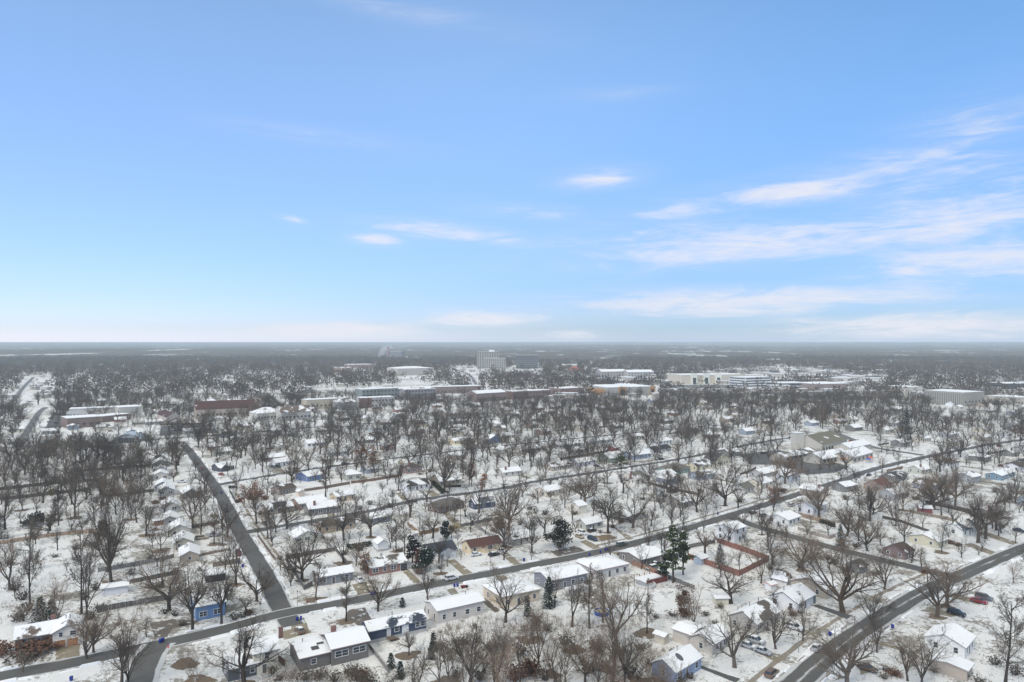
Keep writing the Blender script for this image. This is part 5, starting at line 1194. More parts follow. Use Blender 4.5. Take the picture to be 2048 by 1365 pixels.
for a in ((839.5, 1071, 9, 'wooden pole at the corner of the orange fence'), (921, 1050, 8, 'wooden pole beside the yellow fence panel'), (1296, 1227, 10.5, 'tall wooden pole in the snow below the pool deck'),
          (1378, 1253, 8, 'thin wooden pole behind the putty coloured house'), (757, 958, 9, 'wooden pole beside the rust brown fence'), (656, 1054, 9, 'wooden pole before the brown house with bare dark roof'), (1144, 1040, 9, 'wooden pole beside the tan two level garage'),
          (1479, 1150, 7, 'thin pole at the near corner of the rust red fence'), (667, 1052, 9, 'second wooden pole by the brown house with bare dark roof'), (1234, 998, 9, 'wooden pole in the yards below the middle street'), (573, 970, 8, 'wooden pole at the low brown roofed house'), (157, 1040, 8, 'wooden pole in the back yards near the round dark bush')): pole(*a)
# stop sign with its street name blade
P = G(336.5, 1309); sg = empty('stop_sign', P, R(-8))
m = MB(); m.tube([(0, 0, 0), (0, 0, 2.75)], [.04, .04], 6, cap=True); m.build('post', M_METAL, sg)
oc = [(.42 * math.cos(R(22.5 + 45 * k)), .42 * math.sin(R(22.5 + 45 * k))) for k in range(8)]
m = MB(); m.v = [(x, -.05, 2.1 + z) for x, z in oc] + [(x, -.03, 2.1 + z) for x, z in oc]; m.f = [tuple(range(8)), tuple(range(15, 7, -1))] + [(k, k + 8, (k + 1) % 8 + 8, (k + 1) % 8) for k in range(8)]; m.m = [0] * 10
m.build('sign_face', plain('stop_red', (.45, .03, .03), .4, .03), sg)
fc = bpy.data.curves.new('lettering', 'FONT'); fc.body = 'STOP'; fc.size = .30; fc.align_x = 'CENTER'; fc.align_y = 'CENTER'; fc.extrude = .002; fc.materials.append(M_FRAME)
tmp = bpy.data.objects.new('lettering', fc); COL.objects.link(tmp); bpy.context.view_layer.update()
lm_ = bpy.data.meshes.new_from_object(tmp.evaluated_get(bpy.context.evaluated_depsgraph_get())); bpy.data.objects.remove(tmp)
fo = bpy.data.objects.new('lettering', lm_); COL.objects.link(fo); fo.parent = sg; fo.location = (0, -.056, 2.1); fo.rotation_euler = (R(90), 0, 0)
m = MB(); m.box(-.42, -.03, 2.58, .42, -.01, 2.76); m.build('name_blade', plain('blue_sign_blade', (.03, .12, .40), .4), sg)
tag(sg, 'red stop sign with a blue blade at the lower road junction', 'sign')
P = G(520.5, 1222); sg = empty('round_sign', P, R(60))
m = MB(); m.tube([(0, 0, 0), (0, 0, 2.6)], [.04, .04], 6, cap=True); m.build('post', M_METAL, sg)
m = MB(); m.tube([(0, -.04, 2.1), (0, 0, 2.1)], [.4, .4], 8, cap=True); m.tube([(0, 0, 2.1), (0, -.04, 2.1)], [.4, .4], 8, cap=True); m.build('sign_plate', plain('sign_back_grey', (.16, .16, .17), .5), sg)
m = MB(); m.box(-.42, -.015, 2.58, .42, .0, 2.76); m.build('name_blade', plain('sign_back_grey', (.16, .16, .17), .5), sg)
tag(sg, 'grey back of a street sign at the corner junction', 'sign')
P = G(614.8, 1206.5); hy = empty('fire_hydrant', P)
m = MB(); m.tube([(0, 0, 0), (0, 0, .1), (0, 0, .55), (0, 0, .68), (0, 0, .75)], [.2, .14, .14, .11, .03], 10, cap=True); m.build('barrel', plain('hydrant_red', (.28, .05, .04), .5), hy)
m = MB(); m.tube([(-.22, 0, .45), (.22, 0, .45)], [.07, .07], 8, cap=True); m.build('outlet', plain('hydrant_red', (.28, .05, .04), .5), hy); tag(hy, 'small red fire hydrant by the pavement of the corner lot', 'hydrant')
for x, y, c, lab in ((1684, 925, (.5, .1, .06), 'red climbing toy beside the church wing'), (1690, 926, (.6, .25, .12), 'orange toy slide beside the church wing'), (1737, 926, (.05, .1, .4), 'blue toy house in the church yard'), (1741, 923, (.6, .12, .06), 'orange red toy tower in the church yard')):
    P = G(x, y); t_ = empty('play_tower', P); m = MB()
    for sx in (-1, 1):
        for sy in (-1, 1): m.tube([(sx, sy, 0), (sx, sy, 2.4)], [.12, .12], 6, cap=True)
    m.build('post', M_METAL, t_); m = MB(); m.prism([(-1.4, -1.4), (1.4, -1.4), (1.4, 1.4), (-1.4, 1.4)], 2.3, 3.4, 0, [(-.1, -.1), (.1, -.1), (.1, .1), (-.1, .1)]); m.build('canopy', plain('play_canopy', c, .5), t_)
    m = MB(); m.slab([(1, -.4, 1.3), (3.4, -.4, .15), (3.4, .4, .15), (1, .4, 1.3)], .1); m.build('slide', plain('play_canopy', c, .5), t_); tag(t_, lab, 'play equipment')
# small garden furniture in the snow
P = G(928, 1176); tl_ = empty('snow_blower', P, .4); m = MB(); m.box(-1.0, -.4, .25, .4, .4, .8); m.build('deck', plain('machine_red', (.2, .03, .03), .5), tl_)
m = MB(); m.box(.4, -.35, .3, 1.3, .35, .7); m.build('engine', plain('machine_black', (.03, .03, .04), .5), tl_); m = MB(); [m.tube([(x, -.5, .3), (x, .5, .3)], [.3, .3], 10, cap=True) for x in (-.7, .9)]; m.build('wheel', M_DARK, tl_)
tag(tl_, 'dark red garden machine left on the snow by the beige house', 'garden machine')
# ------------------------------------------------------------------ trees
def rot_about(d, ang, az):
    a = d.orthogonal().normalized(); b = d.cross(a)
    return (d * math.cos(ang) + (a * math.cos(az) + b * math.sin(az)) * math.sin(ang)).normalized()
def grow(seed, style, lod=0):
    """a bare tree one unit tall: (trunk and limbs, twigs) as two mesh builders"""
    rnd = random.Random(seed); T, C = MB(), MB()
    nsub = {0: (0, 8, 6, 6), 1: (0, 6, 4, 3)}[lod]
    fat = {0: 1.0, 1: 1.9}[lod]
    def br(p, d, L, r, lev, up):
        n = (7, 6, 4, 3, 1)[lev] if lod == 0 else (4, 3, 2, 1, 1)[lev]
        pts = [p.copy()]; q = p.copy(); dd = d.copy()
        for i in range(n):
            w = .10 + .05 * lev
            dd = (dd + Vector((rnd.gauss(0, w), rnd.gauss(0, w), rnd.gauss(0, w) + up * .10))).normalized()
            q = q + dd * (L / n); pts.append(q.copy())
        end = .38 if lev < 3 else 0
        rad = [r * (1 - (1 - end) * i / n) for i in range(n + 1)]
        if lev >= 3: rad[-1] = 0
        sides = (7, 5, 4, 3, 3)[lev] if lod == 0 else (4, 3, 3, 3, 3)[lev]
        (T if lev <= 1 else C).tube(pts, rad, sides)
        if lev >= 4 or (lod == 1 and lev >= 4): return
        m = nsub[lev] if lev < 4 else 0
        if lev == 3: m = 11 if lod == 0 else 3
        for k in range(m):
            t = rnd.uniform(.22, 1.0) if lev == 1 else rnd.uniform(.15, 1.0)
            f = t * n; i = min(n - 1, int(f)); s = pts[i].lerp(pts[i + 1], f - i)
            dl = (pts[i + 1] - pts[i]).normalized()
            cd = rot_about(dl, R(rnd.uniform(24, 58)), rnd.uniform(0, 6.283))
            cd.z += .12 * up; cd.normalize()
            cl = L * rnd.uniform(.42, .66) * (1.05 - .4 * t)
            cr = max(r * (1 - .6 * t) * rnd.uniform(.45, .62), .0009 * fat)
            br(s, cd, cl, cr, lev + 1, up * .8)
        if lev in (1, 2):      # the leader carries on as twigs
            br(pts[-1], dd, L * .38, max(rad[-1] * .9, .001 * fat), min(lev + 1, 4), up)
    st = {'broad': dict(th=.26, nl=7, sp=(22, 62), ll=(.46, .60), up=.55, r=.030),
          'forked': dict(th=.20, nl=5, sp=(14, 38), ll=(.58, .72), up=.75, r=.026),
          'slender': dict(th=.86, nl=15, sp=(34, 60), ll=(.18, .34), up=.7, r=.019),
          'round': dict(th=.34, nl=8, sp=(20, 66), ll=(.42, .52), up=.45, r=.028),
          'many': dict(th=.03, nl=7, sp=(8, 34), ll=(.66, .86), up=.6, r=.013),
          'gnarled': dict(th=.30, nl=6, sp=(30, 72), ll=(.46, .60), up=.30, r=.036)}[style]
    j_ = lambda q: q * rnd.uniform(.78, 1.25)
    st['th'] = min(.9, j_(st['th'])); st['sp'] = tuple(j_(q) for q in st['sp']); st['ll'] = tuple(j_(q) for q in st['ll']); st['up'] = j_(st['up']) * .9; st['nl'] = max(4, st['nl'] + rnd.choice((-2, -1, 0, 1, 2)))
    if st['ll'][0] > st['ll'][1]: st['ll'] = st['ll'][::-1]
    lean = Vector((rnd.uniform(-.06, .06), rnd.uniform(-.06, .06), 1)).normalized()
    n = 6; tp = [Vector((0, 0, -.01))]; d = lean.copy()
    for i in range(n):
        d = (d + Vector((rnd.gauss(0, .04), rnd.gauss(0, .04), .05))).normalized(); tp.append(tp[-1] + d * st['th'] / n)
    r0 = st['r'] * (1 if style != 'many' else .8)
    tr = [r0 * (1.35 if i == 0 else 1 - (.3 if style != 'slender' else .75) * i / n) for i in range(n + 1)]
    T.tube(tp, tr, 8 if lod == 0 else 4)
    for k in range(st['nl']):
        if style == 'slender':
            t = .22 + .76 * (k + rnd.random() * .8) / st['nl']
        else: t = rnd.uniform(.62, 1.0) if k > 1 else 1.0
        f = t * n; i = min(n - 1, int(f)); s = tp[i].lerp(tp[i + 1], f - i)
        a = R(rnd.uniform(*st['sp'])); z = 6.283 * (k / st['nl']) * (2.4 if style == 'slender' else 1) + rnd.uniform(-.45, .45)
        if k == 0 and style in ('broad', 'round', 'forked'): a *= .3
        cd = rot_about(Vector((0, 0, 1)), a, z)
        L = rnd.uniform(*st['ll']) * ((1.15 - .55 * t) if style == 'slender' else (1 if a < .8 else .88))
        rr = r0 * rnd.uniform(.42, .62) * (.55 if style == 'slender' else 1)
        br(s, cd, L, rr, 1, st['up'])
    zs = max(v[2] for v in C.v)
    for M_ in (T, C): M_.v = [(x / zs, y / zs, z / zs) for x, y, z in M_.v]
    return T, C
BARK = bark_mat((.070, .060, .052), .6); TWIG = bark_mat((.122, .102, .085), .25)
BARK2 = bark_mat((.105, .088, .074), .55); TWIG2 = bark_mat((.155, .126, .102), .2)
PROTO = {}
for i, (stl, word) in enumerate((('broad', 'broad'), ('broad', 'broad'), ('forked', 'forked'), ('forked', 'forked'), ('slender', 'slender'), ('slender', 'slender'), ('round', 'round crowned'), ('round', 'round crowned'), ('many', 'many stemmed'), ('many', 'many stemmed'), ('gnarled', 'crooked'), ('forked', 'forked'), ('broad', 'broad'), ('slender', 'slender'), ('broad', 'broad'), ('round', 'round crowned'), ('forked', 'forked'), ('gnarled', 'crooked'), ('slender', 'slender'), ('round', 'round crowned'), ('broad', 'broad'), ('forked', 'forked'))):
    T, C = grow(100 + i * 7, stl)
    PROTO.setdefault(stl, []).append((T.mesh('trunk', BARK if i % 3 else BARK2), C.mesh('crown', TWIG if i % 3 else TWIG2), word))
TREES = []
rt = random.Random(23)
def tree(x, yb, yt=None, style='b', wd=1.0, h=None, lean=None):
    P = G(x, yb) if yb else x
    h = h or (yb - yt) / F * P.y
    wd *= .62 if h > 22 else .82 if h > 17 else .92 if h > 13 else 1.0
    stl = {'b': 'broad', 'f': 'forked', 's': 'slender', 'r': 'round', 'm': 'many', 'g': 'gnarled'}[style]
    tm, cm, word = rt.choice(PROTO[stl])
    o = empty('bare_tree', P, rt.uniform(0, 6.283)); w = h * wd * rt.uniform(.92, 1.12); o.scale = (w, w, h)
    if lean: o.rotation_euler = (R(lean[0]), R(lean[1]), o.rotation_euler.z)
    put('trunk', tm, o); put('crown', cm, o)
    o['category'] = 'tree'; o['group'] = 'bare winter trees'
    size = 'tall' if h > 15.5 else 'small' if h < 8 else 'medium'
    TREES.append((P.x, P.y)); AUTO.append((o, '%s %s bare tree' % (size, word), PIX(P)))
    return o
HT = '''60 1218 1035 s|175 1238 1052 f|163 1228 1045 s|222 1164 972 b|215 1144 1035 f|292 1072 998 f|142 1064 1010 f|150 1036 925 b|74 1028 962 f|117 1041 955 s|45 1021 968 f|338 1222 1100 b|322 1102 1045 f|385 1262 1112 r|443 1248 1115 r|472 1170 1055 f|461 1115 1036 f|428 1089 1025 s|445 1090 1040 s|402 1071 980 f|386 1054 962 b|246 962 872 b|282 957 880 b|354 948 872 r|397 896 832 b|301 874 815 f|174 1318 1210 f|187 1305 1205 f|243 1372 1222 f|258 1380 1240 f|293 1274 1228 r|45 1344 1298 r|487 1374 1228 b|492 1228 1185 g|543 1084 1012 s|536 1077 1010 s|513 1048 978 r|574 1058 978 b|604 1162 1052 b|591 1146 1050 f|582 1172 1115 f|631 1200 1120 s|692 1243 1148 s|756 1223 1122 f|687 1127 1050 f|712 1133 1075 f|741 1075 982 b|792 1103 1035 s|809 1116 1020 s|856 1204 1112 f|881 1148 1105 s|1011 1245 1128 b|797 981 908 f|854 959 900 f|889 984 875 b|938 973 900 f|958 1027 955 f|931 1034 980 f|910 1042 995 s|1008 1094 995 b|1018 1066 945 r|651 995 915 s|617 943 878 b|588 938 875 b|525 945 885 f|681 1035 978 s|1064 1106 1018 b|1130 1016 948 f|1170 1010 925 b|1216 1066 965 r|1266 1056 968 b|1298 1092 1018 f|1344 1059 992 f|1298 967 912 f|1314 939 878 s|1357 930 876 f|1394 1025 945 b|1091 955 900 f|1215 967 915 f|1450 1012 925 b|1570 968 893 b|1547 1023 960 f|1638 1035 950 b|1675 982 910 f|1739 1041 962 r|1408 1066 995 f|1456 1086 1030 f|1524 1070 1005 f|1694 1073 1005 b|1717 1082 1005 f|1622 1127 1062 f|1606 1141 1060 b|1522 1167 1068 f|1542 1166 1085 m|1685 1224 1082 b|1551 1298 1195 f|1469 1335 1208 b|1461 1207 1128 g|1694 1376 1235 b|1769 1180 1085 f|1874 1234 1125 b|1895 1214 1105 b|1754 1305 1210 f|2010 1374 1170 s|1842 1377 1245 f|1815 1362 1255 f|2027 1166 1115 f|1742 1253 1165 f|1956 1086 985 b|1971 1078 955 b|1868 1019 932 b|1883 1034 955 s|1888 1005 925 b|1910 1016 922 r|1740 1043 962 b|1791 1052 985 f|1809 1084 1015 f|1806 1021 955 f|1780 996 940 f|1985 927 872 s|1883 1105 1045 f|1843 1135 1088 r|1992 1061 985 r|1764 953 900 f|1921 915 862 b|1144 1254 1145 f|1110 1211 1125 f|1179 1257 1130 s|1206 1245 1132 f|1233 1296 1140 b|1294 1267 1185 s|1387 1257 1165 f|1077 1330 1205 f|1131 1364 1262 f|1197 1372 1265 f|1170 1367 1260 f|1249 1367 1235 f|1227 1368 1222 f|939 1374 1245 b|877 1374 1258 f|896 1364 1265 f|818 1311 1256 r|1040 1372 1225 f|990 1374 1250 f|370 1328 1292 m|395 1362 1296 m|376 1352 1288 m|950 1320 1245 s|1105 1350 1262 f|1275 1362 1270 m|1310 1366 1310 m|1060 1280 1225 m|1015 1335 1240 m|1085 1290 1200 m|1150 1300 1225 m|1215 1340 1235 m|905 1330 1270 m|970 1348 1262 m|560 1395 1320 m|610 1400 1310 m|660 1395 1322 m|700 1372 1315 m|735 1390 1320 m|640 1378 1328 m|590 1372 1322 m|790 1395 1330 m|830 1400 1290 f|1000 1420 1270 f|1120 1420 1300 f|1330 1400 1305 m|930 1440 1290 f|1210 1430 1290 f|450 1215 1165 r|20 1180 1075 f|110 1260 1150 f|10 1060 960 b|90 985 925 b|180 990 905 b|205 1010 920 b|130 960 890 b|50 950 885 b|232 1030 950 f|262 1040 955 f|310 1060 1000 m|230 930 860 r|160 925 850 b|95 930 868 r|20 925 860 b'''
WIDE = {1685: 1.5, 1469: 1.3, 1694: 1.35, 487: 1.45, 1754: 1.25, 246: 1.3, 354: 1.25, 1956: 1.45, 1971: 1.4, 1868: 1.45, 1888: 1.4, 1910: 1.4, 385: .8, 443: .8, 2010: 1.35, 1874: 1.3, 1895: 1.2, 1266: 1.45, 1570: 1.25, 1450: 1.25, 1638: 1.35, 1170: 1.25, 604: 1.2, 338: 1.3, 1461: 1.5, 222: .85, 1551: 1.15, 1606: 1.25, 741: 1.15, 1216: 1.1, 1018: 1.2, 243: 1.2, 1842: 1.2, 1740: 1.2, 617: 1.2, 1233: 1.15, 939: 1.2, 877: 1.2, 756: 1.1, 1011: 1.1, 175: 1.1}
for q in HT.split('|'):
    a = q.split(); p_ = G(float(a[0]), float(a[1]))
    if any((p_.x - x) ** 2 + (p_.y - y) ** 2 < 36 for x, y in FILL): continue
    tree(float(a[0]), float(a[1]), float(a[2]), a[3], WIDE.get(int(a[0]), 1.05 if a[3] != 's' else 1.0))
LIT = slab_mat((.17, .125, .085), .60); rnd = random.Random(8)
for i, (x, y) in enumerate(list(TREES)):
    if rnd.random() < .62 or near_road(Vector((x, y, 0)), 3.5): continue
    r = rnd.uniform(1.6, 3.6); mb = MB(); ph = rnd.uniform(0, 6)
    mb.face([(x + math.cos(6.2832 * k / 22) * r * (1 + .22 * math.sin(3 * 6.2832 * k / 22 + ph) + rnd.uniform(-.16, .16)), y + math.sin(6.2832 * k / 22) * r * .9 * (1 + .2 * math.cos(2 * 6.2832 * k / 22 + ph) + rnd.uniform(-.16, .16)), .0105 + .00002 * i) for k in range(22)])
    tag(mb.build('leaf_litter', LIT), 'brown ring of melted leaf litter under a bare tree', 'leaf litter', 'melted rings under the trees', 'structure')
def free(p, lim, spacing=None):
    if any((p.x - x) ** 2 + (p.y - y) ** 2 < (r * .82) ** 2 for x, y, r in BLOCK): return False
    if near_road(p, lim): return False
    if spacing and any((p.x - x) ** 2 + (p.y - y) ** 2 < spacing ** 2 for x, y in TREES): return False
    return True
rnd = random.Random(77); tries = 0
while len(TREES) < 296 and tries < 6000:
    tries += 1
    Y = math.sqrt(rnd.uniform(185 ** 2, 455 ** 2)); X = rnd.uniform(-.76, .76) * Y
    if Y < 270 and -90 < X < 50 and rnd.random() < .8: continue
    p = Vector((X, Y, 0))
    if free(p, 2.0, 8.0 if rnd.random() < .7 else 4): tree(p, None, style=rnd.choice('bbbffrssrg'), h=min(20, rnd.gauss(12, 3.4)) if rnd.random() < .75 else rnd.uniform(4.5, 8), wd=rnd.uniform(.75, 1.2))

# -- oaks that keep rust leaves
def leafy(x, yb, yt, lab, cols, wd=.8, dens=1600, low=.12):
    P = G(x, yb); h = (yb - yt) / F * P.y; rnd = random.Random(int(x)); o = empty('leafy_oak', P, rnd.uniform(0, 6))
    tm, cm, _ = PROTO['round'][int(x) % 2]
    w = h * wd; t_ = put('trunk', tm, o); c_ = put('limbs', cm, o)
    for q in (t_, c_): q.scale = (w, w, h)
    mb = MB(); clumps = [(rnd.gauss(0, .2) * w, rnd.gauss(0, .2) * w, h * rnd.uniform(low + .06, .97), rnd.uniform(.09, .17) * w) for _ in range(26)]
    def pt():
        cx, cy, cz, r = rnd.choice(clumps); k = 1.15 - abs(cz / h - .5)
        return Vector((cx * k + rnd.gauss(0, r * .6), cy * k + rnd.gauss(0, r * .6), max(.4, cz + rnd.gauss(0, r * .5))))
    tufts(mb, pt, dens, .26, rnd)
    mb.build('foliage', leaf_mat('leaf_' + cols, *{'rust': ((.17, .065, .03), (.26, .115, .06)), 'brown': ((.13, .075, .045), (.2, .13, .085)), 'red': ((.15, .05, .035), (.22, .09, .06))}[cols]), o)
    tag(o, lab, 'oak'); TREES.append((P.x, P.y)); LAND.append(('the ' + lab.split(' beside ')[0].split(' before ')[0].split(' by ')[0].split(' in ')[0], PIX(P + Vector((0, 0, h * .5)))))
leafy(722, 945, 877, 'largest rust leaved oak beside the small blue grey house', 'rust', .62)
leafy(745, 946, 892, 'second rust leaved oak behind the small blue grey house', 'rust', .5, 700)
leafy(943, 972, 922, 'rust leaved oak by the olive gabled house', 'rust', .6, 800)
leafy(966, 984, 948, 'small rust leaved oak by the middle street', 'rust', .7, 700)
leafy(507, 1015, 966, 'spreading rust leaved oak in the second corner yard', 'rust', 1.3, 1500)
leafy(1366, 1236, 1172, 'low brown leaved oak in the snow below the pool deck', 'brown', .75, 1500, .05)
leafy(1985, 1058, 1008, 'amber leaved oak beside the cream house with slate roof', 'rust', .9, 800)
leafy(838, 1137, 1095, 'red brown leaved tree by the black garage door', 'red', .9, 1200, .05)
leafy(730, 1150, 1105, 'thin russet tree in front of the red brick house', 'brown', .8, 700, .05)
leafy(1548, 1012, 970, 'russet tree at the long street bend', 'red', .8, 900)
leafy(1645, 858, 812, 'brown leaved oak far beyond the cream church hall', 'brown', .7, 700)
leafy(512, 838, 790, 'tan brown tree beside the far avenue', 'brown', .8, 600)
# -- evergreens
NEEDLE = leaf_mat('spruce_needles', (.014, .024, .018), (.045, .062, .045)); NEEDLE2 = leaf_mat('pine_needles', (.035, .05, .022), (.085, .10, .05)); BROAD = leaf_mat('magnolia_leaves', (.020, .020, .016), (.062, .055, .045))
SNOWTUFT = M_SNOW
def spruce(x, yb, yt, lab, wd=.42, n=1500, snow=.10, mat=None):
    P = G(x, yb); h = (yb - yt) / F * P.y; rnd = random.Random(int(x * 7)); o = empty('spruce_tree', P, rnd.uniform(0, 6))
    m = MB(); m.tube([(0, 0, 0), (0, 0, h * .96)], [h * .022, .02], 6); m.build('trunk', BARK, o)
    m = MB(); W = h * wd * .5; lay = max(9, int(h * 1.6))
    for k in range(lay):
        z = h * (.06 + .92 * k / lay); rr = W * (1 - k / lay) ** .85 + .12; nb = max(5, int(rr * 6))
        for b_ in range(nb):
            a = 6.283 * b_ / nb + rnd.uniform(-.3, .3); L = rr * rnd.uniform(.7, 1.15); d = Vector((math.cos(a), math.sin(a), 0)); s = Vector((-d.y, d.x, 0))
            for j in range(max(4, int(n / (lay * nb)))):
                t = rnd.uniform(.15, 1); q = d * L * t + Vector((0, 0, z - L * t * t * .35 + rnd.uniform(-.12, .12))) + s * rnd.uniform(-.25, .25) * L * t
                l = rnd.uniform(.28, .5) * (.6 + .05 * h); dr = (d * .8 + s * rnd.uniform(-.7, .7) + Vector((0, 0, rnd.uniform(-.45, .15)))).normalized() * l; sd_ = dr.cross(Vector((0, 0, 1))).normalized() * l * .34
                m.face([q - sd_, q + dr * .4 - sd_ * 1.1, q + dr, q + sd_], 1 if rnd.random() < snow else 0)
    m.build('crown', [mat or NEEDLE, SNOWTUFT], o); tag(o, lab, 'evergreen'); TREES.append((P.x, P.y)); return o
def pine(x, yb, yt, lab, wd=.5, n=2200, bare=.3, mat=None, size=.34):
    P = G(x, yb); h = (yb - yt) / F * P.y; rnd = random.Random(int(x * 3)); o = empty('pine_tree', P)
    m = MB(); m.tube([(0, 0, 0), (.1, 0, h * .5), (0, .1, h * .95)], [h * .02, h * .015, .05], 7)
    cl = []
    for k in range(int(h * 2.2)):
        z = h * (bare + (1 - bare) * rnd.random() ** .9); t = (z / h - bare) / (1 - bare); L = h * wd * .5 * (1.05 - t ** 1.6) * rnd.uniform(.45, 1.1); a = rnd.uniform(0, 6.283)
        e = Vector((math.cos(a) * L, math.sin(a) * L, z + L * .12)); m.tube([(0, 0, z - L * .15), e], [.06, .025], 4); cl += [(e, .5), (e * .62 + Vector((0, 0, z * .38)), .45)]
    m.build('trunk', BARK, o); f = MB()
    tufts(f, lambda: (lambda c: c[0] + Vector((rnd.gauss(0, c[1]), rnd.gauss(0, c[1]), rnd.gauss(0, c[1] * .45))))(rnd.choice(cl)), n, size, rnd, 0, .4)
    tufts(f, lambda: (lambda c: c[0] + Vector((rnd.gauss(0, c[1]), rnd.gauss(0, c[1]), .25)))(rnd.choice(cl)), n // 16, size * .7, rnd, 1, .8)
    f.build('crown', [mat or NEEDLE2, SNOWTUFT], o); tag(o, lab, 'evergreen'); TREES.append((P.x, P.y)); return o
def evergreen(x, yb, yt, lab, wd=.8, n=2600, mat=None):
    P = G(x, yb); h = (yb - yt) / F * P.y; rnd = random.Random(int(x)); o = empty('magnolia_tree' if 'magnolia' in lab else 'evergreen_tree', P)
    m = MB(); m.tube([(0, 0, 0), (0, .1, h * .6)], [h * .03, h * .015], 7)
    cl = [Vector((rnd.gauss(0, .19) * wd * h, rnd.gauss(0, .19) * wd * h, h * rnd.uniform(.2, .95))) for _ in range(30)]
    cl = [Vector((c.x * (1.25 - .9 * c.z / h), c.y * (1.25 - .9 * c.z / h), c.z)) for c in cl]
    for c in cl[::2]: m.tube([(0, 0, c.z * .55), c], [.07, .03], 4)
    m.build('trunk', BARK, o); f = MB(); s = wd * h * .085
    tufts(f, lambda: (lambda c: c + Vector((rnd.gauss(0, s), rnd.gauss(0, s), rnd.gauss(0, s * .7))))(rnd.choice(cl)), n, .34, rnd)
    tufts(f, lambda: (lambda c: c + Vector((rnd.gauss(0, s), rnd.gauss(0, s), s)))(rnd.choice(cl)), n // 14, .22, rnd, 1, .8)
    f.build('crown', [mat or BROAD, SNOWTUFT], o); tag(o, lab, 'evergreen'); TREES.append((P.x, P.y)); return o
spruce(781.5, 1336, 1304, 'left one of two snowy young spruces behind the navy blue house', .62)
spruce(800.5, 1356, 1320, 'right one of two snowy young spruces behind the navy blue house', .6)
spruce(804.5, 1214, 1194, 'young spruce on the lawn between the navy and beige houses', .85, 900)
spruce(852, 1226, 1211, 'dark clipped cone shrub at the end of the beige house', .5, 500, .02)
spruce(80, 1256, 1190, 'big dark spruce behind the cream and brick house', .75, 3600, .12)
spruce(103, 1254, 1194, 'spruce crowding the big dark one behind the cream and brick house', .7, 2600, .12)
spruce(2, 1078, 1032, 'dark spruce cut by the edge above the orange tan fence', .8, 2000, .08)
spruce(1098, 1214, 1150, 'dark ragged spruce at the blue end of the long house', .55, 2400, .03)
spruce(1055, 1232, 1188, 'thin dark spruce beside the tan hipped house', .4, 1500, .03)
spruce(1681, 1092, 1046, 'dark spruce beside the lane yard fence', .5, 2200, .06)
spruce(1440, 1136, 1086, 'snow flecked spruce inside the rust red fence', .62, 2200, .16)
spruce(1557, 1053, 1043, 'small dark cone shrub before the white house with bright snow roof', .7, 500)
spruce(1814, 868, 806, 'tall dark spruce standing above the far trees', .42, 2400, .05)
spruce(866, 1302, 1262, 'dark ivy clad snag in the woods behind the navy house', .5, 1400, .0)
spruce(862, 1318, 1288, 'low dark spruce in the woods behind the navy house', .6, 1300, .03)
spruce(110, 1030, 992, 'dark spruce among trunks below the brown yard fences', .5, 1200, .06)
spruce(470, 898, 858, 'dark bushy spruce near the far end of the side street', .6, 1200, .06)
spruce(192, 882, 862, 'snow dusted spruce before the school', 1.0, 900, .1)
spruce(1232, 852, 824, 'dark spruce far behind the grey snow roofed house', .45, 1000)
spruce(1070, 876, 836, 'tall dark spruce above the upper street', .35, 1300)
spruce(872, 858, 832, 'dark spruce far up beyond the rust oak', .4, 900)
spruce(905, 800, 780, 'broad dark evergreen by the brick school wing', 1.4, 1400)
spruce(700, 806, 790, 'dark evergreen mass beside the grey green apartment block', 2.2, 1400)
pine(1346, 1166, 1050, 'tall green pine beside the long brown house', .42, 3000, .22)
pine(1366, 1150, 1062, 'second tall pine just behind the first', .4, 2200, .3)
pine(1330, 1162, 1110, 'lower dark pine beside the tall green one', .45, 1400, .3, NEEDLE)
pine(1242, 966, 908, 'lone olive topped pine on the middle street', .6, 1400, .55)
evergreen(1120, 1096, 1030, 'dark round magnolia above bare brown ground', .85, 3600)
evergreen(825, 1126, 1072, 'dark magnolia crowding the slate roofed house', .62, 2800)
evergreen(852, 1140, 1094, 'dark evergreen mass before the slate roofed house', 1.0, 3200, NEEDLE)
evergreen(890, 1080, 1042, 'dark evergreen by the yellow fence panel', .7, 1700, NEEDLE)
evergreen(206, 1078, 1042, 'round dark bush shaped evergreen among the left yards', .85, 2200)
evergreen(70, 1052, 1028, 'broad dark leafless looking evergreen clump below wire fences', 1.9, 1500)
evergreen(1000, 1062, 1036, 'dark evergreen shrub mass behind the grey fence', .9, 1200, NEEDLE)
evergreen(103, 993, 978, 'yellow green bush by the brown yard fence', .9, 600, leaf_mat('olive_leaf', (.12, .11, .04), (.22, .19, .08)))
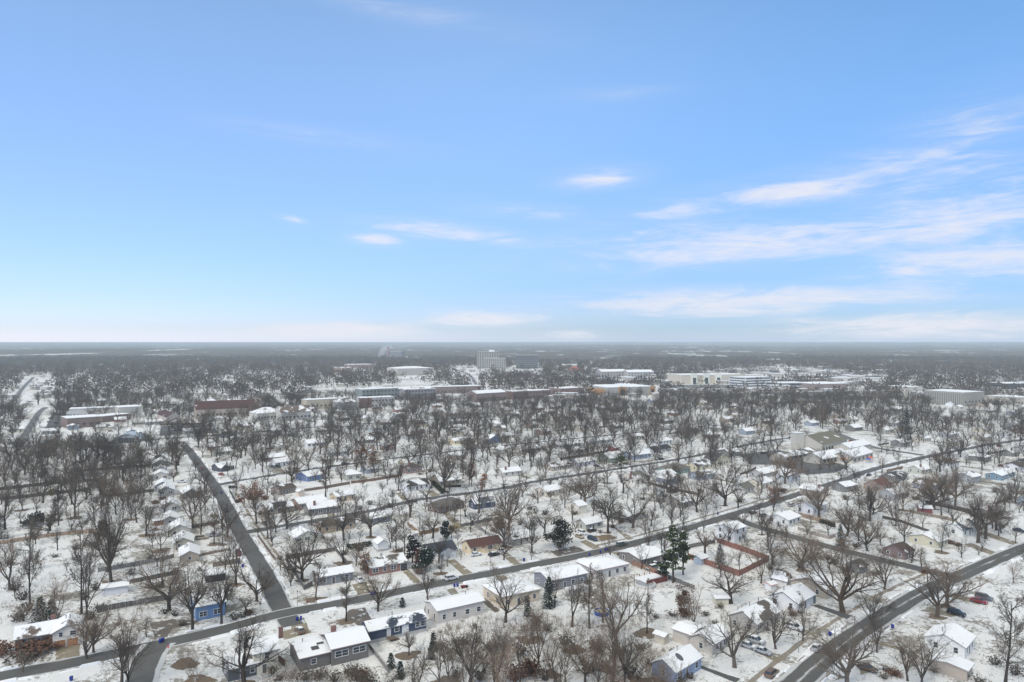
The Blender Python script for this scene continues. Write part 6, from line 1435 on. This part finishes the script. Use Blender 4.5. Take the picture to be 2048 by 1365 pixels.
# -- shrubs
BUSH = []
def bush(x, y, r, h, rust=False, lab=None):
    P = G(x, y); rnd = random.Random(int(x * 5 + y)); o = empty('bush', P, rnd.uniform(0, 6))
    k = 'rust' if rust else rnd.choice(['a', 'b'])
    if k not in BUSHM:
        m = MB()
        for _ in range(46):
            a = rnd.uniform(0, 6.283); e = Vector((math.cos(a) * rnd.random() ** .5, math.sin(a) * rnd.random() ** .5, rnd.uniform(.5, 1))); b0 = Vector((e.x * .25, e.y * .25, 0)); m.tube([b0, b0.lerp(e, .55) + Vector((0, 0, .1)), e], [.02, .014, 0], 3)
        t = MB(); tufts(t, lambda: Vector((rnd.gauss(0, .48), rnd.gauss(0, .48), rnd.uniform(.12, .95))), 420 if rust else 110, .11, rnd)
        BUSHM[k] = (m.mesh('stem', BARK2), t.mesh('foliage', leaf_mat('bush_rust', (.11, .058, .042), (.19, .11, .08)) if rust else leaf_mat('bush_twig', (.055, .048, .04), (.13, .105, .085))))
    for me in BUSHM[k]: put(me.name.split('.')[0], me, o)
    o.scale = (r, r * .9, h)
    o['category'] = 'bush'; o['group'] = 'winter bushes'
    if lab: tag(o, lab)
    else: AUTO.append((o, ('low ' if h < 1.3 else 'rounded ') + ('russet bush' if rust else 'brown bush'), PIX(P)))
BUSHM = {}
bush(62, 1306, 5.5, 2.6, True, 'long russet hedge like bush before the cream and brick house'); bush(84, 1303, 4.0, 2.4, True, 'russet bush nearest the orange garage doors'); bush(-2, 1310, 3.5, 2.8, True, 'russet bush cut by the edge')
bush(58, 1318, 6.0, 1.9, False, 'wide dark brown bush below the russet ones')
for q in '498 1230 2.2 1.5 1|486 1236 2.4 1.4 0|470 1240 3 2 0|575 1140 1.6 1.5 0|560 1120 2 1.8 0|690 1110 3 2 0|720 1102 3.2 2.2 0|770 1098 2.5 1.6 0|800 1104 3 2 0|838 1148 2.4 1.6 1|880 1138 2.6 1.4 0|905 1062 2.5 2 0|985 1062 2.6 1.2 0|1200 1066 2 1.2 0|1242 1046 2.2 1.6 1|1225 1056 2 1.4 1|1262 1046 3 1.2 0|1385 1312 2.2 1.2 0|1440 1300 1.8 1 0|1362 1368 2.6 1.6 0|1380 1358 2.4 1.4 0|1330 1345 2 1.2 0|1345 1308 2 1.6 0|1585 1232 1.8 1.3 1|1600 1228 1.6 1.2 0|1582 1222 1.5 1.4 1|1510 1265 1.4 1.4 0|1535 1262 1.4 1 0|1840 1140 2.5 1 1|1850 1146 2.2 .9 1|1822 1075 3 2 0|1900 1088 2.4 1.4 1|1916 1092 2.2 1.2 1|1960 1060 3 1.5 0|1690 1145 3.5 2.5 0|1670 1130 3.2 2.6 0|1655 1120 3 2.4 0|1600 1136 3 2.2 0|1625 1120 2.8 1.8 0|1540 1140 2.6 2 0|1560 1150 2.8 2.2 0|1712 1095 3.5 2 0|1755 1150 3 1.6 0|1775 1344 2.4 1.3 0|1790 1352 2.4 1.3 1|1768 1358 2.2 1.2 0|1870 1345 2.6 1.5 0|1960 1368 2.8 1.8 0|1990 1330 3 2 0|2030 1350 3 2.4 0|610 1360 3 2.2 0|640 1356 3.2 2.2 0|700 1350 3.4 2.6 0|720 1360 3.4 2.4 1|735 1372 3.4 2.4 0|670 1364 3 2.6 0|545 1348 2 1.8 0|560 1362 2.2 1.8 0|330 1228 2.5 1.6 0|350 1232 2.8 2 0|365 1252 2.5 1.4 0|345 1190 3 2.4 0|320 1175 2.6 2 0|375 1190 2.6 2.2 0|390 1225 2 1.2 1|350 1150 3 2.4 0|300 1120 2.4 1.4 0|200 1220 3 2.2 0|180 1240 3 2.4 0|40 1240 4 2.5 0|30 1180 4 2.4 0|45 1200 4 3 0|55 1222 3.6 2.6 0|930 1290 3.5 2.4 0|880 1300 3 2 0|985 1300 3.5 2.4 0|1040 1310 4 2.8 0|1070 1250 3 2.6 0|1095 1262 3 2.2 0|1130 1290 4 2.6 0|1190 1300 4 2.6 0|1240 1310 4 2.8 0|1280 1300 3.4 2.2 0|1300 1330 3 1.8 0|1060 1350 4 3.2 1|1030 1360 3.6 3 1|1090 1360 3.8 2.8 0|1180 1345 4 2.6 0|1260 1350 3.6 2.6 0|960 1360 3.6 2.6 0|915 1356 3 2.4 0|1440 1215 2 1.4 0|1430 1250 2.2 1.4 0|1412 1232 2 1.3 0|1310 1236 2 1.2 0|1345 1232 3 1.2 0|1370 1230 2.8 1.4 1|820 1096 2.4 1.8 0|530 1000 3 2 1|520 1030 2.5 1.5 0|545 1015 3 2 0|500 1000 2.6 1.8 1|640 965 2.2 1.4 0|586 960 2.5 1.8 0|860 945 3.2 2 0|840 950 3 1.8 0|900 950 3 2 0|740 1010 3 2.2 0|720 1020 3 2 0|780 1015 2.8 2 0|1150 1030 3 1.8 0|1190 1010 3.4 2.4 0|1090 1030 3.4 2.6 0|1060 1020 3.4 2.6 0|1040 1050 3.2 2.6 0|1285 1000 3 1.6 0|1330 995 3.4 1.8 0|1400 985 3.2 1.8 0|1480 1005 3 2 0|1600 985 3 2.2 1|1565 985 3 2.2 1|1720 1010 3.4 2.4 0|1690 1000 3 2.2 0|1830 1000 3.6 2.6 0|1900 990 3.6 2.6 0|1850 965 3.4 2.4 0|1940 960 3.6 2.6 0|1860 940 3.6 2.4 0|1990 985 3.4 2.4 0|2020 1000 3.4 2.2 0|150 1100 3 2 0|235 1085 2.4 1.6 0|262 1150 2.8 2 0|240 1135 2.5 2 0|110 1115 2.6 1.4 0|190 1180 3 2.4 0|168 1200 3 2.6 0|20 1130 3 1.6 0|310 1010 2.6 2 1|325 1000 2.4 1.6 1|270 1005 3 2 0|225 985 3 2.4 0|195 965 3 2.4 1|170 985 3.2 2.4 0|120 1000 3 2 0'.split('|'):
    a = q.split(); p = G(float(a[0]), float(a[1]))
    if near_road(p, 1.0): continue
    bush(float(a[0]), float(a[1]), float(a[2]) * .8, float(a[3]), a[4] == '1')
# -- the woods beyond: no one could count these
def arrays(*mbs):
    v = []; t = []; 
    for m in mbs:
        o = len(v); v += m.v
        for f in m.f:
            for k in range(1, len(f) - 1): t.append((o + f[0], o + f[k], o + f[k + 1]))
    return np.array(v, np.float32), np.array(t, np.int64)
def fuzzy(seed, s):
    T, C = grow(seed, s, 1); rnd = random.Random(seed); f = MB(); src = [Vector(v) for v in C.v]
    for _ in range(120):
        c = rnd.choice(src) + Vector((rnd.gauss(0, .03), rnd.gauss(0, .03), rnd.gauss(0, .025)))
        d = Vector((c.x * 1.2 + rnd.gauss(0, .25), c.y * 1.2 + rnd.gauss(0, .25), .25 + rnd.gauss(0, .3))).normalized() * rnd.uniform(.05, .13); w = d.orthogonal().normalized() * rnd.uniform(.003, .006)
        f.face([c - w, c + w, c + d])
    return arrays(T, C, f)
LOD1 = [fuzzy(900 + i, s) for i, s in enumerate(('broad', 'broad', 'forked', 'round', 'round', 'slender', 'forked', 'round'))]
def far_shape(seed):
    rnd = random.Random(seed); m = MB(); m.tube([(0, 0, 0), (0, 0, .6)], [.022, .012], 3)
    for _ in range(30):
        a = rnd.uniform(0, 6.283); u = rnd.random() ** .5; z = rnd.uniform(.3, 1.0); w = .46 * math.sqrt(max(.05, 1 - ((z - .62) / .42) ** 2))
        c = Vector((math.cos(a) * u * w, math.sin(a) * u * w, z)); d = Vector((c.x, c.y, .35)).normalized(); s = rot_about(d, 1.57, rnd.uniform(0, 6.28)); L = rnd.uniform(.10, .19)
        m.face([c - d * L * .6 - s * L * .16, c + d * L + s * L * .12, c + d * L * .3 + s * L * .42])
        m.face([c - d * L * .5, c + d * L * .9 - s * L * .42, c + d * L * .6 + s * L * .1])
    return arrays(m)
LOD2 = [far_shape(i) for i in range(9)]
def forest(name, lab, lods, pts, hs, mat, seed):
    rng = np.random.default_rng(seed); V = []; T = []; o = 0
    for (x, y), h in zip(pts, hs):
        v, t = lods[rng.integers(len(lods))]; a = rng.uniform(0, 6.283); c, s = math.cos(a), math.sin(a); w = h * rng.uniform(.85, 1.25)
        q = np.empty_like(v); q[:, 0] = (v[:, 0] * c - v[:, 1] * s) * w + x; q[:, 1] = (v[:, 0] * s + v[:, 1] * c) * w + y; q[:, 2] = v[:, 2] * h
        V.append(q); T.append(t + o); o += len(v)
    V = np.concatenate(V); T = np.concatenate(T); me = bpy.data.meshes.new(name)
    me.vertices.add(len(V)); me.vertices.foreach_set('co', V.ravel()); me.loops.add(len(T) * 3); me.loops.foreach_set('vertex_index', T.ravel().astype(np.int32))
    me.polygons.add(len(T)); me.polygons.foreach_set('loop_start', np.arange(0, len(T) * 3, 3, dtype=np.int32)); me.polygons.foreach_set('loop_total', np.full(len(T), 3, np.int32)); me.update(); me.materials.append(mat)
    tag(put(name, me), lab, 'woods', kind='stuff')
def mass_mat(name, c1, c2, c3, s):
    m, t, b = new_mat(name); p = geo_pos(t); n1 = noise(t, p, s, 3, .6); n2 = noise(t, p, s * .22, 2)
    col = mixc(t, ss(t, n1, .38, .64), c1, c2); col = mixc(t, math_n(t, 'MULTIPLY', ss(t, n2, .55, .7), .7), col, c3)
    t.links.new(col, b.inputs['Base Color']); b.inputs['Roughness'].default_value = .95; b.inputs['Specular IOR Level'].default_value = .05; return m
MASS = mass_mat('bare_twig_mass', (.078, .066, .058), (.125, .103, .087), (.14, .102, .075), .06)
from mathutils import noise as mnoise
rng = random.Random(5); pts = []; hs = []
grid = {}
def spaced(x, y, d):
    k = (int(x // 16), int(y // 16))
    for i in (-1, 0, 1):
        for j in (-1, 0, 1):
            for (a, b_) in grid.get((k[0] + i, k[1] + j), ()):
                if (a - x) ** 2 + (b_ - y) ** 2 < d * d: return False
    grid.setdefault(k, []).append((x, y)); return True
for (x, y) in TREES: grid.setdefault((int(x // 16), int(y // 16)), []).append((x, y))
BL = {}
for (x, y, r) in BLOCK:
    for i in range(int((x - r) // 20), int((x + r) // 20) + 1):
        for j in range(int((y - r) // 20), int((y + r) // 20) + 1): BL.setdefault((i, j), []).append((x, y, r))
RP = {}
for k, (g, hw) in RPTS.items():
    for q in g:
        for i in (-1, 0, 1):
            for j in (-1, 0, 1): RP.setdefault((int(q.x // 20) + i, int(q.y // 20) + j), []).append((q.x, q.y, hw))
def open_at(x, y, rl=2.0, f=.75):
    k = (int(x // 20), int(y // 20))
    return not any((a - x) ** 2 + (b_ - y) ** 2 < (r * f) ** 2 for a, b_, r in BL.get(k, ())) and not any((a - x) ** 2 + (b_ - y) ** 2 < (r + rl) ** 2 for a, b_, r in RP.get(k, ()))
CLEAR = [(70, 335, 838, 896), (376, 520, 838, 850), (520, 640, 838, 852), (1200, 1320, 791, 812), (1010, 1175, 790, 806), (940, 1020, 800, 814), (1575, 1760, 884, 940), (1860, 1985, 808, 832), (1800, 1850, 789, 800), (2015, 2060, 810, 824),
         (1355, 1500, 768, 786), (1488, 1550, 774, 792), (1555, 1705, 780, 792), (605, 800, 800, 834), (800, 970, 784, 806), (950, 1085, 738, 752), (1030, 1080, 736, 746), (790, 875, 750, 762), (690, 750, 740, 750), (1195, 1312, 757, 768), (40, 110, 752, 838), (205, 335, 884, 926), (385, 520, 816, 824)]
def cleared(X, Y):
    u, v = PIX((X, Y)); return any(a <= u <= b_ and c <= v <= d for a, b_, c, d in CLEAR) and rng.random() < .88
tr = 0
while len(pts) < 3700 and tr < 90000:
    tr += 1
    Y = math.sqrt(rng.uniform(340 ** 2, 1000 ** 2)); X = rng.uniform(-.84, .84) * Y
    if Y < 430 and X > -.55 * Y: continue
    dn = mnoise.noise(Vector((X * .006, Y * .006, 0)))
    left_woods = X < -.36 * Y and Y < 560
    if rng.random() > (.62 + dn * .9 + (.25 if left_woods else .2 if Y > 700 else 0)): continue
    if cleared(X, Y) or not open_at(X, Y) or not spaced(X, Y, 6.0): continue
    pts.append((X, Y)); hs.append(min(20, max(4.5, rng.gauss(12.6, 3.8))))
for _ in range(9000):       # smaller yard trees and saplings among the near houses
    if len(pts) > 4100: break
    Y = math.sqrt(rng.uniform(240 ** 2, 440 ** 2)); X = rng.uniform(-.78, .78) * Y
    if not open_at(X, Y, 1.0, .9) or not spaced(X, Y, 5.0): continue
    pts.append((X, Y)); hs.append(min(13, max(3.5, rng.gauss(8.0, 2.6))))
k = 0
for _ in range(3000):
    if k > 110: break
    p = G(rng.uniform(-60, 318), rng.uniform(888, 1006))
    if not open_at(p.x, p.y) or not spaced(p.x, p.y, 4.5): continue
    k += 1; pts.append((p.x, p.y)); hs.append(min(17, max(3.5, rng.gauss(9.5, 3.4))))
forest('mid_woods', 'bare street and yard trees too many to count beyond the near yards', LOD1, pts, hs, MASS, 1)
pts = []; hs = []; tr = 0
while len(pts) < 22000 and tr < 200000:
    tr += 1
    Y = math.sqrt(rng.uniform(980 ** 2, 3300 ** 2)); X = rng.uniform(-.86, .86) * Y
    dn = mnoise.noise(Vector((X * .0022, Y * .0011, 3))) + .5 * mnoise.noise(Vector((X * .008, Y * .006, 7)))
    u, v = PIX((X, Y))
    town = 1150 < u < 1760 and 728 < v < 782
    if dn < ((-.27 if u > 1000 else -.46) if not town else -.22): continue
    if 900 < u < 960 and 735 < v < 765 and rng.random() < .75: continue
    if cleared(X, Y) or not open_at(X, Y, 3.0, .95): continue
    pts.append((X, Y)); hs.append(min(21, max(6, rng.gauss(12.5, 3.6))))
forest('far_woods', 'grey brown mass of distant bare woods between roofs and snow', LOD2, pts, hs, MASS, 2)
# the canopy sheet beyond, out to the skyline, with low swells of ground
NA, NR = 620, 150; V = []; Fc = []
for j in range(NR):
    r = 3000 * (39000 / 3000) ** (j / (NR - 1))
    for i in range(NA):
        a = R(-62 + 124 * i / (NA - 1)); x, y = r * math.sin(a), r * math.cos(a)
        q = Vector((x * .0035, y * .0035, 1)); sw = mnoise.noise(Vector((x * .00025, y * .00025, 5)))
        z = 7 + 5.5 * mnoise.noise(q * 3) + 4 * mnoise.noise(q * 9) + max(0, sw) * 34 * min(1, (r - 3000) / 2500)
        if j == 0: z = -2
        V.append((x, y, max(-1.5, min(58, z))))
for j in range(NR - 1):
    for i in range(NA - 1): Fc.append((j * NA + i, j * NA + i + 1, (j + 1) * NA + i + 1, (j + 1) * NA + i))
me = bpy.data.meshes.new('skyline_woods'); me.from_pydata(V, [], Fc)
m, t, b = new_mat('far_canopy_and_snow'); p = geo_pos(t); mp = N(t, 'ShaderNodeMapping'); mp.inputs['Scale'].default_value = (.0032, .0011, .003); t.links.new(p, mp.inputs[0])
n1 = noise(t, mp.outputs[0], 1.0, 6, .68); n2 = noise(t, p, .01, 4)
col = mixc(t, n2, (.075, .066, .06), (.13, .11, .095)); col = mixc(t, ss(t, n1, .565, .63), col, (.62, .63, .64)); t.links.new(col, b.inputs['Base Color']); b.inputs['Roughness'].default_value = 1; b.inputs['Specular IOR Level'].default_value = 0
me.materials.append(m); tag(put('skyline_woods', me), 'hazy far woods with pale clearings out to the skyline', 'woods', kind='stuff')
# far roofs of the town, small pale blocks between the woods
rnd = random.Random(41); wb, rb = MB(), MB(); far = empty('distant_rooftops', (0, 0, 0))
for _ in range(1300):
    u = rnd.uniform(0, 2048); v = rnd.uniform(726, 800)
    town = 1150 < u < 1760 and 734 < v < 782
    if town and rnd.random() < .6: continue
    if not town and rnd.random() < (.3 if u > 1000 else .62): continue
    P = G(u, v)
    if P.y < 960 or not open_at(P.x, P.y, 4, 1.0): continue
    L, D, h = (rnd.uniform(14, 50), rnd.uniform(10, 24), rnd.uniform(4, 10)) if town else (rnd.uniform(10, 18), rnd.uniform(8, 11), rnd.uniform(3.5, 6))
    wb.box(P.x, P.y, 0, P.x + L, P.y + D, h); rb.box(P.x - .5, P.y - .5, h + .01, P.x + L + .5, P.y + D + .5, h + .6)
wb.build('wall', plain('pale_far_walls', (.44, .41, .37), .8, .3, .02), far); rb.build('roof', M_SNOW, far)
tag(far, 'countless small pale roofs of the far town between the woods', 'rooftops', kind='stuff')
for c in far.children: c['kind'] = 'stuff'
for i, (u0, u1, v0, v1) in enumerate(((1320, 1480, 770, 777), (1180, 1300, 762, 769), (1500, 1640, 760, 765), (1260, 1420, 745, 749), (1100, 1200, 756, 762), (1560, 1700, 786, 791), (1150, 1215, 797, 804), (1330, 1380, 781, 788), (1450, 1560, 742, 746), (1640, 1760, 752, 756))):
    m_ = MB(); m_.face([(*G(u0, v1).xy, .03 + .002 * i), (*G(u1, v1).xy, .03 + .002 * i), (*G(u1, v0).xy, .03 + .002 * i), (*G(u0, v0).xy, .03 + .002 * i)])
    tag(m_.build('parking_lot', slab_mat((.12, .118, .114))), 'grey lot of the far shops', 'parking lot', kind='structure')
# brush on the ground in the wooded yards
mb = MB(); rnd = random.Random(9); k = 0; tr = 0
while k < 2100 and tr < 9000:
    tr += 1
    if rnd.random() < .6: u, v = rnd.uniform(800, 1340), rnd.uniform(1235, 1420)
    elif rnd.random() < .5: u, v = rnd.uniform(-20, 300), rnd.uniform(930, 1330)
    else: u, v = rnd.uniform(0, 2048), rnd.uniform(930, 1400)
    P = G(u, v)
    if not open_at(P.x, P.y, 1.2, .8) or mnoise.noise(Vector((P.x * .05, P.y * .05, 2))) < .02: continue
    k += 1
    for _ in range(5):
        e = P + Vector((rnd.gauss(0, .7), rnd.gauss(0, .7), rnd.uniform(.6, 2.6))); s = P + Vector((rnd.gauss(0, .4), rnd.gauss(0, .4), 0)); mb.tube([s, e], [.028, 0], 3)
tag(mb.build('undergrowth', TWIG2), 'thin bare brush and saplings growing through the snow', 'undergrowth', kind='stuff')

# ------------------------------------------------------------------ steam and haze
m = bpy.data.materials.new('steam'); m.use_nodes = True; t = m.node_tree; t.nodes.clear(); o_ = N(t, 'ShaderNodeOutputMaterial'); v_ = N(t, 'ShaderNodeVolumePrincipled'); v_.inputs['Color'].default_value = (.95, .95, .95, 1); v_.inputs['Density'].default_value = .03; t.links.new(v_.outputs[0], o_.inputs['Volume'])
P = G(757, 720); mb = MB(); mb.tube([P + Vector(q) for q in ((0, 0, 12), (8, 0, 24), (22, 0, 40), (44, 0, 56), (62, 0, 66))], [7, 13, 18, 15, 5], 10, cap=True)
i0 = len(mb.v); mb.f.append(tuple(range(9, -1, -1))); mb.m.append(0)
tag(mb.build('steam', m), 'white steam drifting up beside the far grey plant', 'steam', kind='stuff')
HZ = 43500.0; m = bpy.data.materials.new('haze'); m.use_nodes = True; t = m.node_tree; t.nodes.clear(); o_ = N(t, 'ShaderNodeOutputMaterial'); v_ = N(t, 'ShaderNodeVolumePrincipled')
v_.inputs['Color'].default_value = (.70, .79, .82, 1); v_.inputs['Density'].default_value = 1.15e-4; v_.inputs['Anisotropy'].default_value = 0.0; t.links.new(v_.outputs[0], o_.inputs['Volume'])
mb = MB(); mb.box(-HZ, -HZ, -1.0, HZ, HZ, 80.25); tag(mb.build('haze', m), 'thin pale winter haze over the whole suburb', 'haze', kind='stuff')

# ------------------------------------------------------------------ labels that need a neighbour to be told apart
ORD = ORD + ['twenty first', 'twenty second']
def relate(p, l):
    dx, dy = p[0] - l[0], (p[1] - l[1]) * 1.6
    if abs(dx) > abs(dy): return 'right of' if dx > 0 else 'left of'
    return 'in front of' if dy > 0 else 'behind'
# landmarks with short names first; houses that got a label of their own only
LM = [(k, p) for k, p in LAND if len(k.split()) <= 8]
buckets = {}
for (o, first, p) in AUTO:
    c = sorted(LM, key=lambda l: (l[1][0] - p[0]) ** 2 + ((l[1][1] - p[1]) * 1.6) ** 2)[:3]
    best = min(c, key=lambda l: (len(buckets.get((first, relate(p, l[1]), l[0]), ())), c.index(l)))
    d = math.hypot(best[1][0] - p[0], (best[1][1] - p[1]) * 1.6)
    buckets.setdefault((first, relate(p, best[1]), best[0]), []).append((d, o))
for (first, rel, lm), L in buckets.items():
    L.sort(key=lambda q: q[0])
    for i, (d, o) in enumerate(L):
        lab = ('%s %s %s %s' % (ORD[i], first, rel, lm)).strip() if i else '%s %s %s' % (first, rel, lm)
        o['label'] = lab
